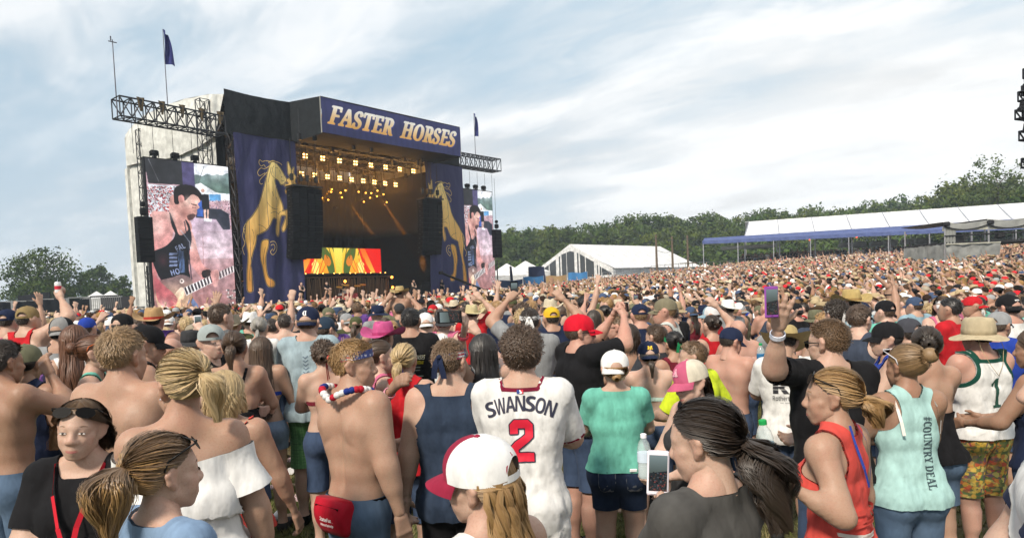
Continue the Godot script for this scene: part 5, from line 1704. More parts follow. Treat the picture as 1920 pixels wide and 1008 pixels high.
func figure(sp: Dictionary) -> Dictionary:
	var female: bool = sp.get("female", false)
	var wt: float = sp.get("weight", 1.0)
	var cell: float = sp.get("cell", 0.016)
	var muscle: float = sp.get("muscle", 0.0)
	var sw := (0.150 if female else 0.172) * (0.6 + 0.4 * wt)
	var sh := SHOULDER - (0.01 if female else 0.0)
	var l1 := 0.275
	var l2 := 0.245
	var arms := []
	for s in 2:
		var side := -1.0 if s == 0 else 1.0
		var a = sp.get("arm_l" if s == 0 else "arm_r", "cup")
		var w: Vector3
		var pole: Vector3
		if a is String:
			w = ARMS[a][0]; pole = ARMS[a][1]
			w.x *= side; pole.x *= side
		else:
			w = a[0]; pole = a[1]
		var root := Vector3(side * sw, sh, 0.005)
		if w.y > 1.5: root += Vector3(-side * 0.012, 0.035, -0.005)
		var e := two_bone(root, w, l1, l2, pole)
		arms.append([root, e[0], e[1]])
	var top := 1.64
	var reach := 0.42
	var lo := Vector3(-reach, -0.02, -0.34)
	var hi := Vector3(reach, top, 0.26)
	for a in arms:
		for p in a:
			lo = lo.min(p - Vector3.ONE * 0.09); hi = hi.max(p + Vector3.ONE * 0.09)
	var f := Field.new(lo, hi, cell, maxf(0.017, cell * 0.85))
	var fw := Vector3.BACK
	var r := 0.5 + 0.5 * wt
	if female:
		f.cone(Vector3(-0.055, 1.33, 0), Vector3(0.055, 1.33, 0), 0.088 * r, 0.088 * r)
		f.cone(Vector3(-0.055 * wt, 1.22, -0.005), Vector3(0.055 * wt, 1.22, -0.005), 0.088 * wt, 0.088 * wt)
		f.cone(Vector3(-0.040 * wt, 1.10, 0), Vector3(0.040 * wt, 1.10, 0), 0.086 * wt, 0.086 * wt)
		f.cone(Vector3(-0.060 * wt, 1.00, 0.005), Vector3(0.060 * wt, 1.00, 0.005), 0.092 * wt, 0.092 * wt)
		f.cone(Vector3(-0.080 * wt, 0.90, 0.01), Vector3(0.080 * wt, 0.90, 0.01), 0.098 * r, 0.098 * r)
		for s in [-1.0, 1.0]:
			f.ball(Vector3(s * 0.078, 1.255, -0.085), Vector3(0.062, 0.066, 0.058) * r)
			f.ball(Vector3(s * 0.075 * r, 0.885, 0.062), Vector3(0.088, 0.092, 0.080) * r)
	else:
		f.cone(Vector3(-0.080 * r, 1.335, 0), Vector3(0.080 * r, 1.335, 0), 0.102 * r, 0.102 * r)
		f.cone(Vector3(-0.075 * wt, 1.22, -0.005), Vector3(0.075 * wt, 1.22, -0.005), 0.096 * wt, 0.096 * wt)
		f.cone(Vector3(-0.058 * wt, 1.10, -0.005), Vector3(0.058 * wt, 1.10, -0.005), 0.092 * wt, 0.092 * wt)
		f.cone(Vector3(-0.062 * wt, 0.99, 0), Vector3(0.062 * wt, 0.99, 0), 0.094 * wt, 0.094 * wt)
		f.cone(Vector3(-0.076 * r, 0.90, 0.005), Vector3(0.076 * r, 0.90, 0.005), 0.094 * r, 0.094 * r)
		for s in [-1.0, 1.0]:
			f.cone(Vector3(s * 0.115, 1.32, 0.035), Vector3(s * 0.075, 1.12, 0.02), 0.062 + 0.012 * muscle, 0.05)
			f.cone(Vector3(s * 0.045, 1.33, -0.065), Vector3(s * 0.11, 1.34, -0.045), 0.050, 0.050)
			f.ball(Vector3(s * 0.070, 0.885, 0.055), Vector3(0.082, 0.088, 0.072))
	if wt > 1.12: f.ball(Vector3(0, 1.06, -0.10), Vector3(0.13, 0.14, 0.10) * (wt - 0.3))
	f.cone(Vector3(0, 1.40, 0.018), Vector3(0, 1.56, -0.004), 0.062 if not female else 0.052, 0.055 if not female else 0.047)
	for s in 2:
		var a: Array = arms[s]
		var side := -1.0 if s == 0 else 1.0
		var trap := 0.050 if not female else 0.042
		f.cone(Vector3(side * 0.03, 1.465, 0.012), a[0] + Vector3(-side * 0.02, 0.005, 0.005), trap, trap * 0.95)
		f.ball(a[0] + Vector3(side * 0.004, -0.012, 0), Vector3(0.054, 0.066, 0.060) * (0.94 if female else 1.02 + 0.05 * muscle))
		var ra := (0.042 if female else 0.050) * (0.65 + 0.35 * wt) + 0.004 * muscle
		f.cone(a[0], a[1], ra, ra * 0.80)
		f.cone(a[0].lerp(a[1], 0.35), a[0].lerp(a[1], 0.7), ra * 0.95, ra * 0.9)
		f.cone(a[1], a[2], ra * 0.80, ra * 0.52)
		f.cone(a[1].lerp(a[2], 0.15), a[1].lerp(a[2], 0.45), ra * 0.86, ra * 0.74)
		var hx: float = side * (0.088 if female else 0.086)
		var stance: float = side * sp.get("stance", 0.10)
		f.cone(Vector3(hx, 0.87, 0.005), Vector3(stance, 0.47, -0.005), 0.092 * r, 0.060)
		f.cone(Vector3(stance, 0.47, 0), Vector3(stance * 1.05, 0.09, 0.025), 0.056, 0.036)
		f.cone(Vector3(stance, 0.36, 0.025), Vector3(stance, 0.26, 0.03), 0.054, 0.046)
		f.cone(Vector3(stance * 1.05, 0.05, 0.04), Vector3(stance * 1.25, 0.035, -0.14), 0.042, 0.034)
	var m := f.mesh()
	var v: PackedVector3Array = m[0]
	var ix: PackedInt32Array = m[1]
	var n := normals_of(v, ix)
	if muscle > 0.0:
		for i in v.size():
			var p := v[i]
			if p.y > 0.95 and p.y < 1.47 and absf(p.x) < 0.2:
				var back := smoothstep(0.1, 0.6, n[i].z)
				var d := -0.011 * exp(-pow(p.x / 0.016, 2.0)) * smoothstep(0.97, 1.05, p.y) * smoothstep(1.46, 1.38, p.y)
				var bx := absf(p.x)
				d += 0.007 * exp(-(pow((bx - 0.085) / 0.035, 2.0) + pow((p.y - 1.325 - 0.3 * (bx - 0.085)) / 0.07, 2.0)))
				d -= 0.006 * exp(-(pow((bx - 0.125) / 0.02, 2.0) + pow((p.y - 1.30) / 0.07, 2.0)))
				d += 0.005 * exp(-(pow((bx - 0.04) / 0.022, 2.0))) * smoothstep(1.0, 1.06, p.y) * smoothstep(1.25, 1.12, p.y)
				d -= 0.004 * exp(-pow((p.y - 1.245 + 0.5 * (bx - 0.08)) / 0.014, 2.0)) * smoothstep(0.04, 0.07, bx) * smoothstep(0.15, 0.1, bx)
				v[i] = p + n[i] * d * back * muscle
		n = normals_of(v, ix)
	var kind: String = sp.get("top", "tshirt")
	var sleeve: float = sp.get("sleeve", 0.20)
	var neck_r: float = sp.get("neck", 0.088)
	var hem: float = sp.get("hem", 0.90)
	var waist: float = sp.get("waist", 1.0)
	var leg: float = sp.get("leg", 0.50)
	var loose: float = sp.get("loose", 1.0)
	var gt := PackedFloat32Array(); gt.resize(v.size())
	var gb := PackedFloat32Array(); gb.resize(v.size())
	var gs := PackedFloat32Array(); gs.resize(v.size())
	var lt := PackedFloat32Array(); lt.resize(v.size())
	var gr := PackedFloat32Array(); gr.resize(v.size())
	var lb := PackedFloat32Array(); lb.resize(v.size())
	var ls := PackedFloat32Array(); ls.resize(v.size())
	var fold := FastNoiseLite.new()
	fold.seed = int(sp.get("seed", 1)) * 7 + 3
	fold.frequency = 1.0
	fold.fractal_octaves = 2
	for i in v.size():
		var p := v[i]
		var arm_d := 1.0
		var along := 0.0
		var arm_i := 0
		for s in 2:
			var a: Array = arms[s]
			for b in 2:
				var e: Vector3 = a[b]
				var ab: Vector3 = a[b + 1] - e
				var t := clampf((p - e).dot(ab) / ab.length_squared(), 0.0, 1.0)
				var d := (p - e - ab * t).length() - (0.05 if b == 0 else 0.04)
				if d < arm_d:
					arm_d = d; arm_i = s
					along = t * l1 if b == 0 else l1 + t * l2
		var half := lerpf(0.165, 0.145, smoothstep(1.3, 1.05, p.y)) * (0.88 if female else 1.0) * wt
		var tor_d := (sqrt(pow(p.x / half, 2.0) + pow(p.z / (0.112 * wt), 2.0)) - 1.0) * 0.11
		if p.y < 0.92: tor_d = minf(tor_d, sqrt(pow(absf(p.x) - 0.1, 2.0) + pow(p.z, 2.0)) - 0.09)
		var on_arm := arm_d < tor_d and p.y > 0.55 and along > 0.015
		if p.y > 1.50: on_arm = absf(p.x) > 0.11
		if along > 0.20 and arm_d > 0.045: on_arm = false
		var g := -1.0
		var neck := Vector2(p.x, p.z - 0.012).length() - (0.062 if kind == "racer" else neck_r)
		var rim: float = lerpf(sp.get("rim_front", 1.405 if kind == "tshirt" else 1.33), sp.get("rim_back", 1.468 if kind == "tshirt" else 1.450), smoothstep(-0.055, 0.035, p.z))
		var over := maxf(neck, (rim - p.y) * 0.8)
		if p.y > 1.54: over = -1.0
		if on_arm and p.y > 1.3 and along < 0.08: over = 1.0
		match kind:
			"tshirt":
				g = sleeve - along if on_arm else minf(p.y - hem, over)
			"tank", "racer":
				var root: Vector3 = arms[arm_i][0]
				var side := -1.0 if p.x < 0.0 else 1.0
				root = arms[0 if p.x < 0.0 else 1][0]
				var q := p - (root + Vector3(side * 0.010, -0.035, 0))
				var hole := Vector3(q.x, q.y * 0.80, q.z * 0.6).length() - (0.082 if kind == "tank" else 0.090)
				g = -along - 0.01 if on_arm else minf(minf(p.y - hem, over), hole)
			"tube":
				g = -1.0 if on_arm else minf(p.y - hem, sp.get("band_top", 1.30) - p.y)
			"off_shoulder":
				g = minf(0.20 - along, along - 0.045) if on_arm else minf(p.y - hem, 1.345 - p.y + 0.15 * absf(p.x))
			"bikini":
				g = -1.0 if on_arm else 0.016 - absf(p.y - 1.235 + 0.05 * absf(p.x))
				if not on_arm and n[i].z < -0.1: g = maxf(g, 0.05 - absf(p.y - 1.25))
			"crossback":
				g = -1.0 if on_arm else maxf(minf(p.y - hem, 1.17 - p.y), 0.010 - absf(absf(p.x) - (p.y - 1.17) * 0.28))
				if p.y > 1.47: g = -1.0
		gt[i] = g
		gr[i] = minf(g, sp.get("trim_wide", 0.014) - ((sleeve - along) if on_arm and kind == "tshirt" else minf(over, g + (0.0 if p.y > hem + 0.05 else 1.0))))
		var wave := fold.get_noise_3d(p.x * 9.0, p.y * 3.2, p.z * 9.0)
		var wave2 := fold.get_noise_3d(p.x * 22.0 + p.y * 8.0, p.y * 9.0 - p.x * 6.0, p.z * 22.0)
		var drop := clampf((1.36 - p.y) / 0.45, 0.0, 1.0)
		var l := 0.006 + loose * (0.004 + 0.016 * drop * drop + (0.013 * drop + 0.003) * wave + 0.008 * wave2 * (0.4 + drop))
		if on_arm: l = 0.006 + loose * (0.010 * clampf(along / 0.2, 0, 1) + 0.006 * wave)
		if kind == "off_shoulder" and p.y > 1.15: l = 0.008 + 0.05 * smoothstep(1.345, 1.17, p.y) + 0.016 * wave
		elif kind == "off_shoulder": l += 0.022
		if kind in ["bikini", "crossback"] and p.y > 1.18: l = 0.004
		if n[i].z > 0.3 and not on_arm and p.y < 1.25: l += loose * 0.008 * exp(-pow(p.x / 0.05, 2.0))
		lt[i] = maxf(l, 0.0035)
		var lower := minf(waist - p.y, p.y - leg)
		if on_arm: lower = -1.0
		gb[i] = lower
		lb[i] = 0.007 + 0.006 * loose * maxf(0.0, wave + 0.4) + (0.014 * smoothstep(0.75, 0.5, p.y) if leg > 0.3 else 0.0)
		var shoe := 0.085 - p.y
		gs[i] = shoe
		ls[i] = 0.008
	var out := {}
	var sv := v.duplicate()
	var sn := n.duplicate()
	var si := ix.duplicate()
	var col := PackedColorArray()
	for p in sv:
		var c := 1.0 + 0.09 * fold.get_noise_3d(p.x * 5.0, p.y * 5.0, p.z * 5.0) + 0.07 * fold.get_noise_3d(p.x * 40.0, p.y * 40.0, p.z * 40.0)
		var warm := 0.05 * fold.get_noise_3d(p.x * 8.0 + 50.0, p.y * 8.0, p.z * 8.0) + 0.05 * smoothstep(1.34, 1.46, p.y)
		col.append(Color(c * (1.0 + warm), c * (1.0 - warm), c * (1.0 - 1.4 * warm)))
	var hb := Basis.from_euler(Vector3(sp.get("head_nod", 0.0), sp.get("head_turn", 0.0), sp.get("head_tilt", 0.0)))
	var ht := Transform3D(hb * Basis().scaled(Vector3(1.0 + 0.35 * (wt - 1.0), 1, 1.0 + 0.12 * (wt - 1.0))), Vector3(0, 1.602, -0.022))
	var hd: Array = heads["%s%s" % ["f" if female else "m", sp.get("head_size", "mid")]]
	_join(sv, sn, si, hd, ht, col)
	for s in 2:
		var a: Array = arms[s]
		var y: Vector3 = (a[2] - a[1]).normalized()
		var pose: String = sp.get("hand_l" if s == 0 else "hand_r", "relaxed")
		var palm: Vector3 = sp.get("palm_l" if s == 0 else "palm_r", Vector3(-1.0 if s == 1 else 1.0, 0, -0.3) if a[2].y < 1.2 else Vector3(0, -0.2, -1))
		var z := -(palm - y * palm.dot(y)).normalized()
		var x := y.cross(z)
		var hk: Array = hands[pose + ("/" + sp.get("hand_size", sp.get("head_size", "mid")))]
		var t := Transform3D(Basis(x, y, z), a[2] + y * 0.012)
		_join(sv, sn, si, hk, t, col, s == 1, 0.9 if female else 1.0)
	out.skin = [sv, sn, si, col]
	if kind != "bare":
		var t := clipped(v, n, ix, gt, lt)
		t[1] = normals_of(t[0], t[2])
		out.top = t
		if sp.has("trim"):
			var l2t := PackedFloat32Array(); l2t.resize(v.size())
			for i in v.size(): l2t[i] = lt[i] + 0.002
			out.trim = clipped(v, n, ix, gr, l2t, false)
	var b := clipped(v, n, ix, gb, lb)
	b[1] = normals_of(b[0], b[2])
	out.bottom = b
	out.shoes = clipped(v, n, ix, gs, ls)
	out.head = ht
	out.arms = arms
	return out
static func _join(sv: PackedVector3Array, sn: PackedVector3Array, si: PackedInt32Array, hd: Array, t: Transform3D, col: PackedColorArray, mirror := false, size := 1.0) -> void:
	var base := sv.size()
	var v: PackedVector3Array = hd[0]
	var n: PackedVector3Array = hd[1]
	var ix: PackedInt32Array = hd[2]
	var fl := Vector3(-1.0 if mirror else 1.0, 1, 1)
	var has: bool = hd.size() > 3
	for i in v.size():
		sv.append(t * (v[i] * fl * size))
		sn.append((t.basis * (n[i] * fl)).normalized())
		col.append(hd[3][i] if has else Color(1, 1, 1))
	for i in range(0, ix.size(), 3):
		si.append(base + ix[i])
		si.append(base + ix[i + (2 if mirror else 1)])
		si.append(base + ix[i + (1 if mirror else 2)])
func back_print(fig: Dictionary, box: Rect2, front := false, lift := 0.004) -> Mesh:
	var t: Array = fig.top
	var v: PackedVector3Array = t[0]
	var n: PackedVector3Array = t[1]
	var g := PackedFloat32Array()
	var l := PackedFloat32Array()
	for i in v.size():
		var p := v[i]
		var a := minf(minf(p.x - box.position.x, box.end.x - p.x), minf(p.y - box.position.y, box.end.y - p.y))
		g.append(minf(a, (n[i].z if not front else -n[i].z) - 0.05))
		l.append(lift)
	var c := clipped(v, n, t[2], g, l, false)
	var uv := PackedVector2Array()
	for p in c[0]:
		uv.append(Vector2((p.x - box.position.x) / box.size.x if not front else (box.end.x - p.x) / box.size.x, (box.end.y - p.y) / box.size.y))
	return array_mesh(c[0], c[1], c[2], null, uv)
const SCALP := Vector3(0, 0.030, 0.013)
const SCALP_R := Vector3(0.0765, 0.0915, 0.0955)
static func hairline(d: Vector3) -> float:
	var h := sqrt(d.x * d.x + d.z * d.z)
	var cz := d.z / maxf(h, 1e-4)
	var lim := 0.0
	if cz < 0.0: lim = lerpf(0.50, -0.02, smoothstep(-0.95, 0.05, cz))
	else: lim = lerpf(-0.02, -0.66, smoothstep(-0.05, 0.55, cz))
	return d.y - lim
class Locks:
	var v := PackedVector3Array()
	var n := PackedVector3Array()
	var c := PackedColorArray()
	var ix := PackedInt32Array()
	func ribbon(p: PackedVector3Array, wide: float, mid: Vector3, tone: Color, taper := 0.35) -> void:
		var base := v.size()
		var m := p.size()
		for i in m:
			var t: Vector3 = (p[mini(i + 1, m - 1)] - p[maxi(i - 1, 0)]).normalized()
			var out: Vector3 = (p[i] - mid).normalized()
			var side := t.cross(out).normalized()
			if side.length_squared() < 0.5: side = Vector3.RIGHT
			out = side.cross(t)
			var f := float(i) / (m - 1)
			var w := wide * (1.0 - (1.0 - taper) * f * f) * 0.5
			v.append(p[i] - side * w); v.append(p[i] + side * w)
			n.append((out - side * 0.25).normalized()); n.append((out + side * 0.25).normalized())
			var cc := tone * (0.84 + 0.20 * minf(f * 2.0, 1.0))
			c.append(cc); c.append(cc)
		for i in m - 1:
			var k := base + i * 2
			for q in [k, k + 2, k + 1, k + 1, k + 2, k + 3]: ix.append(q)
static func hair_arrays(kind: String, count: int, wide: float, seed_at: int, opt := {}) -> Array:
	var r := RandomNumberGenerator.new()
	r.seed = seed_at
	var nz := FastNoiseLite.new()
	nz.seed = seed_at
	nz.frequency = 1.0
	var lk := Locks.new()
	var capped: bool = opt.get("capped", false)
	if capped and opt.get("tie", Vector3.ZERO).y > 0.0: opt = opt.merged({"tie": Vector3(opt.tie.x, -0.12, 1)}, true)
	var rows := 18
	var cols := 30
	var thick: float = {"short": 0.010, "crew": 0.004, "curly": 0.016, "long": 0.010, "ponytail": 0.005, "bun": 0.005, "nape": 0.004}[kind]
	var gv := PackedVector3Array()
	var gn := PackedVector3Array()
	var gg := PackedFloat32Array()
	var gi := PackedInt32Array()
	for j in rows + 1:
		for i in cols:
			var th := PI * (0.002 + 0.80 * j / rows)
			var ph := TAU * i / cols
			var d := Vector3(sin(th) * sin(ph), cos(th), sin(th) * cos(ph))
			gv.append(SCALP + d * (SCALP_R + Vector3.ONE * thick * (0.7 + 0.8 * nz.get_noise_3d(d.x * 4.0, d.y * 4.0, d.z * 4.0))))
			gn.append(d)
			var g := hairline(d)
			if kind == "nape" or capped: g = minf(g, 0.02 - d.y)
			gg.append(g + 0.03 * nz.get_noise_2d(ph * 5.0, th * 3.0))
	for j in rows:
		for i in cols:
			var k := (i + 1) % cols
			for q in [j * cols + i, (j + 1) * cols + k, (j + 1) * cols + i, j * cols + i, j * cols + k, (j + 1) * cols + k]: gi.append(q)
	var shell := clipped(gv, gn, gi, gg, PackedFloat32Array(), false)
	lk.v = shell[0]; lk.n = normals_of(shell[0], shell[2]); lk.ix = shell[2]
	for i in lk.v.size(): lk.c.append(Color(0.95, 0.94, 0.92))
	var tie: Vector3 = opt.get("tie", Vector3(0, -0.1 if capped else 0.12, 1)).normalized()
	var length: float = opt.get("length", 0.30)
	var streak: float = opt.get("streak", 0.12)
	var tie_at := SCALP + tie * (SCALP_R + Vector3.ONE * 0.014)
	var made := 0
	var tries := 0
	while made < count and tries < count * 12:
		tries += 1
		var d := Vector3(r.randfn(), r.randfn(), r.randfn()).normalized()
		if hairline(d) < -0.03 + 0.05 * r.randf(): continue
		if (kind == "nape" or capped) and d.y > -0.02: continue
		made += 1
		var stray := 0.014 * r.randf() if r.randf() < 0.06 and not capped else 0.0
		var lum := clampf(1.0 + r.randfn() * streak + 0.22 * nz.get_noise_3d(d.x * 20.0, d.y * 8.0, d.z * 20.0), 0.45, 1.7)
		var tone := Color(lum, lum * lerpf(1.0, 0.94, r.randf()), lum * lerpf(1.0, 0.84, r.randf()))
		var p := PackedVector3Array()
		match kind:
			"short", "crew", "curly", "nape":
				var whorl := Vector3(0.12, 0.86, 0.5).normalized()
				var flow := (d - whorl * d.dot(whorl)).normalized()
				flow = (flow + Vector3(r.randfn(), r.randfn(), r.randfn()) * (0.28 if kind != "curly" else 0.9) + Vector3.DOWN * 0.3 * (1.0 - d.y)).normalized()
				if d.z < -0.25 and d.y > 0.3 and kind == "short": flow = (flow * 0.4 + Vector3(0.75, 0.35, -0.35)).normalized()
				var long_by: float = r.randf_range(0.7, 1.2) * {"short": 0.036, "crew": 0.014, "curly": 0.034, "nape": 0.026}[kind]
				var tuft := nz.get_noise_3d(d.x * 9.0, d.y * 9.0, d.z * 9.0 + 7.0)
				var top := thick * (1.0 + 0.9 * tuft) + (0.010 if kind == "curly" else 0.004) * r.randf_range(0.3, 1.8)
				if d.y < 0.0 or absf(d.x) > 0.85 and d.y < 0.35: long_by *= 0.55; top *= 0.45
				for i in 4:
					var t := i / 3.0
					var q: Vector3 = (d + flow * long_by * t / 0.09).normalized()
					var wig := Vector3(sin(t * 6.0 + lum * 20.0), cos(t * 5.0 + lum * 33.0), sin(t * 4.0)) * (0.006 if kind == "curly" else 0.0)
					p.append(SCALP + q * (SCALP_R + Vector3.ONE * (thick * 0.3 + (top - thick * 0.3 + 0.003 + stray) * sin(minf(t * 1.3, 1.0) * PI / 2))) + wig)
				lk.ribbon(p, wide, SCALP, tone)
			"long":
				var h := Vector2(d.x, d.z)
				var az := atan2(d.x, d.z)
				var side := signf(d.x) if absf(d.x) > 0.01 else 1.0
				var goal := clampf(az, -1.9, 1.9) * 0.72 if absf(az) > 0.4 else az
				var th0 := acos(clampf(d.y, -1, 1))
				var wig := floorf(az * 5.0) * 1.9 + r.randf() * 0.7
				var lift := r.randf_range(0.003, 0.006) if capped else r.randf_range(0.004, 0.012)
				var stop := length * r.randf_range(0.72, 1.08)
				var curl: float = opt.get("curl", 0.006)
				for i in 5:
					var t := i / 4.0
					var th := lerpf(minf(th0, 0.5 + 0.4 * r.randf()) if i == 0 else th0, 1.72, t) if th0 < 1.72 else th0
					var a2 := lerpf(az, goal, t)
					var q := Vector3(sin(th) * sin(a2), cos(th), sin(th) * cos(a2))
					p.append(SCALP + q * (SCALP_R + Vector3.ONE * (lift + stray * t + 0.006 * t)))
				var last: Vector3 = p[4]
				for i in range(1, 8):
					var t := i / 7.0
					var y := last.y - stop * t
					var push := smoothstep(-0.10, -0.26, y)
					var x := last.x * (1.0 + 0.10 * t) + curl * sin(t * 7.0 + wig) + side * 0.004 * t
					var z := last.z + (0.045 * push if goal < 1.25 and goal > -1.25 else -0.02 * push) + curl * cos(t * 8.0 + wig) - 0.012 * smoothstep(0.6, 1.0, t)
					if absf(goal) >= 1.0: z = maxf(z, 0.03)
					p.append(Vector3(x, y, z))
				lk.ribbon(p, wide * 1.2, SCALP + Vector3(0, -0.12, -0.03), tone)
			"ponytail", "bun":
				var lift := r.randf_range(0.002, 0.005) if capped else r.randf_range(0.004, 0.0075)
				for i in 6:
					var t := i / 5.0
					var q := d.slerp(tie, t)
					var sag := Vector3.DOWN * 0.010 * sin(t * PI) * (1.0 - absf(d.y))
					p.append(SCALP + q * (SCALP_R + Vector3.ONE * (lift + stray * sin(t * PI) + 0.006 * sin(t * PI) + 0.008 * t)) + sag)
				if kind == "ponytail":
					var lock := r.randi() % 11
					var off := Vector3(sin(lock * 2.4), 0, cos(lock * 2.4)) * sqrt(lock / 11.0) * 0.85 + Vector3(r.randfn(), 0, r.randfn()) * 0.16
					var wig := lock * 1.7 + r.randf() * 0.6
					var stop := length * r.randf_range(0.6, 1.1)
					var hang := Vector3(opt.get("swing", 0.0), -1, 0)
					for i in range(1, 9):
						var t := i / 8.0
						var belly: float = opt.get("full", 0.040) * (0.35 + 0.9 * sin(minf(t * 1.15, 1.0) * PI * 0.72)) * (1.0 - 0.72 * t * t)
						var mid := tie_at + tie * 0.055 * sin(minf(t * 1.6, 1.0) * PI / 2) + hang * stop * t * t * 0.55 + hang * stop * 0.45 * t
						var curl: float = opt.get("curl", 0.004)
						p.append(mid + Vector3(off.x, 0, off.z) * belly + Vector3(sin(t * 9.0 + wig), 0, cos(t * 8.0 + wig)) * curl)
					lk.ribbon(p, wide, tie_at + Vector3(0, -length * 0.4, 0), tone)
				else:
					var ax := Vector3(r.randfn(), r.randfn(), r.randfn()).normalized()
					ax = (ax * 0.7 + tie).normalized()
					var u := ax.cross(Vector3.UP if absf(ax.y) < 0.9 else Vector3.RIGHT).normalized()
					var w := ax.cross(u)
					var ro: float = opt.get("bun", 0.036) * r.randf_range(0.75, 1.1)
					var ph := r.randf() * TAU
					var mid := tie_at + tie * 0.022
					for i in 9:
						var a := ph + i * 0.62
						p.append(mid + (u * cos(a) + w * sin(a)) * ro + ax * r.randf_range(-0.01, 0.01))
					lk.ribbon(p, wide, mid, tone, 0.7)
	return [lk.v, lk.n, lk.ix, lk.c]
func patch_mesh(mid: Vector3, rad: Vector3, az0: float, az1: float, el0: float, el1: float, nx := 12, ny := 6) -> Mesh:
	var v := PackedVector3Array()
	var n := PackedVector3Array()
	var uv := PackedVector2Array()
	var ix := PackedInt32Array()
	for j in ny + 1:
		for i in nx + 1:
			var a := lerpf(az0, az1, float(i) / nx)
			var e := lerpf(el1, el0, float(j) / ny)
			var d := Vector3(-sin(a) * cos(e), sin(e), -cos(a) * cos(e))
			v.append(mid + d * rad)
			n.append(d)
			uv.append(Vector2(1.0 - float(i) / nx, float(j) / ny))
	for j in ny:
		for i in nx:
			var k := j * (nx + 1) + i
			for q in [k, k + 1, k + nx + 2, k, k + nx + 2, k + nx + 1]: ix.append(q)
	return array_mesh(v, n, ix, null, uv)
const CAP_MID := Vector3(0, 0.038, 0.010)
const CAP_R := Vector3(0.0885, 0.098, 0.108)
var gear := {}
func gear_mesh(called: String) -> Mesh:
	if gear.has(called): return gear[called]
	var st := SurfaceTool.new()
	st.begin(Mesh.PRIMITIVE_TRIANGLES)
	st.set_smooth_group(0)
	match called:
		"crown", "crown_back", "crown_front", "crown_mesh":
			var v := PackedVector3Array()
			var n := PackedVector3Array()
			var g := PackedFloat32Array()
			var ix := PackedInt32Array()
			for j in 13:
				for i in 73:
					var a: float = TAU * i / 72.0
					var e: float = PI / 2 * j / 12.0
					var d := Vector3(-sin(a) * cos(e), sin(e), -cos(a) * cos(e))
					v.append(CAP_MID + d * CAP_R * (1.0 - 0.016 * pow(absf(cos(a * 3.0)), 20.0)) * (1.0 + 0.05 * sin(2.0 * e)) + Vector3(0, -0.014 if j == 0 else 0.0, 0))
					n.append(d)
					var q := 1.0
					if called != "crown": q = Vector2(wrapf(a - PI, -PI, PI) / 0.5, (e - 0.02) / 0.44).length() - 1.0
					if called == "crown_front": q = minf(q, 0.82 - absf(wrapf(a, -PI, PI)))
					if called == "crown_mesh": q = minf(q, absf(wrapf(a, -PI, PI)) - 0.82)
					g.append(q)
			for j in 12:
				for i in 72:
					var k := j * 73 + i
					for q in [k, k + 74, k + 1, k, k + 73, k + 74]: ix.append(q)
			var c := clipped(v, n, ix, g, PackedFloat32Array(), false)
			gear[called] = array_mesh(c[0], c[1], c[2])
			return gear[called]
		"bill":
			for j in 5:
				for i in 16:
					var q := []
					for e in [[i, j], [i + 1, j], [i + 1, j + 1], [i, j + 1]]:
						var a: float = lerpf(-1.15, 1.15, e[0] / 16.0)
						var t: float = e[1] / 5.0
						var base := Vector3(-sin(a) * CAP_R.x * 0.97, -0.012, -cos(a) * CAP_R.z * 0.97) + CAP_MID
						var tip := Vector3(-sin(a) * 0.084, -0.030 + 0.0 * a, -cos(a * 0.9) * 0.105 - 0.070 * cos(a * 1.25)) + CAP_MID
						var p: Vector3 = base.lerp(tip, t)
						p.y -= 0.9 * p.x * p.x * 2.2 * t + 0.010 * t * t
						q.append(p)
					quad(st, q[0], q[1], q[2], q[3])
					quad(st, q[3] + Vector3.DOWN * 0.003, q[2] + Vector3.DOWN * 0.003, q[1] + Vector3.DOWN * 0.003, q[0] + Vector3.DOWN * 0.003)
		"button": lathe(st, [Vector2(0.009, 0.0), Vector2(0.008, 0.004), Vector2(0.003, 0.007)], 10, Transform3D(Basis(), CAP_MID + Vector3(0, 0.097, 0)))
		"strap":
			for i in 8:
				var q := []
				for e in [i, i + 1]:
					var a: float = PI - 0.52 + 1.04 * e / 8.0
					for y in [-0.014, 0.006]: q.append(CAP_MID + Vector3(-sin(a) * CAP_R.x * 1.01, y, -cos(a) * CAP_R.z * 1.01))
				quad(st, q[1], q[3], q[2], q[0])
		"arch":
			for i in 14:
				var q := []
				for e in [i, i + 1]:
					var b: float = lerpf(-0.52, 0.52, e / 14.0)
					var el: float = 0.47 * sqrt(maxf(0.0, 1.0 - pow(b / 0.53, 2.0))) + 0.03
					for w in [0.0, 0.10]:
						var a: float = PI + b
						q.append(CAP_MID + Vector3(-sin(a) * cos(el + w), sin(el + w), -cos(a) * cos(el + w)) * CAP_R * 1.03)
				quad(st, q[1], q[3], q[2], q[0])
		"bucket_crown": lathe(st, [Vector2(0.104, -0.020), Vector2(0.103, 0.02), Vector2(0.095, 0.075), Vector2(0.083, 0.095), Vector2(0.02, 0.103)], 24, Transform3D(Basis().scaled(Vector3(0.94, 1, 1.06)), CAP_MID))
		"bucket_brim", "straw_brim":
			var wide := 0.075 if called == "bucket_brim" else 0.105
			for j in 4:
				for i in 32:
					var q := []
					for e in [[i, j], [i + 1, j], [i + 1, j + 1], [i, j + 1]]:
						var a: float = TAU * e[0] / 32.0
						var t: float = e[1] / 4.0
						var rr := 0.100 + wide * t
						var y := -0.018 - 0.035 * t + 0.008 * sin(a * 3.0 + 1.0) * t
						if called == "straw_brim": y = -0.014 + 0.075 * t * t * pow(absf(sin(a)), 3.0) - 0.012 * t * absf(cos(a)) + 0.004 * sin(a * 5.0) * t
						q.append(CAP_MID + Vector3(-sin(a) * rr * 0.95, y, -cos(a) * rr * 1.05))
					quad(st, q[3], q[2], q[1], q[0])
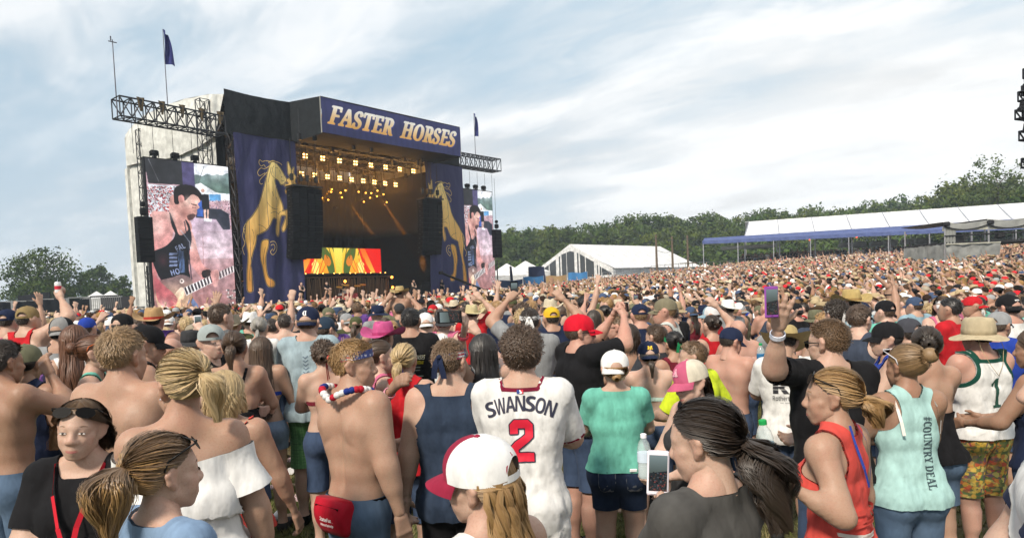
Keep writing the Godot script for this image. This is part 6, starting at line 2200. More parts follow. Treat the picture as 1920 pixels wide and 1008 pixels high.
		"straw_crown":
			for j in 7:
				for i in 28:
					var q := []
					for e in [[i, j], [i + 1, j], [i + 1, j + 1], [i, j + 1]]:
						var a: float = TAU * e[0] / 28.0
						var t: float = e[1] / 7.0
						var rr: float = 0.101 * [1.0, 0.99, 0.96, 0.91, 0.84, 0.70, 0.42, 0.05][e[1]]
						var y: float = -0.018 + 0.125 * [0.0, 0.2, 0.42, 0.66, 0.88, 1.0, 1.0, 0.93][e[1]]
						if e[1] > 3: y -= 0.022 * exp(-pow(sin(a) * rr / 0.022, 2.0))
						q.append(CAP_MID + Vector3(-sin(a) * rr * 0.92, y, -cos(a) * rr * 1.08))
					quad(st, q[3], q[2], q[1], q[0])
		"hat_band":
			for i in 28:
				var q := []
				for e in [i, i + 1]:
					var a: float = TAU * e / 28.0
					for y in [-0.016, 0.012]: q.append(CAP_MID + Vector3(-sin(a) * 0.096, y, -cos(a) * 0.1115))
				quad(st, q[1], q[3], q[2], q[0])
		"visor_band", "headband":
			var tall := 0.030 if called == "visor_band" else 0.036
			for i in 32:
				var q := []
				for e in [i, i + 1]:
					var a: float = TAU * e / 32.0
					var puff := 0.002 * sin(a * 9.0)
					for y in [0.0, tall]:
						var k: float = 1.0 - y * 1.3
						q.append(CAP_MID + Vector3(-sin(a) * (0.086 + puff) * k, y - 0.004 + 0.012 * cos(a), -cos(a) * (0.1035 + puff) * k))
				quad(st, q[1], q[3], q[2], q[0])
		"knot_tail":
			for s in [-1.0, 1.0]:
				var w := 0.016
				var p := [Vector3(0, 0.045, 0.116), Vector3(s * 0.012, 0.02, 0.134), Vector3(s * 0.022, -0.02, 0.132), Vector3(s * 0.028, -0.062, 0.128)]
				for i in 3: quad(st, p[i] + Vector3(-w, 0, 0), p[i] + Vector3(w, 0, 0), p[i + 1] + Vector3(w, 0, 0), p[i + 1] + Vector3(-w, 0, 0))
			lathe(st, [Vector2(0.006, -0.014), Vector2(0.015, 0.0), Vector2(0.006, 0.014)], 8, Transform3D(Basis(Vector3.BACK, PI / 2), Vector3(0, 0.045, 0.118)))
		"glasses_frame":
			for s in [-1.0, 1.0]:
				add_tube(st, Vector3(s * 0.068, 0.006, -0.078), Vector3(s * 0.078, 0.008, 0.010), 0.0028, -1, 5)
				add_tube(st, Vector3(s * 0.078, 0.008, 0.010), Vector3(s * 0.076, -0.012, 0.030), 0.0026, -1, 5)
			add_tube(st, Vector3(-0.068, 0.010, -0.080), Vector3(0.068, 0.010, -0.080), 0.003, -1, 5)
		"glasses_lens":
			for s in [-1.0, 1.0]:
				var ring := []
				for i in 14:
					var a := TAU * i / 14.0
					ring.append(Vector3(s * 0.035 + cos(a) * 0.029, -0.006 + sin(a) * 0.021, -0.094 + absf(s * 0.035 + cos(a) * 0.029) * 0.20))
				for i in range(1, 13): tri(st, ring[0], ring[i + 1], ring[i])
		"lips":
			for y in [-0.0015, 0.0035]:
				var rings := []
				for i in 11:
					var x: float = lerpf(-0.0245, 0.0245, i / 10.0)
					var w := 0.0036 * (1.0 - 0.8 * pow(absf(x) / 0.0245, 2.0))
					var ring := []
					for k in 8: ring.append(Vector3(x, -0.0750 + y + 9.0 * x * x + w * sin(TAU * k / 8.0), -0.0910 + 17.0 * x * x + w * cos(TAU * k / 8.0)))
					rings.append(ring)
				skin_rings(st, rings)
		"brow":
			for i in 6:
				var q := []
				for e in [i, i + 1]:
					var t: float = e / 6.0
					var x := lerpf(0.011, 0.047, t)
					for y in [-0.0028, 0.0028]: q.append(Vector3(x, 0.0225 + 0.007 * sin(t * PI * 0.8) + y * (1.0 - 0.6 * t), -0.0905 + 9.5 * x * x))
				quad(st, q[1], q[3], q[2], q[0])
	gear[called] = done(st)
	return gear[called]
func on_head(who: Node3D, ht: Transform3D, called: String, mesh: Mesh, m: Material, at: Vector3, turn: Vector3) -> MeshInstance3D:
	var o := put(who, called, mesh, m)
	o.transform = ht * Transform3D(Basis.from_euler(turn), at)
	return o
func wear(who: Node3D, ht: Transform3D, kind: String, c: Color, c2 = null, turn := 0.0, print_tex: Material = null) -> void:
	var cloth := mat(c, 0.85, "cloth")
	var second := cloth if c2 == null else mat(c2, 0.85, "cloth")
	var t := Vector3(0, turn, 0)
	match kind:
		"cap", "cap_open":
			var o := on_head(who, ht, "cap", gear_mesh("crown" if kind == "cap" else "crown_back"), cloth, Vector3.ZERO, t)
			put(o, "bill", gear_mesh("bill"), second)
			put(o, "button", gear_mesh("button"), second)
			if kind == "cap_open": put(o, "strap", gear_mesh("strap"), second)
			if print_tex: put(o, "emblem", patch_mesh(CAP_MID, CAP_R * 1.075, -0.42, 0.42, 0.16, 0.80), print_tex)
		"trucker":
			var o := on_head(who, ht, "cap", gear_mesh("crown_mesh"), cloth, Vector3.ZERO, t)
			put(o, "front_panel", gear_mesh("crown_front"), second)
			put(o, "bill", gear_mesh("bill"), second)
			put(o, "button", gear_mesh("button"), second)
			put(o, "strap", gear_mesh("strap"), cloth)
			if print_tex: put(o, "emblem", patch_mesh(CAP_MID, CAP_R * 1.075, -0.42, 0.42, 0.16, 0.80), print_tex)
		"bucket":
			var o := on_head(who, ht, "bucket_hat", gear_mesh("bucket_crown"), cloth, Vector3.ZERO, t)
			put(o, "brim", gear_mesh("bucket_brim"), second)
		"straw":
			var o := on_head(who, ht, "straw_hat", gear_mesh("straw_crown"), cloth, Vector3.ZERO, t)
			put(o, "brim", gear_mesh("straw_brim"), cloth)
			put(o, "hat_band", gear_mesh("hat_band"), second)
		"visor":
			var o := on_head(who, ht, "visor", gear_mesh("visor_band"), cloth, Vector3.ZERO, t)
			put(o, "bill", gear_mesh("bill"), second)
			if print_tex: put(o, "emblem", patch_mesh(CAP_MID, Vector3(0.0885, 0.09, 0.106), -0.5, 0.5, 0.05, 0.34), print_tex)
		"headband":
			var o := on_head(who, ht, "headband", gear_mesh("headband"), cloth, Vector3(0, 0.002, 0), t)
			put(o, "knot", gear_mesh("knot_tail"), second)
			if print_tex: o.material_override = print_tex
		"glasses_up", "glasses":
			var at := Vector3.ZERO if kind == "glasses" else Vector3(0, 0.052, 0.016)
			var o := on_head(who, ht, "sunglasses", gear_mesh("glasses_frame"), mat(c, 0.4), at, Vector3(0.42 if kind == "glasses_up" else 0.0, 0, 0))
			o.transform = o.transform.scaled_local(Vector3.ONE * (1.13 if kind == "glasses_up" else 1.04))
			put(o, "lens", gear_mesh("glasses_lens"), mat(Color(0.03, 0.03, 0.035), 0.5))
var crew := []
var figs := []
var shared_hair := {}
var walked := []
const SKIN := {"pale": Color(0.52, 0.37, 0.30), "fair": Color(0.455, 0.315, 0.245), "tan": Color(0.375, 0.245, 0.178), "bronze": Color(0.295, 0.182, 0.125), "burnt": Color(0.455, 0.275, 0.215), "brown": Color(0.20, 0.105, 0.062)}
const HAIR := {"blond": Color(0.46, 0.34, 0.18), "honey": Color(0.33, 0.20, 0.085), "sand": Color(0.25, 0.16, 0.08), "light": Color(0.15, 0.092, 0.05), "brown": Color(0.072, 0.043, 0.026), "dark": Color(0.030, 0.020, 0.014), "black": Color(0.012, 0.010, 0.010), "grey": Color(0.26, 0.25, 0.235), "auburn": Color(0.12, 0.048, 0.022)}
const CLOTH := {"white": Color(0.78, 0.78, 0.77), "grey": Color(0.30, 0.31, 0.32), "black": Color(0.014, 0.014, 0.016), "charcoal": Color(0.045, 0.046, 0.05), "navy": Color(0.018, 0.026, 0.060), "red": Color(0.52, 0.020, 0.028), "royal": Color(0.025, 0.060, 0.36), "teal": Color(0.16, 0.50, 0.40), "pink": Color(0.62, 0.16, 0.28), "yellow": Color(0.70, 0.44, 0.03), "neon": Color(0.66, 0.80, 0.04), "olive": Color(0.085, 0.095, 0.045), "maroon": Color(0.17, 0.018, 0.032), "sky": Color(0.28, 0.42, 0.50), "tan": Color(0.42, 0.33, 0.20), "slate": Color(0.055, 0.070, 0.105), "aqua": Color(0.40, 0.62, 0.60), "coral": Color(0.66, 0.085, 0.07), "cream": Color(0.60, 0.53, 0.40), "orange": Color(0.60, 0.17, 0.03), "purple": Color(0.13, 0.06, 0.26), "green": Color(0.02, 0.20, 0.085), "denim": Color(0.055, 0.085, 0.155), "jeans": Color(0.10, 0.155, 0.24), "camo": Color(0.15, 0.15, 0.095), "stone": Color(0.33, 0.29, 0.22)}
func shade(c: Color) -> Color:
	return c.linear_to_srgb()
func cloth(called: String) -> Color:
	return shade(CLOTH[called])
func emblem(text: String, c: Color, font := "Droid Serif", frame := Rect2(40, 60, 176, 136), outline = null) -> StandardMaterial3D:
	var im := blank(256, 256, Color(c.r, c.g, c.b, 0))
	if outline != null:
		for o in [Vector2(-9, 0), Vector2(9, 0), Vector2(0, 9), Vector2(0, -9), Vector2(6, 6), Vector2(-6, -6), Vector2(6, -6), Vector2(-6, 6)]:
			letters(im, text, font, Rect2(frame.position + o, frame.size), outline, null, 0.0, 800)
	for o in [Vector2(-3, 0), Vector2(3, 0), Vector2.ZERO]: letters(im, text, font, Rect2(frame.position + o, frame.size), c, null, 0.0, 800)
	return print_mat(im, 0.8, true)
func hair_of(kind: String, size: String, seed_at: int, opt := {}) -> Mesh:
	var key := "%s/%s/%d/%s" % [kind, size, seed_at, str(opt)]
	if shared_hair.has(key): return shared_hair[key]
	var count: int = {"hi": 5200, "mid": 1300, "low": 300, "far": 40}[size]
	var wide: float = {"hi": 0.0034, "mid": 0.0050, "low": 0.010, "far": 0.03}[size]
	if kind == "long": count = int(count * 0.8)
	var a := hair_arrays(kind, count, wide, seed_at, opt)
	shared_hair[key] = array_mesh(a[0], a[1], a[2], a[3])
	return shared_hair[key]
func stage_yaw(p: Vector3) -> float:
	var t := stage_place(12.0, 0, 0) - p
	return atan2(-t.x, -t.z)
func who(label: String, px: float, py: float, depth: float, sp: Dictionary) -> Dictionary:
	if depth < 9.0 and not sp.has("exact"): depth *= sp.get("back", 1.2)
	var p := spot(px, py, depth)
	sp.column = px
	sp.depth = depth
	sp.base = on_ground(p)
	if sp.has("lift"): sp.base.y += sp.lift
	var tall: float = p.y - sp.base.y
	sp.size = tall / (1.722 + (0.035 if sp.has("hat") else 0.02))
	sp.label = label
	sp.yaw = deg_to_rad(sp.face) if sp.has("face") else stage_yaw(sp.base) + sp.get("off", 0.0)
	sp.seed = crew.size() + 1
	if not sp.has("cell"): sp.cell = 0.014 if depth < 3.2 else 0.017 if depth < 5.2 else 0.021
	if not sp.has("head_size"): sp.head_size = "hi" if depth < 4.1 else "mid" if depth < 7.0 else "low"
	var at := Transform3D(Basis(Vector3.UP, sp.yaw).scaled(Vector3.ONE * sp.size), sp.base)
	for s in ["l", "r"]:
		if sp.has("reach_" + s):
			var q: Array = sp["reach_" + s]
			var w := at.affine_inverse() * spot(q[0], q[1], q[2] * 1.2)
			var sh := Vector3(0.18 if s == "r" else -0.18, 1.43, 0)
			var pole: Vector3 = sp.get("pole_" + s, Vector3(0.7 if s == "r" else -0.7, -1, 0.2))
			var wrist := w
			for k in 4:
				var e: Array = two_bone(sh, wrist, 0.275, 0.245, pole)
				wrist = w - (e[1] - e[0]).normalized() * 0.085
			sp["arm_" + s] = [wrist, pole]
	sp.at = at
	crew.append(sp)
	walked.append(Vector3(sp.base.x, sp.base.z, 0.30))
	return sp
func make_parts() -> void:
	var jobs := [["m", 0.0047, "hi"], ["f", 0.0047, "hi"], ["m", 0.0072, "mid"], ["f", 0.0072, "mid"], ["m", 0.0115, "low"], ["f", 0.0115, "low"], ["m", 0.019, "far"], ["f", 0.019, "far"]]
	var res := []
	res.resize(jobs.size())
	var g := WorkerThreadPool.add_group_task(func(i: int) -> void: res[i] = head_skin(jobs[i][0] == "f", jobs[i][1]), jobs.size())
	WorkerThreadPool.wait_for_group_task_completion(g)
	for i in jobs.size(): heads[jobs[i][0] + jobs[i][2]] = res[i]
	var hj := []
	for pose in [["relaxed", 0.50, 0.25], ["grip", 1.05, 0.10], ["open", 0.10, 1.0], ["hold", 0.72, 0.35]]:
		for q in [["hi", 0.0048], ["mid", 0.0062], ["low", 0.0105], ["far", 0.019]]:
			hj.append([pose[0] + "/" + q[0], pose[1], pose[2], q[1]])
	res.resize(hj.size())
	g = WorkerThreadPool.add_group_task(func(i: int) -> void: res[i] = hand_skin(hj[i][1], hj[i][2], hj[i][3]), hj.size())
	WorkerThreadPool.wait_for_group_task_completion(g)
	for i in hj.size(): hands[hj[i][0]] = res[i]
func run_figures(list: Array) -> Array:
	var res := []
	res.resize(list.size())
	var g := WorkerThreadPool.add_group_task(func(i: int) -> void: res[i] = figure(list[i]), list.size())
	WorkerThreadPool.wait_for_group_task_completion(g)
	return res
const TOP_NAMES := {"tshirt": "shirt", "tank": "tank_top", "racer": "tank_top", "tube": "tube_top", "off_shoulder": "off_shoulder_top", "bikini": "bikini_top", "crossback": "strappy_top"}
func dress(t: Node3D, fig: Dictionary, sp: Dictionary, meshes = null) -> void:
	var m: Dictionary = meshes if meshes != null else meshes_of(fig)
	put(t, "body", m.skin, mat(shade(SKIN[sp.get("skin", "fair")]), 0.52, "skin"))
	if m.has("top"): put(t, TOP_NAMES[sp.top], m.top, mat(sp.get("top_c", cloth("white")), 0.85, "cloth"))
	if m.has("trim"): put(t, "trim", m.trim, mat(sp.trim, 0.8, "cloth"))
	put(t, "jeans" if sp.get("leg", 0.5) < 0.2 else "shorts", m.bottom, sp.get("bottom_m", mat(sp.get("bottom_c", cloth("denim")), 0.85, "cloth")))
	put(t, "shoes", m.shoes, mat(sp.get("shoe_c", Color(0.2, 0.2, 0.2)), 0.7))
	var ht: Transform3D = fig.head
	if sp.has("hair"):
		for hk in (sp.hair if sp.hair is Array else [sp.hair]):
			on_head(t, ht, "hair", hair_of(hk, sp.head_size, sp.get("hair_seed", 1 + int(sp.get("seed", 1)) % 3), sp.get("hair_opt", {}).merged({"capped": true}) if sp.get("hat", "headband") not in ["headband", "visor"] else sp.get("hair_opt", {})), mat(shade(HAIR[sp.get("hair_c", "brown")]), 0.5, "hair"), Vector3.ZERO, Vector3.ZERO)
	if sp.has("hat"):
		wear(t, ht, sp.hat, sp.hat_c, sp.get("hat_c2"), deg_to_rad(sp.get("hat_turn", 0.0)), sp.get("hat_print"))
	if sp.has("shades"): wear(t, ht, sp.shades, sp.get("shades_c", Color(0.06, 0.06, 0.06)))
	if sp.get("eyes", false):
		on_head(t, ht, "lips", gear_mesh("lips"), mat(lin(0.36, 0.135, 0.12), 0.45), Vector3.ZERO, Vector3.ZERO)
		for s in [-1.0, 1.0]:
			on_head(t, ht, "eye", patch_mesh(Vector3(s * 0.0315, 0.001, -0.0640), Vector3(0.032, 0.022, 0.022), -0.50, 0.50, -0.30, 0.36, 10, 5), eye_print(), Vector3.ZERO, Vector3(0, -s * 0.12, 0) * 0.0)
			var b := on_head(t, ht, "eyebrow", gear_mesh("brow"), mat(shade(HAIR[sp.get("brow_c", sp.get("hair_c", "brown"))] * 0.8), 0.7), Vector3.ZERO, Vector3.ZERO)
			if s < 0: b.transform = b.transform * Transform3D(Basis().scaled(Vector3(-1, 1, 1)), Vector3.ZERO)
var eye_m: StandardMaterial3D
func eye_print() -> StandardMaterial3D:
	if eye_m: return eye_m
	var im := blank(256, 128, Color(0.3, 0.18, 0.14, 0))
	fill_poly(im, smooth(pts_of("14,74 60,34 128,20 196,34 242,72 196,102 128,112 60,102")), Color8(60, 36, 30))
	fill_poly(im, smooth(pts_of("26,76 66,48 128,36 190,48 230,74 190,96 128,104 66,96")), Color8(222, 214, 208))
	disc(im, Vector2(128, 66), 36, Color8(74, 56, 44))
	disc(im, Vector2(128, 66), 16, Color8(14, 12, 12))
	disc(im, Vector2(138, 54), 6, Color8(240, 240, 240))
	fill_poly(im, smooth(pts_of("14,74 60,34 128,20 196,34 242,72 196,50 128,38 60,50")), Color8(40, 24, 20))
	eye_m = print_mat(im, 0.25, true)
	return eye_m
func meshes_of(fig: Dictionary) -> Dictionary:
	var out := {}
	out.skin = array_mesh(fig.skin[0], fig.skin[1], fig.skin[2], fig.skin[3])
	for k in ["top", "bottom", "shoes", "trim"]:
		if fig.has(k) and fig[k][0].size(): out[k] = array_mesh(fig[k][0], fig[k][1], fig[k][2])
	return out
func build_people() -> void:
	make_parts()
	cast_heroes()
	figs = run_figures(crew)
	for i in crew.size():
		var sp: Dictionary = crew[i]
		var t := thing("person", sp.label, "person", sp.base, sp.yaw, sp.get("group", ""))
		t.scale = Vector3.ONE * sp.size
		dress(t, figs[i], sp)
		sp.node = t
		if sp.has("extra"): sp.extra.call(t, figs[i], sp)
		figs[i] = {"arms": figs[i].arms, "head": figs[i].head}
	held_things()
	build_crowd()
func hand_of(sp: Dictionary, side: int, further := 0.09) -> Vector3:
	var f: Dictionary = figs[crew.find(sp)]
	var a: Array = f.arms[side]
	return sp.at * (a[2] + (a[2] - a[1]).normalized() * further)
var hero := {}
func cast_heroes() -> void:
	var big_m := emblem("M", lin(0.85, 0.55, 0.03), "Droid Serif", Rect2(48, 60, 160, 130))
	var old_d := emblem("D", lin(0.8, 0.8, 0.8), "Droid Serif", Rect2(76, 50, 104, 150))
	var slogan := blank(256, 256, Color(1, 1, 1, 0))
	letters(slogan, "MAKE AMERICA", "Droid Sans", Rect2(20, 88, 216, 34), Color(1, 1, 1), null, 0, 800)
	letters(slogan, "GREAT AGAIN", "Droid Sans", Rect2(28, 136, 200, 34), Color(1, 1, 1), null, 0, 800)
	var cap_a := emblem("A", lin(0.62, 0.16, 0.26), "Droid Serif", Rect2(64, 50, 128, 150), Color(0.95, 0.93, 0.93))
	var ven := emblem("VEN", lin(0.75, 0.75, 0.75), "Droid Sans", Rect2(50, 110, 156, 54))
	var ibew := emblem("IBEW", lin(0.85, 0.85, 0.85), "Droid Sans", Rect2(52, 96, 152, 70))
	var stars := flag_print()
	hero.tail = who("woman with brown to honey ponytail and sunglasses pushed up, nearest at the lower left", 292, 806, 1.74, {back = 1.1, female = true, skin = "fair", hair = "ponytail", hair_c = "light", hair_opt = {"tie": Vector3(0.12, 0.22, 1), "length": 0.19, "full": 0.062, "curl": 0.010}, face = -34.0, head_turn = -0.10, top = "tshirt", top_c = Color(0.50, 0.60, 0.72), neck = 0.105, arm_l = "belly", arm_r = "belly", eyes = true, shades = "glasses_up", weight = 1.12, extra = func(t, f, sp):
		on_head(t, f.head, "ponytail_ends", hair_of("ponytail", "hi", 9, {"tie": Vector3(0.12, 0.20, 1), "length": 0.20, "full": 0.066, "curl": 0.012}), mat(shade(HAIR.honey * 0.9), 0.42, "hair"), Vector3(0, -0.006, 0.006), Vector3.ZERO).transform.basis *= 0.97})
	hero.trucker = who("woman in white mesh cap with maroon front worn sideways over blond hair, bottom centre", 905, 803, 1.70, {back = 1.0, female = true, skin = "fair", hair = "long", hair_c = "honey", hair_opt = {"length": 0.26, "curl": 0.014}, hat = "trucker", hat_c = Color(0.92, 0.92, 0.92), hat_c2 = lin(0.30, 0.022, 0.055), hat_turn = 6.0, face = 48.0, head_turn = 0.25, head_tilt = 0.14, top = "tank", top_c = cloth("white"), arm_l = "belly", arm_r = "belly", extra = func(t, f, sp):
		on_head(t, f.head, "cap_trim", gear_mesh("arch"), mat(lin(0.30, 0.022, 0.055), 0.8), Vector3.ZERO, Vector3(0, deg_to_rad(6.0), 0))})
	hero.phone = who("woman with long dark curly ponytail in grey tee holding up a white phone", 1326, 742, 1.80, {back = 1.06, female = true, skin = "fair", hair = "ponytail", hair_c = "dark", hair_opt = {"tie": Vector3(0.22, -0.28, 1), "length": 0.24, "full": 0.056, "curl": 0.022}, face = 34.0, head_turn = 0.28, head_nod = -0.17, top = "tshirt", top_c = lin(0.085, 0.083, 0.080), neck = 0.10, weight = 1.15, reach_l = [1248, 922, 1.90], hand_l = "hold", arm_r = "belly"})
	hero.raglan = who("person in white tee with navy striped sleeve leaning in at the right edge", 2052, 600, 1.3, {skin = "fair", hair = "short", face = 62.0, top = "tshirt", top_c = cloth("white"), trim = cloth("navy"), trim_wide = 0.028, sleeve = 0.18, arm_l = [Vector3(-0.05, 0.98, -0.30), Vector3(-1, -0.7, 0.4)], arm_r = "belly", weight = 1.1, bottom_c = cloth("red"), leg = 0.5})
	hero.smile = who("smiling woman in black tee with red lanyard looking back at the camera", 150, 742, 2.22, {female = true, skin = "fair", hair = "long", hair_opt = {"length": 0.10, "curl": 0.012}, hair_c = "light", face = 188.0, head_turn = 0.10, head_tilt = 0.09, top = "tshirt", top_c = cloth("black"), neck = 0.10, weight = 1.28, sleeve = 0.22, eyes = true, brow_c = "light", shades = "glasses_up", arm_l = "belly", arm_r = "belly", extra = func(t, f, sp): lanyard(t)})
	hero.leaner = who("shirtless tanned man at the left edge with a hand to his face", -4, 636, 3.3, {skin = "bronze", hair = "short", hair_c = "dark", face = -20.0, top = "bare", muscle = 0.6, arm_r = "face", arm_l = "down", bottom_c = cloth("jeans"), leg = 0.1, extra = func(t, f, sp): belt(t, f, lin(0.05, 0.012, 0.01))})
	hero.camo = who("woman with dark ponytail under a camouflage cap, leftmost in the third row", 42, 640, 3.7, {female = true, skin = "bronze", hair = "ponytail", hair_c = "dark", hat = "cap_open", hat_c = cloth("camo"), hat_turn = 0.0, face = 4.0, top = "racer", top_c = cloth("navy"), arm_l = "face", arm_r = "down"})
	hero.bareblond = who("shirtless man with short sandy hair, left of the blonde in white", 222, 612, 2.95, {back = 1.1, skin = "tan", hair = "short", hair_c = "sand", face = -10.0, head_turn = -0.10, top = "bare", muscle = 0.9, weight = 1.02})
	hero.ruffle = who("blonde woman with ponytail in a white off-shoulder top", 333, 652, 2.25, {back = 1.1, female = true, skin = "tan", hair = "ponytail", hair_c = "blond", hair_opt = {"tie": Vector3(0.25, 0.25, 1), "length": 0.17, "full": 0.038, "curl": 0.0062}, face = 22.0, head_turn = 0.52, top = "off_shoulder", top_c = cloth("white"), hem = 0.88, leg = 0.1, bottom_c = cloth("denim"), arm_l = "belly", arm_r = "down", weight = 1.05, extra = func(t, f, sp): earring(t, f)})
	hero.strap = who("woman with tattooed shoulder and flowered strap behind the blonde in white", 418, 690, 2.75, {female = true, skin = "tan", hair = "long", hair_c = "blond", hair_opt = {"length": 0.10}, face = 6.0, top = "tank", top_c = cloth("coral"), neck = 0.12, arm_r = "loose", leg = 0.6})
	hero.longhair = who("woman with very long straight brown hair in short denim cutoffs", 487, 628, 5.7, {exact = true, female = true, skin = "tan", hair = "long", hair_c = "brown", hair_opt = {"length": 0.56}, face = 8.0, top = "bikini", top_c = cloth("royal"), arm_r = "loose", bottom_c = lin(0.22, 0.30, 0.42), leg = 0.74, waist = 0.99, head_size = "mid", cell = 0.017})
	hero.plaid = who("tall man in pale blue tee, navy cap turned back and green plaid shorts", 574, 570, 5.85, {exact = true, skin = "fair", hair = "crew", hair_c = "light", hat = "cap", hat_c = cloth("navy"), hat_turn = 180.0, hat_print = old_d, face = 2.0, top = "tshirt", top_c = lin(0.34, 0.44, 0.49), hem = 0.86, sleeve = 0.24, leg = 0.47, waist = 1.0, bottom_m = plaid(), loose = 1.5, head_size = "mid", shoe_c = Color(0.05, 0.06, 0.05), extra = func(t, f, sp):
		var im := blank(256, 512, Color(0.3, 0.36, 0.42, 0))
		for k in 6: stroke(im, [Vector2(104, 60 + k * 38), Vector2(124, 76 + k * 38), Vector2(152, 56 + k * 38)], 9, Color(0.36, 0.43, 0.50, 0.8))
		disc(im, Vector2(150, 380), 64, Color(0.15, 0.20, 0.26))
		letters(im, "CW", "Droid Serif", Rect2(112, 352, 78, 54), Color(0.62, 0.70, 0.76))
		put(t, "shirt_print", back_print(f, Rect2(-0.10, 1.00, 0.20, 0.40)), print_mat(im, 0.8, true))})
	hero.lei = who("shirtless blond man in flag bandana and red white and blue bead lei, looking right", 655, 628, 3.05, {back = 1.1, skin = "tan", hair = "short", hair_c = "honey", face = -38.0, head_turn = -0.77, hat = "headband", hat_c = cloth("red"), hat_c2 = cloth("red"), hat_print = stars, top = "bare", muscle = 1.2, arm_r = "down", bottom_c = cloth("jeans"), leg = 0.1, waist = 0.98, cell = 0.0125, eyes = true, extra = func(t, f, sp):
		bead_lei(t)
		hip_pack(t)})
	hero.navytank = who("man in navy tank top with flag bandana tied round short brown hair", 840, 626, 3.15, {back = 1.1, skin = "fair", hair = "crew", hair_c = "light", face = -6.0, head_turn = -0.28, hat = "headband", hat_c = cloth("navy"), hat_c2 = cloth("navy"), hat_print = stars, top = "tank", top_c = lin(0.032, 0.048, 0.082), neck = 0.10, hem = 0.84, arm_l = "down", arm_r = "down", leg = 0.5, bottom_c = cloth("black")})
	hero.jersey = who("man in white baseball jersey lettered SWANSON 2", 975, 615, 3.0, {back = 1.1, skin = "fair", hair = ["curly"], hair_c = "brown", face = -8.0, head_turn = 0.14, top = "tshirt", top_c = cloth("white"), trim = lin(0.20, 0.015, 0.04), sleeve = 0.25, hem = 0.70, neck = 0.092, loose = 1.1, extra = func(t, f, sp):
		put(t, "jersey_lettering", back_print(f, Rect2(-0.19, 1.03, 0.38, 0.44)), swanson_print())})
	hero.teal = who("woman in teal tee, white cap turned back and dark denim shorts", 1152, 652, 3.5, {female = true, skin = "fair", hair = "bun", hair_c = "honey", hair_opt = {"tie": Vector3(0, -0.55, 1), "bun": 0.028}, hat = "cap", hat_c = Color(0.93, 0.93, 0.92), hat_turn = 170.0, face = -4.0, top = "tshirt", top_c = cloth("teal"), hem = 0.93, sleeve = 0.18, neck = 0.10, weight = 1.22, leg = 0.66, bottom_c = lin(0.018, 0.030, 0.062), loose = 0.7, extra = func(t, f, sp): pockets(t, f)})
	hero.redcap = who("man in bright red lettered cap and black tee raising a camera, in profile", 1082, 584, 4.1, {skin = "burnt", hair = "crew", hair_c = "brown", face = -62.0, head_turn = -0.35, hat = "cap", hat_c = lin(0.62, 0.012, 0.03), hat_print = print_mat(slogan, 0.8, true), shades = "glasses", top = "tshirt", top_c = cloth("black"), sleeve = 0.22, weight = 1.12, arm_r = "phone", arm_l = "phone", hand_r = "hold", hand_l = "hold", palm_r = Vector3(-1, 0, -0.3), palm_l = Vector3(1, 0, -0.3), head_size = "hi"})
	hero.whiteband = who("man in grey tee with a white cloth tied round dark hair", 992, 572, 5.1, {skin = "tan", hair = "crew", hair_c = "dark", face = -4.0, hat = "headband", hat_c = cloth("white"), top = "tshirt", top_c = lin(0.27, 0.28, 0.29), arm_l = "up_bent", hand_l = "hold", weight = 1.1})
	hero.bareback = who("woman with bare back and navy cap bearing a yellow M", 1216, 636, 4.5, {female = true, skin = "pale", hair = "ponytail", hair_c = "dark", hair_opt = {"tie": Vector3(0, -0.35, 1), "length": 0.14, "full": 0.02}, hat = "cap", hat_c = cloth("navy"), hat_turn = 180.0, hat_print = big_m, face = -2.0, top = "bikini", top_c = Color(0.80, 0.90, 0.85), weight = 1.2, muscle = 0.4})
	hero.pinkcap = who("woman facing left under a washed pink cap with a white letter A", 1300, 668, 3.0, {female = true, skin = "pale", hair = "long", hair_c = "brown", hair_opt = {"length": 0.16}, hat = "trucker", hat_c = Color(0.82, 0.79, 0.72), hat_c2 = lin(0.52, 0.11, 0.20), hat_print = cap_a, face = 108.0, head_turn = 0.14, head_nod = -0.17, head_tilt = -0.07, top = "tank", top_c = cloth("charcoal"), eyes = true, arm_l = "belly", arm_r = "belly"})
	hero.neon = who("boy with smooth brown hair in a neon yellow tee", 1302, 637, 4.0, {skin = "fair", hair = "short", hair_c = "light", face = 40.0, head_turn = 0.52, top = "tshirt", top_c = cloth("neon"), sleeve = 0.24, weight = 0.98, arm_r = "hip"})
	hero.bottleman = who("shirtless man in navy cap looking down at a bottle, right of the neon tee", 1368, 610, 4.7, {skin = "burnt", hair = "crew", hair_c = "dark", hat = "cap", hat_c = cloth("navy"), face = -50.0, head_turn = -0.31, head_nod = -0.24, top = "bare", muscle = 0.7, arm_l = "phone_low", arm_r = "phone_low", hand_r = "grip", hand_l = "hold"})
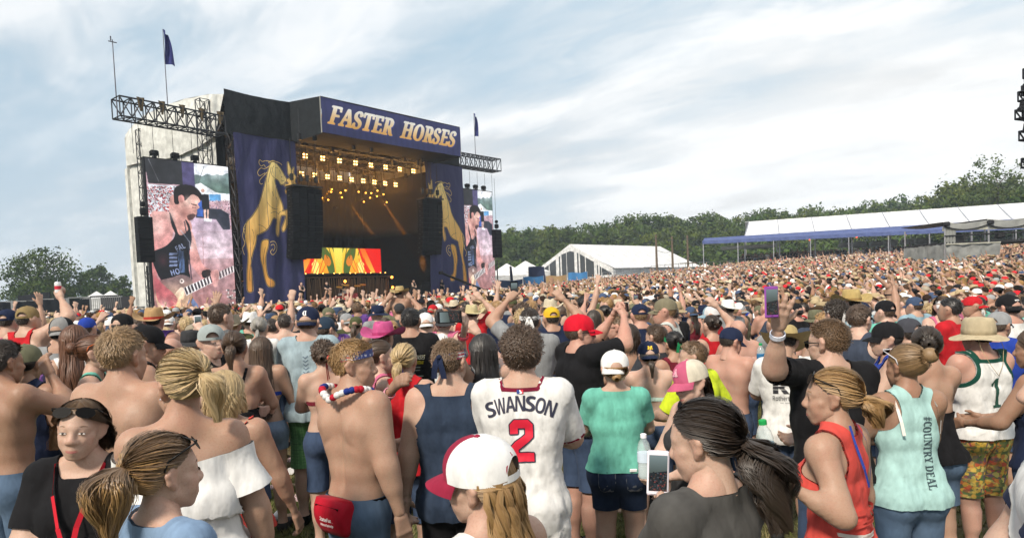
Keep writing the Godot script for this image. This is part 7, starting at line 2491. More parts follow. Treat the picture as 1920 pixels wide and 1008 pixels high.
	hero.farms = who("man in white tee printed RF Rothert Farms under a straw hat", 1474, 610, 4.35, {skin = "tan", hair = "crew", hair_c = "dark", hat = "straw", hat_c = lin(0.46, 0.36, 0.17), hat_c2 = lin(0.10, 0.07, 0.04), face = -18.0, head_nod = -0.45, head_turn = -0.17, top = "tshirt", top_c = cloth("white"), sleeve = 0.24, hem = 0.84, loose = 1.4, weight = 1.1, extra = func(t, f, sp):
		var im := blank(512, 512, Color(0.1, 0.1, 0.1, 0))
		var ink := Color8(38, 38, 44)
		for o in [Vector2(-6, 0), Vector2(0, 0), Vector2(6, 0)]: letters(im, "RF", "Droid Sans", Rect2(Vector2(60, 90) + o, Vector2(390, 200)), ink, null, 0.0, 900)
		for k in 2: im.fill_rect(Rect2i(40, 176 + k * 50, 430, 10), Color(0.1, 0.1, 0.1, 0))
		letters(im, "Rothert Farms", "Droid Sans", Rect2(50, 318, 420, 70), ink, null, 0.0, 400)
		letters(im, "est. family farm", "Droid Sans", Rect2(150, 408, 220, 22), Color8(120, 120, 124))
		put(t, "shirt_print", back_print(f, Rect2(-0.145, 1.10, 0.29, 0.29)), print_mat(im, 0.8, true))})
	hero.reacher = who("bearded man in black tee stretching up an arm with a phone", 1556, 594, 3.05, {skin = "fair", hair = "crew", hair_c = "light", face = 8.0, head_turn = 0.45, shades = "glasses", top = "tshirt", top_c = cloth("black"), sleeve = 0.24, weight = 1.16, reach_l = [1462, 592, 2.72], hand_l = "open", palm_l = Vector3(0.6, -0.2, -1), pole_l = Vector3(-1, -0.5, 0.3), arm_r = "belly", extra = func(t, f, sp): wrist_band(t, f, 0, Color(0.85, 0.87, 0.92))})
	hero.coral = who("blonde woman in coral slashed tank top holding a bottle, in profile", 1566, 684, 2.25, {female = true, skin = "tan", hair = "ponytail", eyes = true, hair_c = "honey", hair_opt = {"tie": Vector3(0, -0.12, 1), "length": 0.12, "full": 0.050, "curl": 0.014}, face = 40.0, head_turn = 0.42, shades = "glasses_up", top = "racer", top_c = cloth("coral"), neck = 0.10, hem = 1.0, arm_l = "phone_low", arm_r = "down", reach_l = [1436, 892, 2.12], hand_l = "grip", palm_l = Vector3(1, 0, -0.2), bottom_c = lin(0.03, 0.09, 0.42), leg = 0.5, waist = 1.02, extra = func(t, f, sp):
		slashes(t, f)
		wrist_band(t, f, 0, Color(0.02, 0.02, 0.03))})
	hero.country = who("woman with blond bun in pale aqua racerback lettered #COUNTRY", 1700, 642, 2.95, {female = true, skin = "bronze", hair = "bun", hair_c = "sand", hair_opt = {"tie": Vector3(0.42, 0.42, 1), "bun": 0.038}, face = 4.0, head_turn = 0.24, shades = "glasses_up", shades_c = Color(0.75, 0.75, 0.78), top = "racer", top_c = cloth("aqua"), neck = 0.085, hem = 0.87, loose = 0.8, bottom_c = cloth("jeans"), leg = 0.1, weight = 1.06, extra = func(t, f, sp):
		var im := blank(512, 128, Color(0.1, 0.14, 0.15, 0))
		letters(im, "#COUNTRY DEAL", "Droid Serif", Rect2(10, 30, 492, 66), Color8(48, 66, 74), null, 0.0, 800)
		im.rotate_90(CLOCKWISE)
		put(t, "shirt_print", back_print(f, Rect2(-0.005, 0.96, 0.095, 0.40)), print_mat(im, 0.8, true))
		for s in [-1.0, 1.0]: put(t, "bra_strap", tube_strip([Vector3(s * 0.105, 1.455, 0.035), Vector3(s * 0.112, 1.40, 0.085), Vector3(s * 0.110, 1.33, 0.115), Vector3(s * 0.100, 1.26, 0.122)], 0.016), mat(Color(0.9, 0.88, 0.86), 0.8))})
	hero.bareshoulder = who("dark haired woman with bare shoulders between the aqua racerback and the sun hat", 1742, 608, 3.45, {female = true, skin = "tan", hair = "bun", hair_c = "dark", face = 14.0, hair_opt = {"tie": Vector3(-0.2, 0.0, 1), "bun": 0.03}, head_turn = -0.52, top = "tube", band_top = 1.20, top_c = cloth("black"), bottom_c = cloth("jeans"), leg = 0.62, muscle = 0.5})
	hero.sunhat = who("man in wide tan sun hat and white jersey numbered 1", 1838, 590, 3.95, {skin = "burnt", hair = "crew", hair_c = "dark", hat = "bucket", hat_c = lin(0.50, 0.42, 0.28), face = 10.0, top = "tank", top_c = cloth("white"), trim = lin(0.012, 0.07, 0.05), trim_wide = 0.022, neck = 0.098, hem = 0.90, loose = 1.4, weight = 1.12, leg = 0.48, bottom_m = flowers(), extra = func(t, f, sp):
		var im := blank(256, 256, Color(0.02, 0.09, 0.07, 0))
		letters(im, "1", "Droid Serif", Rect2(74, 20, 100, 216), Color8(20, 66, 54), null, 0.0, 900)
		put(t, "jersey_number", back_print(f, Rect2(-0.09, 1.10, 0.20, 0.24)), print_mat(im, 0.8, true))
		for s in [-1.0, 1.0]: put(t, "chin_cord", tube_strip([Vector3(s * 0.085, 1.63, 0.06), Vector3(s * 0.09, 1.53, 0.10), Vector3(s * 0.05, 1.42, 0.135), Vector3(0.01, 1.34, 0.14)], 0.005), mat(cloth("tan"), 0.9))})
	hero.bluetank = who("man in black cap and royal blue tank facing left", 1668, 598, 4.1, {skin = "fair", hair = "crew", hair_c = "black", hat = "cap", hat_c = cloth("black"), face = 70.0, top = "tank", top_c = cloth("royal")})
	hero.greycap = who("person in plain slate cap just behind the black cap", 1706, 592, 4.6, {skin = "fair", hair = "crew", hair_c = "dark", hat = "cap_open", hat_c = lin(0.06, 0.062, 0.075), hat_turn = 0.0, top = "tshirt", top_c = cloth("black")})
	hero.visorman = who("bearded man in black visor lettered IBEW and grey patterned tank", 1610, 566, 4.9, {skin = "pale", hair = "short", hair_c = "brown", hat = "visor", hat_c = cloth("black"), hat_print = ibew, face = -58.0, top = "tank", top_c = cloth("slate"), weight = 1.1})
	hero.whitetank = who("dark haired man in white tank with black edging and white headband", 1570, 560, 5.2, {skin = "fair", hair = "curly", hair_c = "dark", hat = "headband", hat_c = cloth("white"), face = 12.0, top = "tank", top_c = cloth("white"), trim = cloth("navy")})
	hero.strawfar = who("man in wide yellow straw hat and blue flag shirt at the right", 1598, 540, 6.8, {skin = "burnt", hair = "crew", hair_c = "dark", hat = "straw", hat_c = lin(0.48, 0.36, 0.15), hat_c2 = lin(0.3, 0.2, 0.08), face = 10.0, top = "tshirt", top_c = cloth("sky")})
	hero.starcap = who("person in grey cap with navy star panel and royal blue shirt", 1872, 580, 5.0, {skin = "tan", hair = "crew", hair_c = "brown", hat = "trucker", hat_c = cloth("grey"), hat_c2 = cloth("navy"), face = -64.0, top = "tshirt", top_c = cloth("royal"), weight = 1.15})
	hero.ven = who("man in black cap lettered VEN, turned back, at the right edge", 1896, 548, 5.6, {skin = "burnt", hair = "crew", hair_c = "black", hat = "cap", hat_c = cloth("black"), hat_turn = 180.0, hat_print = ven, face = 8.0, top = "tshirt", top_c = cloth("white")})
	hero.dkred = who("man with thick black hair in a red and white shirt on the right", 1786, 556, 6.0, {skin = "tan", hair = "short", hair_c = "black", face = 30.0, top = "tshirt", top_c = cloth("red")})
	hero.edge = who("woman with long dark hair at the right edge drinking from a cup", 1948, 612, 3.3, {female = true, skin = "bronze", hair = "long", hair_c = "brown", hair_opt = {"length": 0.3}, face = 34.0, top = "tank", top_c = cloth("navy")})
	hero.redtank = who("man in red tank top with tan cap turned back at the left", 46, 570, 6.1, {skin = "fair", hair = "crew", hair_c = "dark", hat = "cap_open", hat_c = lin(0.26, 0.19, 0.09), hat_turn = 20.0, face = -12.0, top = "tank", top_c = cloth("red"), weight = 1.1, arm_r = "up_bent", hand_r = "grip"})
	who("man in navy cap at the left edge beside the red tank top", 10, 576, 6.6, {skin = "fair", hair = "crew", hair_c = "dark", hat = "cap_open", hat_c = cloth("navy"), top = "tank", top_c = cloth("pink")})
	hero.pack = who("person in black and grey cap turned back with a purple patterned backpack", 110, 590, 5.0, {skin = "tan", hair = "crew", hair_c = "black", hat = "trucker", hat_c = cloth("black"), hat_c2 = Color(0.55, 0.55, 0.55), hat_turn = 190.0, top = "tank", top_c = cloth("grey")})
	who("woman with long auburn hair in front of the black fence", 136, 606, 4.5, {female = true, skin = "tan", hair = "long", hair_c = "auburn", hair_opt = {"length": 0.42}, top = "tank", top_c = cloth("white")})
	who("woman in teal tank with orange rimmed sunglasses on her head, in profile", 172, 624, 3.8, {female = true, skin = "fair", hair = "bun", hair_c = "auburn", face = -70.0, shades = "glasses_up", shades_c = lin(0.6, 0.14, 0.04), top = "tank", top_c = cloth("teal")})
	who("man in plain black cap with a black vest behind the sandy haired man", 266, 604, 3.9, {skin = "tan", hair = "crew", hair_c = "black", hat = "cap", hat_c = cloth("black"), face = -60.0, head_nod = -0.15, top = "tank", top_c = cloth("black")})
	who("bald man behind the blonde ponytail on the left", 318, 628, 4.2, {skin = "burnt", top = "bare", muscle = 0.3, weight = 1.15})
	who("man in pale grey cap turned back, looking right over his shoulder", 388, 603, 4.3, {skin = "pale", hair = "crew", hair_c = "sand", hat = "cap_open", hat_c = Color(0.62, 0.66, 0.66), hat_turn = 150.0, face = -100.0, head_turn = -0.35, eyes = true, top = "tank", top_c = cloth("black"), weight = 1.15})
	who("woman with brown ponytail and black crossed straps on her bare back", 437, 618, 4.1, {female = true, skin = "tan", hair = "ponytail", hair_c = "brown", hair_opt = {"tie": Vector3(0, 0.1, 1), "length": 0.18, "full": 0.03}, top = "crossback", top_c = cloth("black")})
	who("tall man with short brown hair in a grey tank below the left horse banner", 409, 566, 5.3, {skin = "fair", hair = "crew", hair_c = "brown", face = -30.0, top = "tank", top_c = lin(0.12, 0.125, 0.13)})
	who("person in tan cowboy hat with red band below the left screen", 286, 574, 6.4, {skin = "burnt", hair = "crew", hair_c = "dark", hat = "straw", hat_c = lin(0.46, 0.30, 0.15), hat_c2 = lin(0.4, 0.05, 0.04), top = "tank", top_c = cloth("purple")})
	who("man in black cap with orange mark left of the cowboy hat", 224, 584, 6.0, {skin = "fair", hair = "crew", hair_c = "black", hat = "cap", hat_c = cloth("black"), hat_c2 = cloth("charcoal"), hat_turn = 60.0, top = "tshirt", top_c = cloth("charcoal")})
	who("person in navy cap by the blue tarp on the left", 160, 592, 6.8, {skin = "fair", hair = "crew", hair_c = "brown", hat = "cap", hat_c = cloth("royal"), top = "tshirt", top_c = cloth("white")})
	who("woman with grey braided hair in a white tee left of the navy cap", 484, 592, 6.4, {female = true, skin = "fair", hair = "ponytail", hair_c = "grey", hair_opt = {"tie": Vector3(0, -0.3, 1), "length": 0.24, "full": 0.018}, top = "tshirt", top_c = cloth("white")})
	who("shirtless man with dark hair just left of the navy turned-back cap", 532, 586, 6.9, {skin = "pale", hair = "crew", hair_c = "dark", top = "bare", muscle = 0.4})
	who("dark haired man left of the shirtless one, below the horse banner", 508, 596, 7.4, {skin = "fair", hair = "short", hair_c = "dark", top = "tshirt", top_c = cloth("grey"), arm_r = "up"})
	who("man in dark cap with open back, right of the pale blue tee", 606, 590, 5.6, {skin = "fair", hair = "crew", hair_c = "brown", hat = "cap_open", hat_c = lin(0.03, 0.05, 0.08), face = -24.0, top = "tshirt", top_c = cloth("black")})
	who("woman with curly brown hair tied up and a red halter string on her bare back", 604, 638, 4.4, {female = true, skin = "fair", hair = ["curly", "bun"], hair_c = "brown", hair_opt = {"tie": Vector3(0, -0.2, 1), "bun": 0.034}, top = "bikini", top_c = cloth("maroon")})
	hero.pinkhat = who("person in hot pink cowboy hat left of the black printed tee", 716, 600, 5.0, {female = true, skin = "fair", hair = "long", hair_c = "auburn", hair_opt = {"length": 0.12}, hat = "straw", hat_c = lin(0.55, 0.10, 0.26), hat_c2 = lin(0.4, 0.05, 0.16), face = -20.0, top = "tank", top_c = cloth("maroon")})
	who("woman with brown hair pulled back, in profile behind the blond bandana man", 708, 634, 3.9, {female = true, skin = "pale", hair = "bun", hair_c = "brown", face = -60.0, top = "tank", top_c = cloth("pink")})
	hero.printtee = who("man with cropped dark hair in black tee with yellow print", 768, 575, 5.4, {skin = "tan", hair = "crew", hair_c = "black", face = -4.0, top = "tshirt", top_c = cloth("black"), weight = 1.12, extra = func(t, f, sp):
		var im := blank(256, 256, Color(0.8, 0.7, 0.1, 0))
		letters(im, "FASTER", "Droid Sans", Rect2(20, 30, 130, 34), Color8(236, 200, 40), null, 0.1, 900)
		letters(im, "HORSES", "Droid Sans", Rect2(150, 34, 92, 30), Color8(230, 232, 236), null, 0.1, 900)
		letters(im, "MUSIC FESTIVAL", "Droid Sans", Rect2(100, 74, 130, 20), Color8(200, 190, 40), null, 0.1, 900)
		for k in 6: im.fill_rect(Rect2i(96 + (k % 2) * 20, 112 + k * 20, 110 - (k % 3) * 22, 7), Color8(110, 128, 140))
		put(t, "shirt_print", back_print(f, Rect2(-0.13, 1.02, 0.28, 0.34)), print_mat(im, 0.8, true))})
	hero.bandgirl = who("blonde woman in red tee with a patterned scarf tied round her ponytail", 756, 640, 3.7, {female = true, skin = "fair", hair = "ponytail", hair_c = "blond", hair_opt = {"tie": Vector3(-0.1, -0.15, 1), "length": 0.16, "full": 0.03}, face = -6.0, top = "racer", top_c = cloth("red"), hem = 0.86, extra = func(t, f, sp):
		on_head(t, f.head, "scarf", gear_mesh("knot_tail"), mat(lin(0.24, 0.16, 0.42), 0.8, "cloth"), Vector3(-0.01, -0.055, 0.008), Vector3.ZERO)})
	hero.pointer = who("man reaching a hand across in front of the blond bandana man", 664, 652, 3.55, {skin = "bronze", hair = "short", hair_c = "dark", face = -60.0, top = "tank", top_c = cloth("red"), reach_r = [742, 716, 3.1], hand_r = "relaxed", arm_l = "down", extra = func(t, f, sp): wrist_band(t, f, 1, Color(0.85, 0.6, 0.66))})
	hero.filmer = who("woman with long straight black hair filming with a phone held up", 905, 622, 3.75, {female = true, skin = "fair", hair = "long", hair_c = "black", hair_opt = {"length": 0.42}, face = 18.0, top = "tank", top_c = cloth("grey"), reach_l = [874, 606, 3.35], hand_l = "hold", palm_l = Vector3(-0.8, 0, -0.6), pole_l = Vector3(-1, -0.6, 0.2), arm_r = "phone", hand_r = "hold", extra = func(t, f, sp): wrist_band(t, f, 0, lin(0.6, 0.1, 0.14))})
	who("person in plain white cap right of the black printed tee", 797, 583, 6.2, {skin = "pale", hair = "crew", hair_c = "sand", hat = "cap", hat_c = Color(0.9, 0.9, 0.9), hat_turn = 180.0, top = "tshirt", top_c = cloth("white")})
	who("person in small straw hat and red tee before the right horse banner", 884, 569, 8.2, {skin = "fair", hair = "crew", hair_c = "brown", hat = "straw", hat_c = lin(0.55, 0.48, 0.28), top = "tshirt", top_c = cloth("red"), arm_r = "up_bent"})
	hero.golden = who("man in golden yellow cap and navy tee", 1034, 572, 6.3, {skin = "tan", hair = "crew", hair_c = "dark", hat = "cap_open", hat_c = cloth("yellow"), face = 10.0, top = "tshirt", top_c = cloth("navy"), arm_r = "up_bent", weight = 1.1})
	who("man in dark glasses and black vest, in profile, right of the red cap", 1160, 588, 5.6, {skin = "burnt", hair = "crew", hair_c = "light", face = 70.0, shades = "glasses", top = "tank", top_c = cloth("black"), weight = 1.1})
	who("woman with dark braids and bare shoulders left of the yellow M cap", 1180, 604, 5.2, {female = true, skin = "tan", hair = ["long"], hair_c = "dark", hair_opt = {"length": 0.14}, top = "tube", band_top = 1.25, top_c = cloth("pink")})
	who("man in navy cap and navy tee with shaved sides, near the camouflage cap", 1200, 566, 6.4, {skin = "burnt", hair = "crew", hair_c = "sand", hat = "cap_open", hat_c = cloth("navy"), face = 2.0, top = "tshirt", top_c = cloth("navy"), weight = 1.2})
	hero.camoman = who("big man in camouflage cap, dark glasses and white tank, in profile", 1250, 555, 5.9, {skin = "burnt", hair = "crew", hair_c = "sand", hat = "cap", hat_c = lin(0.20, 0.18, 0.12), face = 64.0, shades = "glasses", top = "tank", top_c = lin(0.62, 0.66, 0.62), weight = 1.25})
	who("woman with black hair and bright green headband", 1264, 616, 4.9, {female = true, skin = "tan", hair = "bun", hair_c = "black", hair_opt = {"tie": Vector3(0.1, 0.2, 1), "bun": 0.03}, hat = "headband", hat_c = lin(0.02, 0.26, 0.10), top = "tank", top_c = cloth("maroon")})
	who("man with brown hair in charcoal tee behind the yellow M cap", 1232, 606, 5.1, {skin = "fair", hair = "short", hair_c = "brown", face = 40.0, top = "tshirt", top_c = lin(0.05, 0.055, 0.065), weight = 1.2})
	who("bald sunburnt man behind the navy cap and bottle", 1385, 596, 5.8, {skin = "burnt", top = "bare", weight = 1.15})
	who("woman with dark hair gathered up holding a red can, near the navy cap", 1335, 588, 6.0, {female = true, skin = "fair", hair = "bun", hair_c = "dark", top = "tank", top_c = cloth("red"), arm_r = "up_bent"})
	who("person in pale blue and white cap with an orange tee", 1336, 570, 7.2, {skin = "fair", hair = "crew", hair_c = "brown", hat = "trucker", hat_c = Color(0.85, 0.85, 0.85), hat_c2 = cloth("sky"), face = 60.0, top = "tshirt", top_c = cloth("red")})
	who("person in white cowboy hat in the middle of the right crowd", 1366, 560, 8.6, {skin = "fair", hair = "crew", hair_c = "dark", hat = "straw", hat_c = Color(0.92, 0.92, 0.9), top = "tshirt", top_c = cloth("grey")})
	who("woman in a white visor looking at the camera on the right", 1768, 550, 7.0, {female = true, skin = "pale", hair = "long", hair_c = "brown", hair_opt = {"length": 0.12}, hat = "visor", hat_c = Color(0.92, 0.92, 0.92), face = 160.0, eyes = true, top = "tank", top_c = cloth("pink")})
	hero.carrier = who("dark capped man carrying the cowboy on his shoulders", 748, 566, 11.6, {skin = "tan", hair = "crew", hair_c = "dark", hat = "cap", hat_c = cloth("charcoal"), face = 8.0, top = "tshirt", top_c = cloth("camo"), arm_l = "up_bent", arm_r = "up_bent"})
	hero.cowboy = who("shirtless cowboy in straw hat sitting high above the crowd before the stage", 748, 535, 11.9, {skin = "bronze", hair = "crew", hair_c = "dark", hat = "straw", hat_c = lin(0.50, 0.38, 0.18), hat_c2 = lin(0.2, 0.13, 0.06), face = -20.0, lift = 0.62, top = "bare", muscle = 0.8, arm_l = "hip", cell = 0.02, head_size = "mid"})
	hero.rider = who("woman in black bikini top sitting on shoulders in the right crowd", 1672, 514, 15.0, {female = true, skin = "tan", hair = "bun", hair_c = "honey", face = 18.0, lift = 0.75, top = "bikini", top_c = cloth("black"), arm_l = "up_out", cell = 0.02, head_size = "mid"})
func flag_print() -> StandardMaterial3D:
	var im := blank(512, 64, cloth("white"))
	for k in 4: im.fill_rect(Rect2i(256, k * 16, 256, 8), cloth("red"))
	im.fill_rect(Rect2i(0, 0, 256, 64), lin(0.03, 0.045, 0.16))
	for k in 14: disc(im, Vector2(12 + k * 18, 16 + (k % 3) * 16), 5, Color(0.95, 0.95, 0.95))
	var m := print_mat(im, 0.85)
	m.uv1_triplanar = true
	m.uv1_scale = Vector3(5.5, 14.0, 5.5)
	m.texture_repeat = true
	return m
func plaid() -> StandardMaterial3D:
	var im := blank(256, 256, lin(0.14, 0.33, 0.13))
	for k in 4:
		im.fill_rect(Rect2i(k * 64, 0, 26, 256), lin(0.08, 0.22, 0.08))
		im.fill_rect(Rect2i(0, k * 64, 256, 22), lin(0.10, 0.26, 0.10))
		im.fill_rect(Rect2i(k * 64 + 42, 0, 3, 256), lin(0.03, 0.06, 0.04))
		im.fill_rect(Rect2i(0, k * 64 + 40, 256, 3), lin(0.03, 0.06, 0.04))
	var m := print_mat(im, 0.85)
	m.texture_repeat = true
	m.uv1_triplanar = true
	m.uv1_scale = Vector3.ONE * 5.0
	return m
func flowers() -> StandardMaterial3D:
	var r := RandomNumberGenerator.new()
	r.seed = 19
	var im := blank(512, 512, lin(0.07, 0.10, 0.035))
	for k in 260:
		var p := Vector2(r.randf() * 512, r.randf() * 512)
		var pts := []
		var n := 5 + r.randi() % 4
		for i in n: pts.append(p + Vector2.from_angle(TAU * i / n) * r.randf_range(8, 34))
		fill_poly(im, smooth(pts, 3), [lin(0.42, 0.05, 0.03), lin(0.55, 0.36, 0.05), lin(0.05, 0.12, 0.04), lin(0.50, 0.42, 0.12), lin(0.10, 0.05, 0.10), lin(0.45, 0.16, 0.04)][r.randi() % 6])
	var m := print_mat(im, 0.85)
	m.texture_repeat = true
	m.uv1_triplanar = true
	m.uv1_scale = Vector3.ONE * 3.0
	return m
func swanson_print() -> StandardMaterial3D:
	var im := blank(1024, 1184, Color(0.4, 0.05, 0.1, 0))
	var ink := Color8(24, 28, 52)
	var word := "SWANSON"
	for i in 7:
		var t := (i - 3.0) / 3.0
		var x := 512.0 + t * 380.0
		var y := 185.0 + 74.0 * t * t
		letters(im, word[i], "Droid Sans", Rect2(x - (62 if word[i] != "W" else 70), y - 92, 124 if word[i] != "W" else 140, 184), ink, null, 0.0, 700, t * 0.36)
	for o in [Vector2(-14, 0), Vector2(14, 0), Vector2(0, 14), Vector2(0, -14), Vector2(10, 10), Vector2(-10, -10), Vector2(10, -10), Vector2(-10, 10)]: block_two(im, o + Vector2(0, -115), ink)
	block_two(im, Vector2(0, -115), Color8(206, 20, 52))
	im.fill_rect(Rect2i(470, 20, 84, 50), Color8(30, 60, 130))
	im.fill_rect(Rect2i(512, 20, 42, 50), Color8(200, 40, 60))
	fill_poly(im, smooth(pts_of("500,28 516,24 522,40 540,48 532,64 506,66 512,48"), 3), Color8(245, 245, 245))
	return print_mat(im, 0.7, true)
func block_two(im: Image, o: Vector2, c: Color) -> void:
	fill_poly(im, pts_of("372,560 430,500 600,500 660,560 660,720 600,780 470,880 470,920 664,920 664,1030 368,1030 368,850 430,780 560,690 560,610 470,610 470,680 372,680", o), c)
func tube_strip(p: Array, wide: float) -> Mesh:
	var st := begin()
	st.set_smooth_group(0)
	for i in p.size() - 1:
		var n: Vector3 = Vector3(p[i].x, 0, p[i].z).normalized()
		var s: Vector3 = (p[i + 1] - p[i]).cross(n).normalized() * wide / 2
		add_tube(st, p[i], p[i + 1], wide * 0.35, -1, 6) if wide < 0.008 else quad(st, p[i] - s, p[i] + s, p[i + 1] + s, p[i + 1] - s)
	return done(st)
func lanyard(t: Node3D) -> void:
	for s in [-1.0, 1.0]:
		put(t, "lanyard", tube_strip([Vector3(s * 0.075, 1.47, 0.03), Vector3(s * 0.098, 1.46, -0.045), Vector3(s * 0.070, 1.36, -0.135), Vector3(s * 0.035, 1.24, -0.185), Vector3(s * 0.006, 1.12, -0.195)], 0.020), mat(lin(0.5, 0.02, 0.035), 0.6))
func earring(t: Node3D, f: Dictionary) -> void:
	var st := begin()
	lathe(st, [Vector2(0.001, -0.006), Vector2(0.006, 0.0), Vector2(0.001, 0.006)], 8)
	on_head(t, f.head, "earring", done(st), mat(Color(0.85, 0.85, 0.88), 0.2, "", 0.8), Vector3(-0.072, -0.034, 0.004), Vector3.ZERO)
func belt(t: Node3D, f: Dictionary, c: Color) -> void:
	var st := begin()
	var rings := [[], []]
	for i in 28:
		var a := TAU * i / 28.0
		for k in 2: rings[k].append(Vector3(cos(a) * 0.172, 0.955 + 0.04 * k, -sin(a) * 0.118))
	skin_rings(st, rings)
	put(t, "belt", done(st), mat(c, 0.5))
func wrist_band(t: Node3D, f: Dictionary, side: int, c: Color) -> void:
	var a: Array = f.arms[side]
	var d: Vector3 = (a[2] - a[1]).normalized()
	var st := begin()
	var fr := frame_of(d)
	var rings := []
	for q in [[-0.012, 0.031], [-0.012, 0.036], [0.010, 0.036], [0.010, 0.031]]:
		var ring := []
		for i in 16: ring.append(a[2] - d * 0.025 + d * q[0] + fr * Vector3(cos(TAU * i / 16.0), 0, -sin(TAU * i / 16.0)) * q[1])
		rings.append(ring)
	skin_rings(st, rings)
	put(t, "wristband", done(st), mat(c, 0.5))
func bead_lei(t: Node3D) -> void:
	var tones := [mat(lin(0.5, 0.02, 0.04), 0.7, "cloth"), mat(Color(0.9, 0.9, 0.9), 0.7, "cloth"), mat(lin(0.02, 0.04, 0.22), 0.7, "cloth")]
	var s := SphereMesh.new()
	s.radius = 0.019; s.height = 0.034; s.radial_segments = 12; s.rings = 6
	var lei := put(t, "bead_lei", s, tones[1], Vector3(0, 1.46, 0.138))
	for i in range(1, 34):
		var a := TAU * i / 34.0
		var back := cos(a)
		var p := Vector3(sin(a) * (0.125 + 0.02 * back), 1.425 + 0.035 * back + 0.075 * absf(sin(a)) - (0.16 if back < -0.3 else 0.0) * smoothstep(-0.3, -1.0, back), 0.02 + back * (0.118 if back > 0 else 0.145))
		put(lei, "bead", s, tones[(i / 2) % 3], p - lei.position, Vector3(0, a, 0.3))
func hip_pack(t: Node3D) -> void:
	var red := mat(lin(0.48, 0.012, 0.03), 0.55, "cloth")
	var st := begin()
	st.set_smooth_group(0)
	var rings := []
	for j in 7:
		var v := j / 6.0
		var ring := []
		for i in 20:
			var a := TAU * i / 20.0
			var w := 0.120 * (1.0 - 0.22 * v * v)
			var d := 0.052 * sin(clampf(v * 0.8 + 0.14, 0, 1) * PI) + 0.008
			ring.append(Vector3(signf(cos(a)) * pow(absf(cos(a)), 0.5) * w, 0.985 - 0.165 * v, 0.145 - signf(sin(a)) * pow(absf(sin(a)), 0.6) * d))
		rings.append(ring)
	skin_rings(st, rings, true, true)
	var bag := put(t, "hip_pack", done(st), red)
	put(bag, "zip", box_mesh(Vector3(0.17, 0.014, 0.008)), mat(Color(0.02, 0.02, 0.02), 0.5), Vector3(0.0, 0.955, 0.186))
	var im := blank(512, 256, Color(1, 1, 1, 0))
	for k in 3: disc(im, Vector2(52 + 28 * (k % 2) - (14 if k == 2 else 0), 92 - (22 if k == 2 else 0)), 17, Color(0.97, 0.95, 0.95), 0.62)
	letters(im, "StateFarm", "Droid Sans", Rect2(110, 56, 370, 62), Color(0.97, 0.95, 0.95), null, 0.0, 700)
	letters(im, "#HereToHelp", "Droid Sans", Rect2(130, 150, 310, 56), Color(0.97, 0.92, 0.92), null, 0.0, 700)
	put(bag, "print", sheet(0.15, 0.075, 6, 2, func(a: float, b: float) -> Vector3: return Vector3(0, 0, -0.012 * pow(a * 2.0 - 1.0, 2.0))), print_mat(im, 0.6, true), Vector3(-0.07, 0.93, 0.207))
	rings = [[], []]
	for i in 28:
		var a := TAU * i / 28.0
		for k in 2: rings[k].append(Vector3(cos(a) * 0.176, 0.955 + 0.026 * k, -sin(a) * 0.124))
	st = begin()
	skin_rings(st, rings)
	put(t, "pack_strap", done(st), mat(Color(0.06, 0.06, 0.07), 0.6))
func pockets(t: Node3D, f: Dictionary) -> void:
	var v: PackedVector3Array = f.bottom[0]
	var n: PackedVector3Array = f.bottom[1]
	for s in [-1.0, 1.0]:
		for pass_ in 2:
			var g := PackedFloat32Array()
			var l := PackedFloat32Array()
			for i in v.size():
				var q := Vector2((v[i].x - s * 0.092) / 0.058, (v[i].y - 0.875) / 0.066)
				var e := maxf(absf(q.x) + 0.25 * maxf(0.0, -q.y), absf(q.y))
				var band := 1.0 - e
				if pass_ == 1: band = minf(band, maxf(e - 0.88, 0.05 - absf(absf(q.x) * 0.7 + q.y * 0.5 + 0.1)))
				g.append(minf(band * 0.06, n[i].z - 0.1))
				l.append(0.004 + 0.0025 * pass_)
			var c := clipped(v, n, f.bottom[2], g, l, pass_ == 0)
			put(t, "pocket" if pass_ == 0 else "stitching", array_mesh(c[0], c[1], c[2]), mat(lin(0.022, 0.036, 0.075), 0.85, "cloth") if pass_ == 0 else mat(lin(0.12, 0.13, 0.15), 0.8))
	put(t, "clipped_player", box_mesh(Vector3(0.05, 0.022, 0.012), 0.004), mat(Color(0.9, 0.9, 0.9), 0.4), Vector3(0.085, 0.955, 0.165), Vector3(0, 0.2, -0.05))
func slashes(t: Node3D, f: Dictionary) -> void:
	var v: PackedVector3Array = f.skin[0]
	for k in 6:
		var y := 1.01 + 0.028 * k
		var p := []
		for i in 9:
			var a := lerpf(-1.15, 1.15, i / 8.0)
			p.append(Vector3(sin(a) * 0.148, y + 0.012 * cos(a * 2.0) * (1 if k % 2 else -1), cos(a) * 0.128 + 0.004))
		var st := begin()
		st.set_smooth_group(0)
		for i in 8: quad(st, p[i] + Vector3.DOWN * 0.008, p[i + 1] + Vector3.DOWN * 0.008, p[i + 1] + Vector3.UP * 0.008, p[i] + Vector3.UP * 0.008)
		put(t, "cut_strip", done(st), mat(Color(0.92, 0.9, 0.88) if k < 3 else cloth("coral"), 0.85, "cloth"))
	for s in [-1.0, 1.0]:
		put(t, "halter_strap", tube_strip([Vector3(s * 0.03, 1.50, 0.07), Vector3(s * 0.05, 1.43, 0.10), Vector3(s * 0.03, 1.33, 0.125), Vector3(0, 1.25, 0.13)], 0.012), mat(lin(0.03, 0.06, 0.30), 0.7))
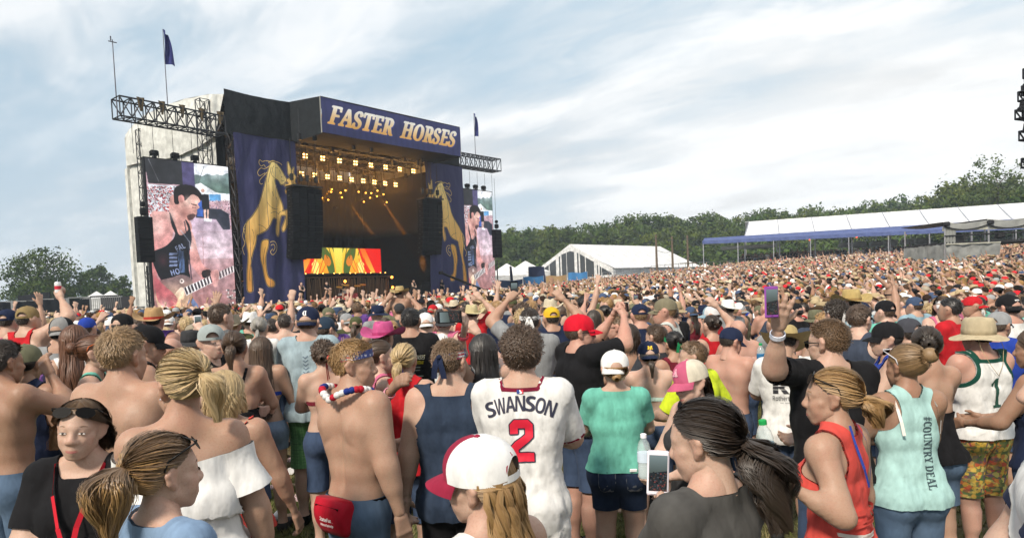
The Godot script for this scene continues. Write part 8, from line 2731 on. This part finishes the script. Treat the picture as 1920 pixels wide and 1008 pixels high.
func phone(at: Vector3, away: Vector3, label: String, case: Color, wide := false, up := Vector3.UP, tall := 0.142) -> void:
	var o := thing("smartphone", label, "phone", at)
	var z := -away.normalized()
	var y := (up - z * up.dot(z)).normalized()
	var b := Basis(y.cross(z), y, z)
	if wide: b = b * Basis(Vector3.BACK, PI / 2)
	o.basis = b
	put(o, "case", box_mesh(Vector3(0.072, tall, 0.010), 0.0045), mat(case, 0.4))
	var im := blank(128, 256, Color8(36, 42, 48))
	fill_poly(im, pts_of("0,0 128,0 128,110 0,130"), Color8(110, 128, 136), Color8(70, 82, 84), 0, 130)
	var r := RandomNumberGenerator.new()
	r.seed = label.hash()
	for k in 90: im.fill_rect(Rect2i(r.randi() % 128, 120 + r.randi() % 136, 4 + r.randi() % 8, 3 + r.randi() % 8), [Color8(90, 70, 60), Color8(24, 24, 30), Color8(70, 80, 90), Color8(120, 60, 60)][r.randi() % 4])
	var m := print_mat(im, 0.15)
	m.metallic_specular = 0.6
	put(o, "screen", sheet(0.060, tall * 0.80, 1, 1, func(_a: float, _b: float) -> Vector3: return Vector3.ZERO), m, Vector3(-0.030, tall * 0.40, 0.0062))
	var st := begin()
	lathe(st, [Vector2(0.0055, 0.0), Vector2(0.005, 0.0015)], 10, Transform3D(Basis(Vector3.RIGHT, PI / 2), Vector3(0, -tall * 0.45, 0.005)))
	put(o, "home_button", done(st), mat(case.darkened(0.2), 0.4))
func bottle(at: Vector3, label: String, lid: Color, water: Color, band: Color, tilt := 0.0) -> void:
	var o := thing("bottle", label, "bottle", at)
	o.rotation.z = tilt
	var glass := StandardMaterial3D.new()
	glass.albedo_color = Color(0.9, 0.96, 0.95, 0.22)
	glass.transparency = BaseMaterial3D.TRANSPARENCY_ALPHA
	glass.roughness = 0.08
	var st := begin()
	st.set_smooth_group(0)
	lathe(st, [Vector2(0.030, -0.10), Vector2(0.033, -0.09), Vector2(0.033, -0.045), Vector2(0.030, -0.035), Vector2(0.033, -0.02), Vector2(0.033, 0.045), Vector2(0.026, 0.075), Vector2(0.0135, 0.095), Vector2(0.0135, 0.105)], 18)
	put(o, "shell", done(st), glass)
	st = begin()
	lathe(st, [Vector2(0.028, -0.097), Vector2(0.0305, -0.085), Vector2(0.0305, 0.012), Vector2(0.030, 0.014)], 16)
	put(o, "drink", done(st), mat(water, 0.2))
	st = begin()
	lathe(st, [Vector2(0.0155, 0.100), Vector2(0.0155, 0.117), Vector2(0.012, 0.120)], 14)
	put(o, "lid", done(st), mat(lid, 0.5))
	st = begin()
	lathe(st, [Vector2(0.0338, -0.018), Vector2(0.0338, 0.028)], 18)
	put(o, "paper_label", done(st), mat(band, 0.5))
func can(at: Vector3, label: String, c: Color, c2: Color) -> void:
	var o := thing("drink_can", label, "can", at)
	var st := begin()
	lathe(st, [Vector2(0.026, -0.061), Vector2(0.033, -0.052), Vector2(0.033, 0.050), Vector2(0.027, 0.061)], 16)
	put(o, "shell", done(st), mat(c, 0.35, "", 0.3))
	st = begin()
	lathe(st, [Vector2(0.0335, -0.02), Vector2(0.0335, 0.02)], 16)
	put(o, "printed_band", done(st), mat(c2, 0.4))
	st = begin()
	lathe(st, [Vector2(0.026, 0.0), Vector2(0.024, 0.002)], 14, Transform3D(Basis(), Vector3(0, 0.061, 0)))
	put(o, "top", done(st), mat(Color(0.8, 0.8, 0.8), 0.3, "", 0.9))
func held_things() -> void:
	var eye := Vector3(0, EYE, 0)
	var p: Vector3 = hand_of(hero.phone, 0, 0.10)
	p = spot(1234, 886, 2.25)
	phone(p, Vector3(0.16, -0.05, -1), "white phone with dark screen held by the woman with the dark curly ponytail", Color(0.90, 0.88, 0.92), false, Vector3(0.04, 1, 0.1), 0.150)
	var cord := begin()
	var q := p + Vector3(0.004, -0.075, 0.012)
	for i in 6: add_tube(cord, q + Vector3(0.004 * i, -0.022 * i, 0.004 * i), q + Vector3(0.004 * (i + 1), -0.022 * (i + 1), 0.004 * (i + 1)), 0.0022, -1, 5)
	tag(put(self, "charging_cable", done(cord), mat(Color(0.92, 0.92, 0.92), 0.5)), "white cable hanging from the white phone", "cable")
	p = hand_of(hero.reacher, 0, 0.09)
	phone(spot(1447, 566, 3.22), Vector3(-0.2, 0.0, -1), "phone in a purple case held highest, by the bearded man's raised arm", lin(0.25, 0.07, 0.34), false, Vector3(0, 1, 0), 0.150)
	p = hand_of(hero.filmer, 0, 0.08)
	phone(spot(843, 594, 3.96), Vector3(0, 0.05, -1), "phone held sideways by the black haired woman, filming the stage", Color(0.10, 0.10, 0.11), true)
	phone(hand_of(hero.redcap, 1, 0.09), Vector3(1, 0.1, -0.3), "dark phone raised before the face of the man in the red cap", Color(0.06, 0.06, 0.07), true)
	phone(hand_of(hero.whiteband, 0, 0.10) + Vector3(0, 0.03, 0), Vector3(-0.2, 0, -1), "black phone held up by the man with the white cloth round his head", Color(0.03, 0.03, 0.04))
	bottle(spot(1437, 842, 2.66), "clear bottle with green lid and blue drink in the hand of the woman in coral", lin(0.02, 0.30, 0.08), lin(0.03, 0.10, 0.14), lin(0.05, 0.20, 0.30), 0.10)
	bottle(spot(1208, 858, 3.3), "water bottle with white lid beside the white phone", Color(0.9, 0.9, 0.92), lin(0.45, 0.52, 0.55), lin(0.55, 0.65, 0.75))
	bottle(hand_of(hero.bottleman, 1, 0.07) + Vector3(0, 0.05, 0), "bottle with green lid held by the shirtless man in the navy cap", lin(0.02, 0.28, 0.10), lin(0.06, 0.14, 0.18), lin(0.03, 0.15, 0.32))
	can(hand_of(hero.redtank, 1, 0.08) + Vector3(0, 0.05, 0), "white and red drink can raised by the man in the red tank top", Color(0.9, 0.9, 0.9), lin(0.5, 0.03, 0.05))
	can(hand_of(hero.navytank, 0, 0.05) + Vector3(0.03, 0.32, -0.12), "blue and white drink can left of the man in the navy tank top", lin(0.10, 0.28, 0.52), Color(0.9, 0.9, 0.9))
	var sp: Dictionary = hero.pack
	var pk := thing("backpack", "purple and black patterned backpack on the person in the black and grey cap", "backpack", sp.at * Vector3(0, 1.20, 0.175), sp.yaw)
	var r := RandomNumberGenerator.new()
	r.seed = 5
	var im := blank(256, 256, lin(0.02, 0.015, 0.05))
	for k in 120: disc(im, Vector2(r.randf() * 256, r.randf() * 256), r.randf_range(4, 20), [lin(0.10, 0.03, 0.20), lin(0.02, 0.02, 0.06), lin(0.05, 0.02, 0.14), lin(0.20, 0.08, 0.30)][r.randi() % 4])
	var m := print_mat(im, 0.8)
	m.texture_repeat = true; m.uv1_triplanar = true; m.uv1_scale = Vector3.ONE * 4.0
	put(pk, "bag", box_mesh(Vector3(0.30, 0.44, 0.16), 0.05), m)
	put(pk, "front_pocket", box_mesh(Vector3(0.24, 0.22, 0.06), 0.02), m, Vector3(0, -0.08, 0.10))
	for s in [-1.0, 1.0]: put(pk, "strap", tube_strip([Vector3(s * 0.11, 0.20, -0.06), Vector3(s * 0.12, 0.28, -0.13), Vector3(s * 0.12, 0.24, -0.24)], 0.05), mat(Color(0.05, 0.05, 0.06), 0.8))
	var bin := thing("drink_cooler", "pale grey cooler with a green lidded bottle on it, behind the woman in coral", "cooler", on_ground(spot(1625, 960, 3.3)), 0.2)
	put(bin, "body", box_mesh(Vector3(0.42, 0.52, 0.36), 0.04), mat(Color(0.78, 0.82, 0.82), 0.5), Vector3(0, 0.26, 0))
	put(bin, "lid", box_mesh(Vector3(0.44, 0.06, 0.38), 0.02), mat(Color(0.85, 0.87, 0.87), 0.5), Vector3(0, 0.552, 0))
	for k in 9:
		var g := on_ground(spot([548, 536, 556, 512, 540, 500, 760, 1170, 545][k], [846, 872, 900, 960, 940, 880, 960, 985, 830][k], [7.6, 7.0, 6.6, 5.9, 6.0, 7.0, 6.2, 5.9, 8.2][k]))
		var st := begin()
		if k % 3 == 0: lathe(st, [Vector2(0.030, 0.0), Vector2(0.033, 0.02), Vector2(0.040, 0.10), Vector2(0.041, 0.11)], 12, Transform3D(Basis(Vector3.RIGHT, 1.5).rotated(Vector3.UP, k), Vector3(0, 0.04, 0)))
		else: add_box(st, Vector3(-0.09, 0.004, -0.06), Vector3(0.09, 0.018, 0.06), Transform3D(Basis(Vector3.UP, k * 1.3).rotated(Vector3.RIGHT, 0.06), Vector3.ZERO))
		var o := put(self, ["plastic_cup", "flattened_carton", "food_tray"][k % 3], done(st), mat([Color(0.85, 0.85, 0.86), lin(0.4, 0.28, 0.2), Color(0.8, 0.7, 0.72)][k % 3], 0.6), g)
		tag(o, "%s lying on the trampled grass between the feet of the crowd" % ["clear cup", "brown flattened carton", "pale food tray"][k % 3], "litter", "litter on the grass")
func in_field(x: float, z: float) -> bool:
	var d := -z
	if d < 4.6 or x / d > 0.86 or x / d < -0.83: return false
	var q := Vector3(x, 0, z) - stage_origin
	var lx := q.dot(stage_along)
	var lz := q.dot(stage_out)
	if lx > -10.0 and lx < 33.0:
		if lz < 9.3: return false
	elif lx <= -10.0:
		if d > 54.0: return false
	elif d > 77.0 + maxf(0.0, x - 12.0) * 0.35: return false
	var m := Vector3(x - 31.5, 0, z + 91.0)
	if m.dot(Vector3(0.34, 0, -0.94)) > -4.2: return false
	var pl := spot(1772, 496, 48.0)
	if x > pl.x - 0.5 and x < pl.x + 9.0 and z > pl.z - 6.0 and z < pl.z + 0.9: return false
	return true
const TOPS := ["tshirt", "tshirt", "racer", "tank", "tshirt", "bare", "tank", "tshirt", "racer", "bikini"]
const TOP_COLOURS := ["white", "white", "white", "grey", "grey", "black", "black", "black", "navy", "navy", "red", "royal", "charcoal", "slate", "olive", "maroon", "sky", "denim", "camo", "stone", "teal", "charcoal", "pink", "cream", "green", "slate", "neon", "purple"]
const HAT_COLOURS := ["white", "white", "black", "black", "navy", "navy", "grey", "red", "camo", "charcoal", "denim", "olive", "tan", "stone"]
const POSES := [["cup", "cup"], ["down", "cup"], ["belly", "belly"], ["cup", "up"], ["up_bent", "cup"], ["up", "up_out"], ["phone", "phone"], ["cup", "phone"], ["clap", "clap"], ["up_out", "cup"]]
const POSE_WORDS := ["hands before chest", "one arm down", "arms folded", "right arm up", "left arm bent up", "both arms up", "filming two-handed", "right hand filming", "clapping", "left arm out"]
func build_crowd() -> void:
	var r := RandomNumberGenerator.new()
	r.seed = 2024
	var places := []
	var z := -4.6
	while z > -104.0:
		var step := 0.74 if z > -16.0 else 0.68
		var x := z * 0.84
		while x < -z * 0.87:
			var p := Vector3(x + r.randf_range(-0.24, 0.24), 0, z + r.randf_range(-0.22, 0.22))
			x += step
			if not in_field(p.x, p.z): continue
			if -p.z > 40.0 and r.randf() < 0.12: continue
			if -p.z < 7.2 and absf(spotless(p) - 528.0) < 34.0: continue
			var free := true
			if -p.z < 17.0:
				for w in walked:
					if Vector2(p.x - w.x, p.z - w.y).length() < (0.48 if -p.z > 6.0 else 0.56): free = false; break
			if free and -p.z < 10.0:
				var px := spotless(p)
				for sp in crew:
					if sp.depth > -p.z + 0.15 and sp.depth < 10.5 and absf(px - sp.column) < LENS * (0.20 / -p.z + 0.10 / sp.depth): free = false; break
			if free: places.append(p)
		z -= step * 0.92
	places.sort_custom(func(a: Vector3, b: Vector3) -> bool: return a.length_squared() < b.length_squared())
	var protos := []
	var list := []
	for k in 26:
		var top: String = TOPS[k % TOPS.size()]
		var fem: bool = top in ["racer", "bikini"] or (k % 5 == 1 and top != "bare")
		var pose: int = [0, 1, 6, 1, 7, 0, 2, 2, 0, 0, 1, 0, 2, 3, 0, 1, 0, 0, 2, 4, 0, 1, 0, 2, 0, 1][k]
		var raised := pose in [3, 4, 5, 9]
		list.append({female = fem, weight = [1.0, 1.1, 0.97, 1.2][k % 4], top = top, arm_l = POSES[pose][0], arm_r = POSES[pose][1], hand_l = "open" if raised else "hold", hand_r = "open" if raised else "hold", palm_l = Vector3(0.3, 0, -1), palm_r = Vector3(-0.3, 0, -1), cell = 0.022, head_size = "low", hand_size = "mid" if raised else "low", seed = k + 3, pose = pose, muscle = 0.5 if top == "bare" else 0.0, head_turn = [0.0, 0.3, -0.25, 0.1][k % 4], leg = [0.5, 0.1, 0.48][k % 3]})
	var pf := run_figures(list)
	for k in list.size(): protos.append([list[k], pf[k], meshes_of(pf[k])])
	var single := mini(300 - crew.size(), places.size())
	var said := {}
	for i in single:
		var p: Vector3 = on_ground(places[i])
		var px := spotless(p)
		var where := "far left" if px < 260 else "below left banner" if px < 560 else "before stage" if px < 780 else "below right banner" if px < 930 else "before gabled tent" if px < 1240 else "before wooden poles" if px < 1420 else "before marquee" if px < 1740 else "far right"
		var near := "near" if p.length() < 8.0 else "back"
		var pr: Array
		var sp: Dictionary
		var label := ""
		for t in 60:
			pr = protos[r.randi() % protos.size()]
			sp = pr[0].duplicate()
			sp.skin = ["pale", "fair", "fair", "tan", "tan", "burnt", "bronze"][r.randi() % 7]
			var tc: String = TOP_COLOURS[r.randi() % TOP_COLOURS.size()]
			sp.top_c = cloth(tc)
			sp.bottom_c = cloth(["denim", "jeans", "black", "tan", "stone", "navy"][r.randi() % 6])
			sp.hair_c = ["dark", "brown", "black", "light", "brown", "sand", "honey", "blond"][r.randi() % 8]
			var head := ""
			sp.erase("hat")
			if r.randf() < (0.26 if sp.female else 0.58):
				var hc: String = HAT_COLOURS[r.randi() % HAT_COLOURS.size()]
				sp.hat = ["cap", "cap_open", "cap", "cap_open", "trucker", "bucket", "straw", "headband"][r.randi() % 8]
				sp.hat_c = cloth(hc) if sp.hat != "straw" else shade(CLOTH[["tan", "cream", "white", "stone"][r.randi() % 4]])
				if sp.hat == "trucker": sp.hat_c2 = cloth("white")
				sp.hat_turn = [0.0, 180.0, 0.0, 168.0][r.randi() % 4] if sp.hat.begins_with("cap") or sp.hat == "trucker" else 0.0
				sp.hair = "nape" if not sp.female else ["ponytail", "long"][r.randi() % 2]
				var kind: String = {"cap": "cap", "cap_open": "open-backed cap", "trucker": "mesh cap", "bucket": "bucket hat", "straw": "straw hat", "headband": "headband"}[sp.hat]
				head = ("%s " % hc if sp.hat != "straw" else "") + kind + (" turned back" if sp.hat_turn > 90.0 else "")
			else:
				sp.hair = ["short", "crew", "curly", "crew"][r.randi() % 4] if not sp.female else ["long", "ponytail", "bun", "long"][r.randi() % 4]
				head = {"dark": "dark", "brown": "brown", "black": "black", "light": "light brown", "sand": "sandy", "honey": "honey", "blond": "blond"}[sp.hair_c] + " " + {"short": "short hair", "crew": "cropped hair", "curly": "curly hair", "long": "long hair", "ponytail": "ponytail", "bun": "hair bun"}[sp.hair]
			sp.hair_seed = 1 + r.randi() % 2
			var wears := "bare back" if sp.top == "bare" else "%s %s" % [tc, {"tshirt": "tee", "tank": "tank top", "racer": "racerback", "bikini": "bikini top"}[sp.top]]
			label = "%s, %s, %s, %s, %s" % [head, wears, POSE_WORDS[sp.pose], where, near]
			if not said.has(label): break
		said[label] = true
		sp.at = Transform3D()
		var t := thing("person", label, "person", p, stage_yaw(p) + r.randfn() * 0.38, "people standing in the crowd")
		t.scale = Vector3.ONE * (r.randf_range(0.93, 0.99) if sp.female else r.randf_range(0.97, 1.05))
		dress(t, pr[1], sp, pr[2])
		if sp.pose in [6, 7] and r.randf() < 0.75:
			var arm: Array = pr[1].arms[1]
			var at: Vector3 = t.transform * (arm[2] + (arm[2] - arm[1]).normalized() * 0.10 + Vector3(-0.04 if sp.pose == 6 else 0.0, 0.03, -0.01))
			phone(at, -t.transform.basis.z, "phone raised by: " + label.replace(" turned back", ""), [Color(0.05, 0.05, 0.05), Color(0.85, 0.85, 0.87), Color(0.3, 0.1, 0.3), Color(0.1, 0.2, 0.5)][r.randi() % 4], sp.pose == 6)
	var far := []
	for k in 40:
		var top: String = TOPS[r.randi() % TOPS.size()]
		var fem: bool = top in ["racer", "bikini"] or (r.randf() < 0.3 and top != "bare")
		var pose: int = [0, 2, 0, 1, 7, 0, 2, 2, 1, 8, 0, 3, 0, 0, 1, 2, 0, 1, 7, 0][k % 20]
		far.append({female = fem, weight = r.randf_range(0.95, 1.2), top = top, arm_l = POSES[pose][0], arm_r = POSES[pose][1], hand_l = "open", hand_r = "open", hand_size = "low", palm_l = Vector3(0.3, 0, -1), palm_r = Vector3(-0.3, 0, -1), cell = 0.036, head_size = "far", seed = k + 60, head_turn = r.randf_range(-0.7, 0.7), leg = [0.5, 0.1][k % 2]})
	var ff := run_figures(far)
	var meshes := []
	for k in far.size():
		var c := Locks.new()
		var add := func(v: PackedVector3Array, n: PackedVector3Array, ix: PackedInt32Array, tone: Color, per = null, at := Transform3D()) -> void:
			var base := c.v.size()
			for i in v.size():
				c.v.append(at * v[i]); c.n.append((at.basis * n[i]).normalized())
				c.c.append(tone * per[i] if per != null else tone)
			for i in ix: c.ix.append(base + i)
		var f: Dictionary = ff[k]
		add.call(f.skin[0], f.skin[1], f.skin[2], SKIN[["pale", "fair", "fair", "tan", "tan", "bronze"][k % 6]], f.skin[3])
		if f.has("top"): add.call(f.top[0], f.top[1], f.top[2], CLOTH[TOP_COLOURS[(k * 7) % TOP_COLOURS.size()]])
		add.call(f.bottom[0], f.bottom[1], f.bottom[2], CLOTH[["denim", "jeans", "black", "stone"][k % 4]])
		var fem: bool = far[k].female
		var hatted := r.randf() < (0.25 if fem else 0.55)
		var h := hair_arrays(["long", "ponytail", "bun"][k % 3] if fem else "nape" if hatted else ["short", "crew"][k % 2], 36, 0.03, 5 + k)
		add.call(h[0], h[1], h[2], HAIR[["dark", "brown", "black", "light", "sand", "honey", "brown"][k % 7]], h[3], f.head)
		if hatted:
			var straw := k % 7 == 3
			var tone: Color = CLOTH[HAT_COLOURS[(k * 5) % HAT_COLOURS.size()]] if not straw else CLOTH[["tan", "cream"][k % 2]]
			var spin := Basis(Vector3.UP, PI if k % 3 == 0 else 0.0)
			for g in (["straw_crown", "straw_brim"] if straw else ["crown", "bill"]):
				var a := gear_mesh(g).surface_get_arrays(0)
				add.call(a[Mesh.ARRAY_VERTEX], a[Mesh.ARRAY_NORMAL], a[Mesh.ARRAY_INDEX] if a[Mesh.ARRAY_INDEX] != null else PackedInt32Array(range(a[Mesh.ARRAY_VERTEX].size())), tone, null, f.head * Transform3D(spin, Vector3.ZERO))
		meshes.append(array_mesh(c.v, c.n, c.ix, c.c))
	var lots := []
	for k in far.size(): lots.append([])
	for i in range(single, places.size()):
		var p := on_ground(places[i])
		var yaw := stage_yaw(p) + r.randfn() * 0.4
		lots[r.randi() % far.size()].append(Transform3D(Basis(Vector3.UP, yaw).scaled(Vector3.ONE * r.randf_range(0.93, 1.06)), p))
	var crowd := thing("distant_crowd", "dense crowd filling the field between the near rows and the stage, tents and stands", "crowd")
	crowd.set_meta("kind", "stuff")
	fill_crowd(crowd, meshes, lots)
	for k in far.size(): lots[k] = []
	var a := Vector3(31.5, 0, -91.0)
	var dir := Vector3(0.94, 0, 0.34).normalized()
	var back := Vector3(0.34, 0, -0.94).normalized()
	var lift := ground_at(a.x, a.z) + 1.15
	for row in 4:
		var s := -1.0
		while s < 46.0:
			s += r.randf_range(0.5, 0.95)
			var p := a + dir * s + back * (1.4 + row * 0.9)
			p.y = lift
			lots[r.randi() % far.size()].append(Transform3D(Basis(Vector3.UP, stage_yaw(p) + r.randfn() * 0.5), p))
	for row in 3:
		var s := -3.0
		while s < 46.0:
			s += r.randf_range(0.5, 0.9)
			var p := on_ground(a + dir * s - back * (1.2 + row * 0.8))
			lots[r.randi() % far.size()].append(Transform3D(Basis(Vector3.UP, stage_yaw(p) + r.randfn() * 0.5), p))
	var deck := thing("viewing_deck_crowd", "rows of people under the white marquee on the raised viewing deck", "crowd")
	deck.set_meta("kind", "stuff")
	fill_crowd(deck, meshes, lots)
	var band := [[3.9, 3.4, 2, "guitarist in black at the left of the stage"], [6.4, 3.0, 0, "musician in black near the left banner"], [12.2, -2.9, 8, "drummer behind the red and white kit"], [16.0, 2.4, 4, "singer in dark clothes right of the drums"], [20.4, 1.5, 7, "musician in dark clothes at the right of the stage"]]
	for b in band:
		var pr: Array = protos[(b[2] * 3) % protos.size()]
		var sp: Dictionary = pr[0].duplicate()
		sp.merge({skin = "fair", top_c = cloth("black"), bottom_c = cloth("black"), hair = "short", hair_c = "dark"}, true)
		var t := at_stage("person", b[3], "person", b[0], 1.71, b[1])
		t.rotation.y = stage_turn() + PI
		dress(t, pr[1], sp, pr[2])
func spotless(p: Vector3) -> float:
	var c := view.inverse() * (p + Vector3.UP * 1.6 - Vector3(0, EYE, 0))
	return 960.0 + LENS * c.x / -c.z
func fill_crowd(parent: Node3D, meshes: Array, lots: Array) -> void:
	var m := mat(Color(1, 1, 1), 0.7, "tint")
	for k in meshes.size():
		if lots[k].is_empty(): continue
		var mm := MultiMesh.new()
		mm.transform_format = MultiMesh.TRANSFORM_3D
		mm.mesh = meshes[k]
		mm.instance_count = lots[k].size()
		for i in lots[k].size(): mm.set_instance_transform(i, lots[k][i])
		var o := MultiMeshInstance3D.new()
		o.name = "people"
		o.multimesh = mm
		o.material_override = m
		parent.add_child(o, true)
		o.set_meta("kind", "stuff")
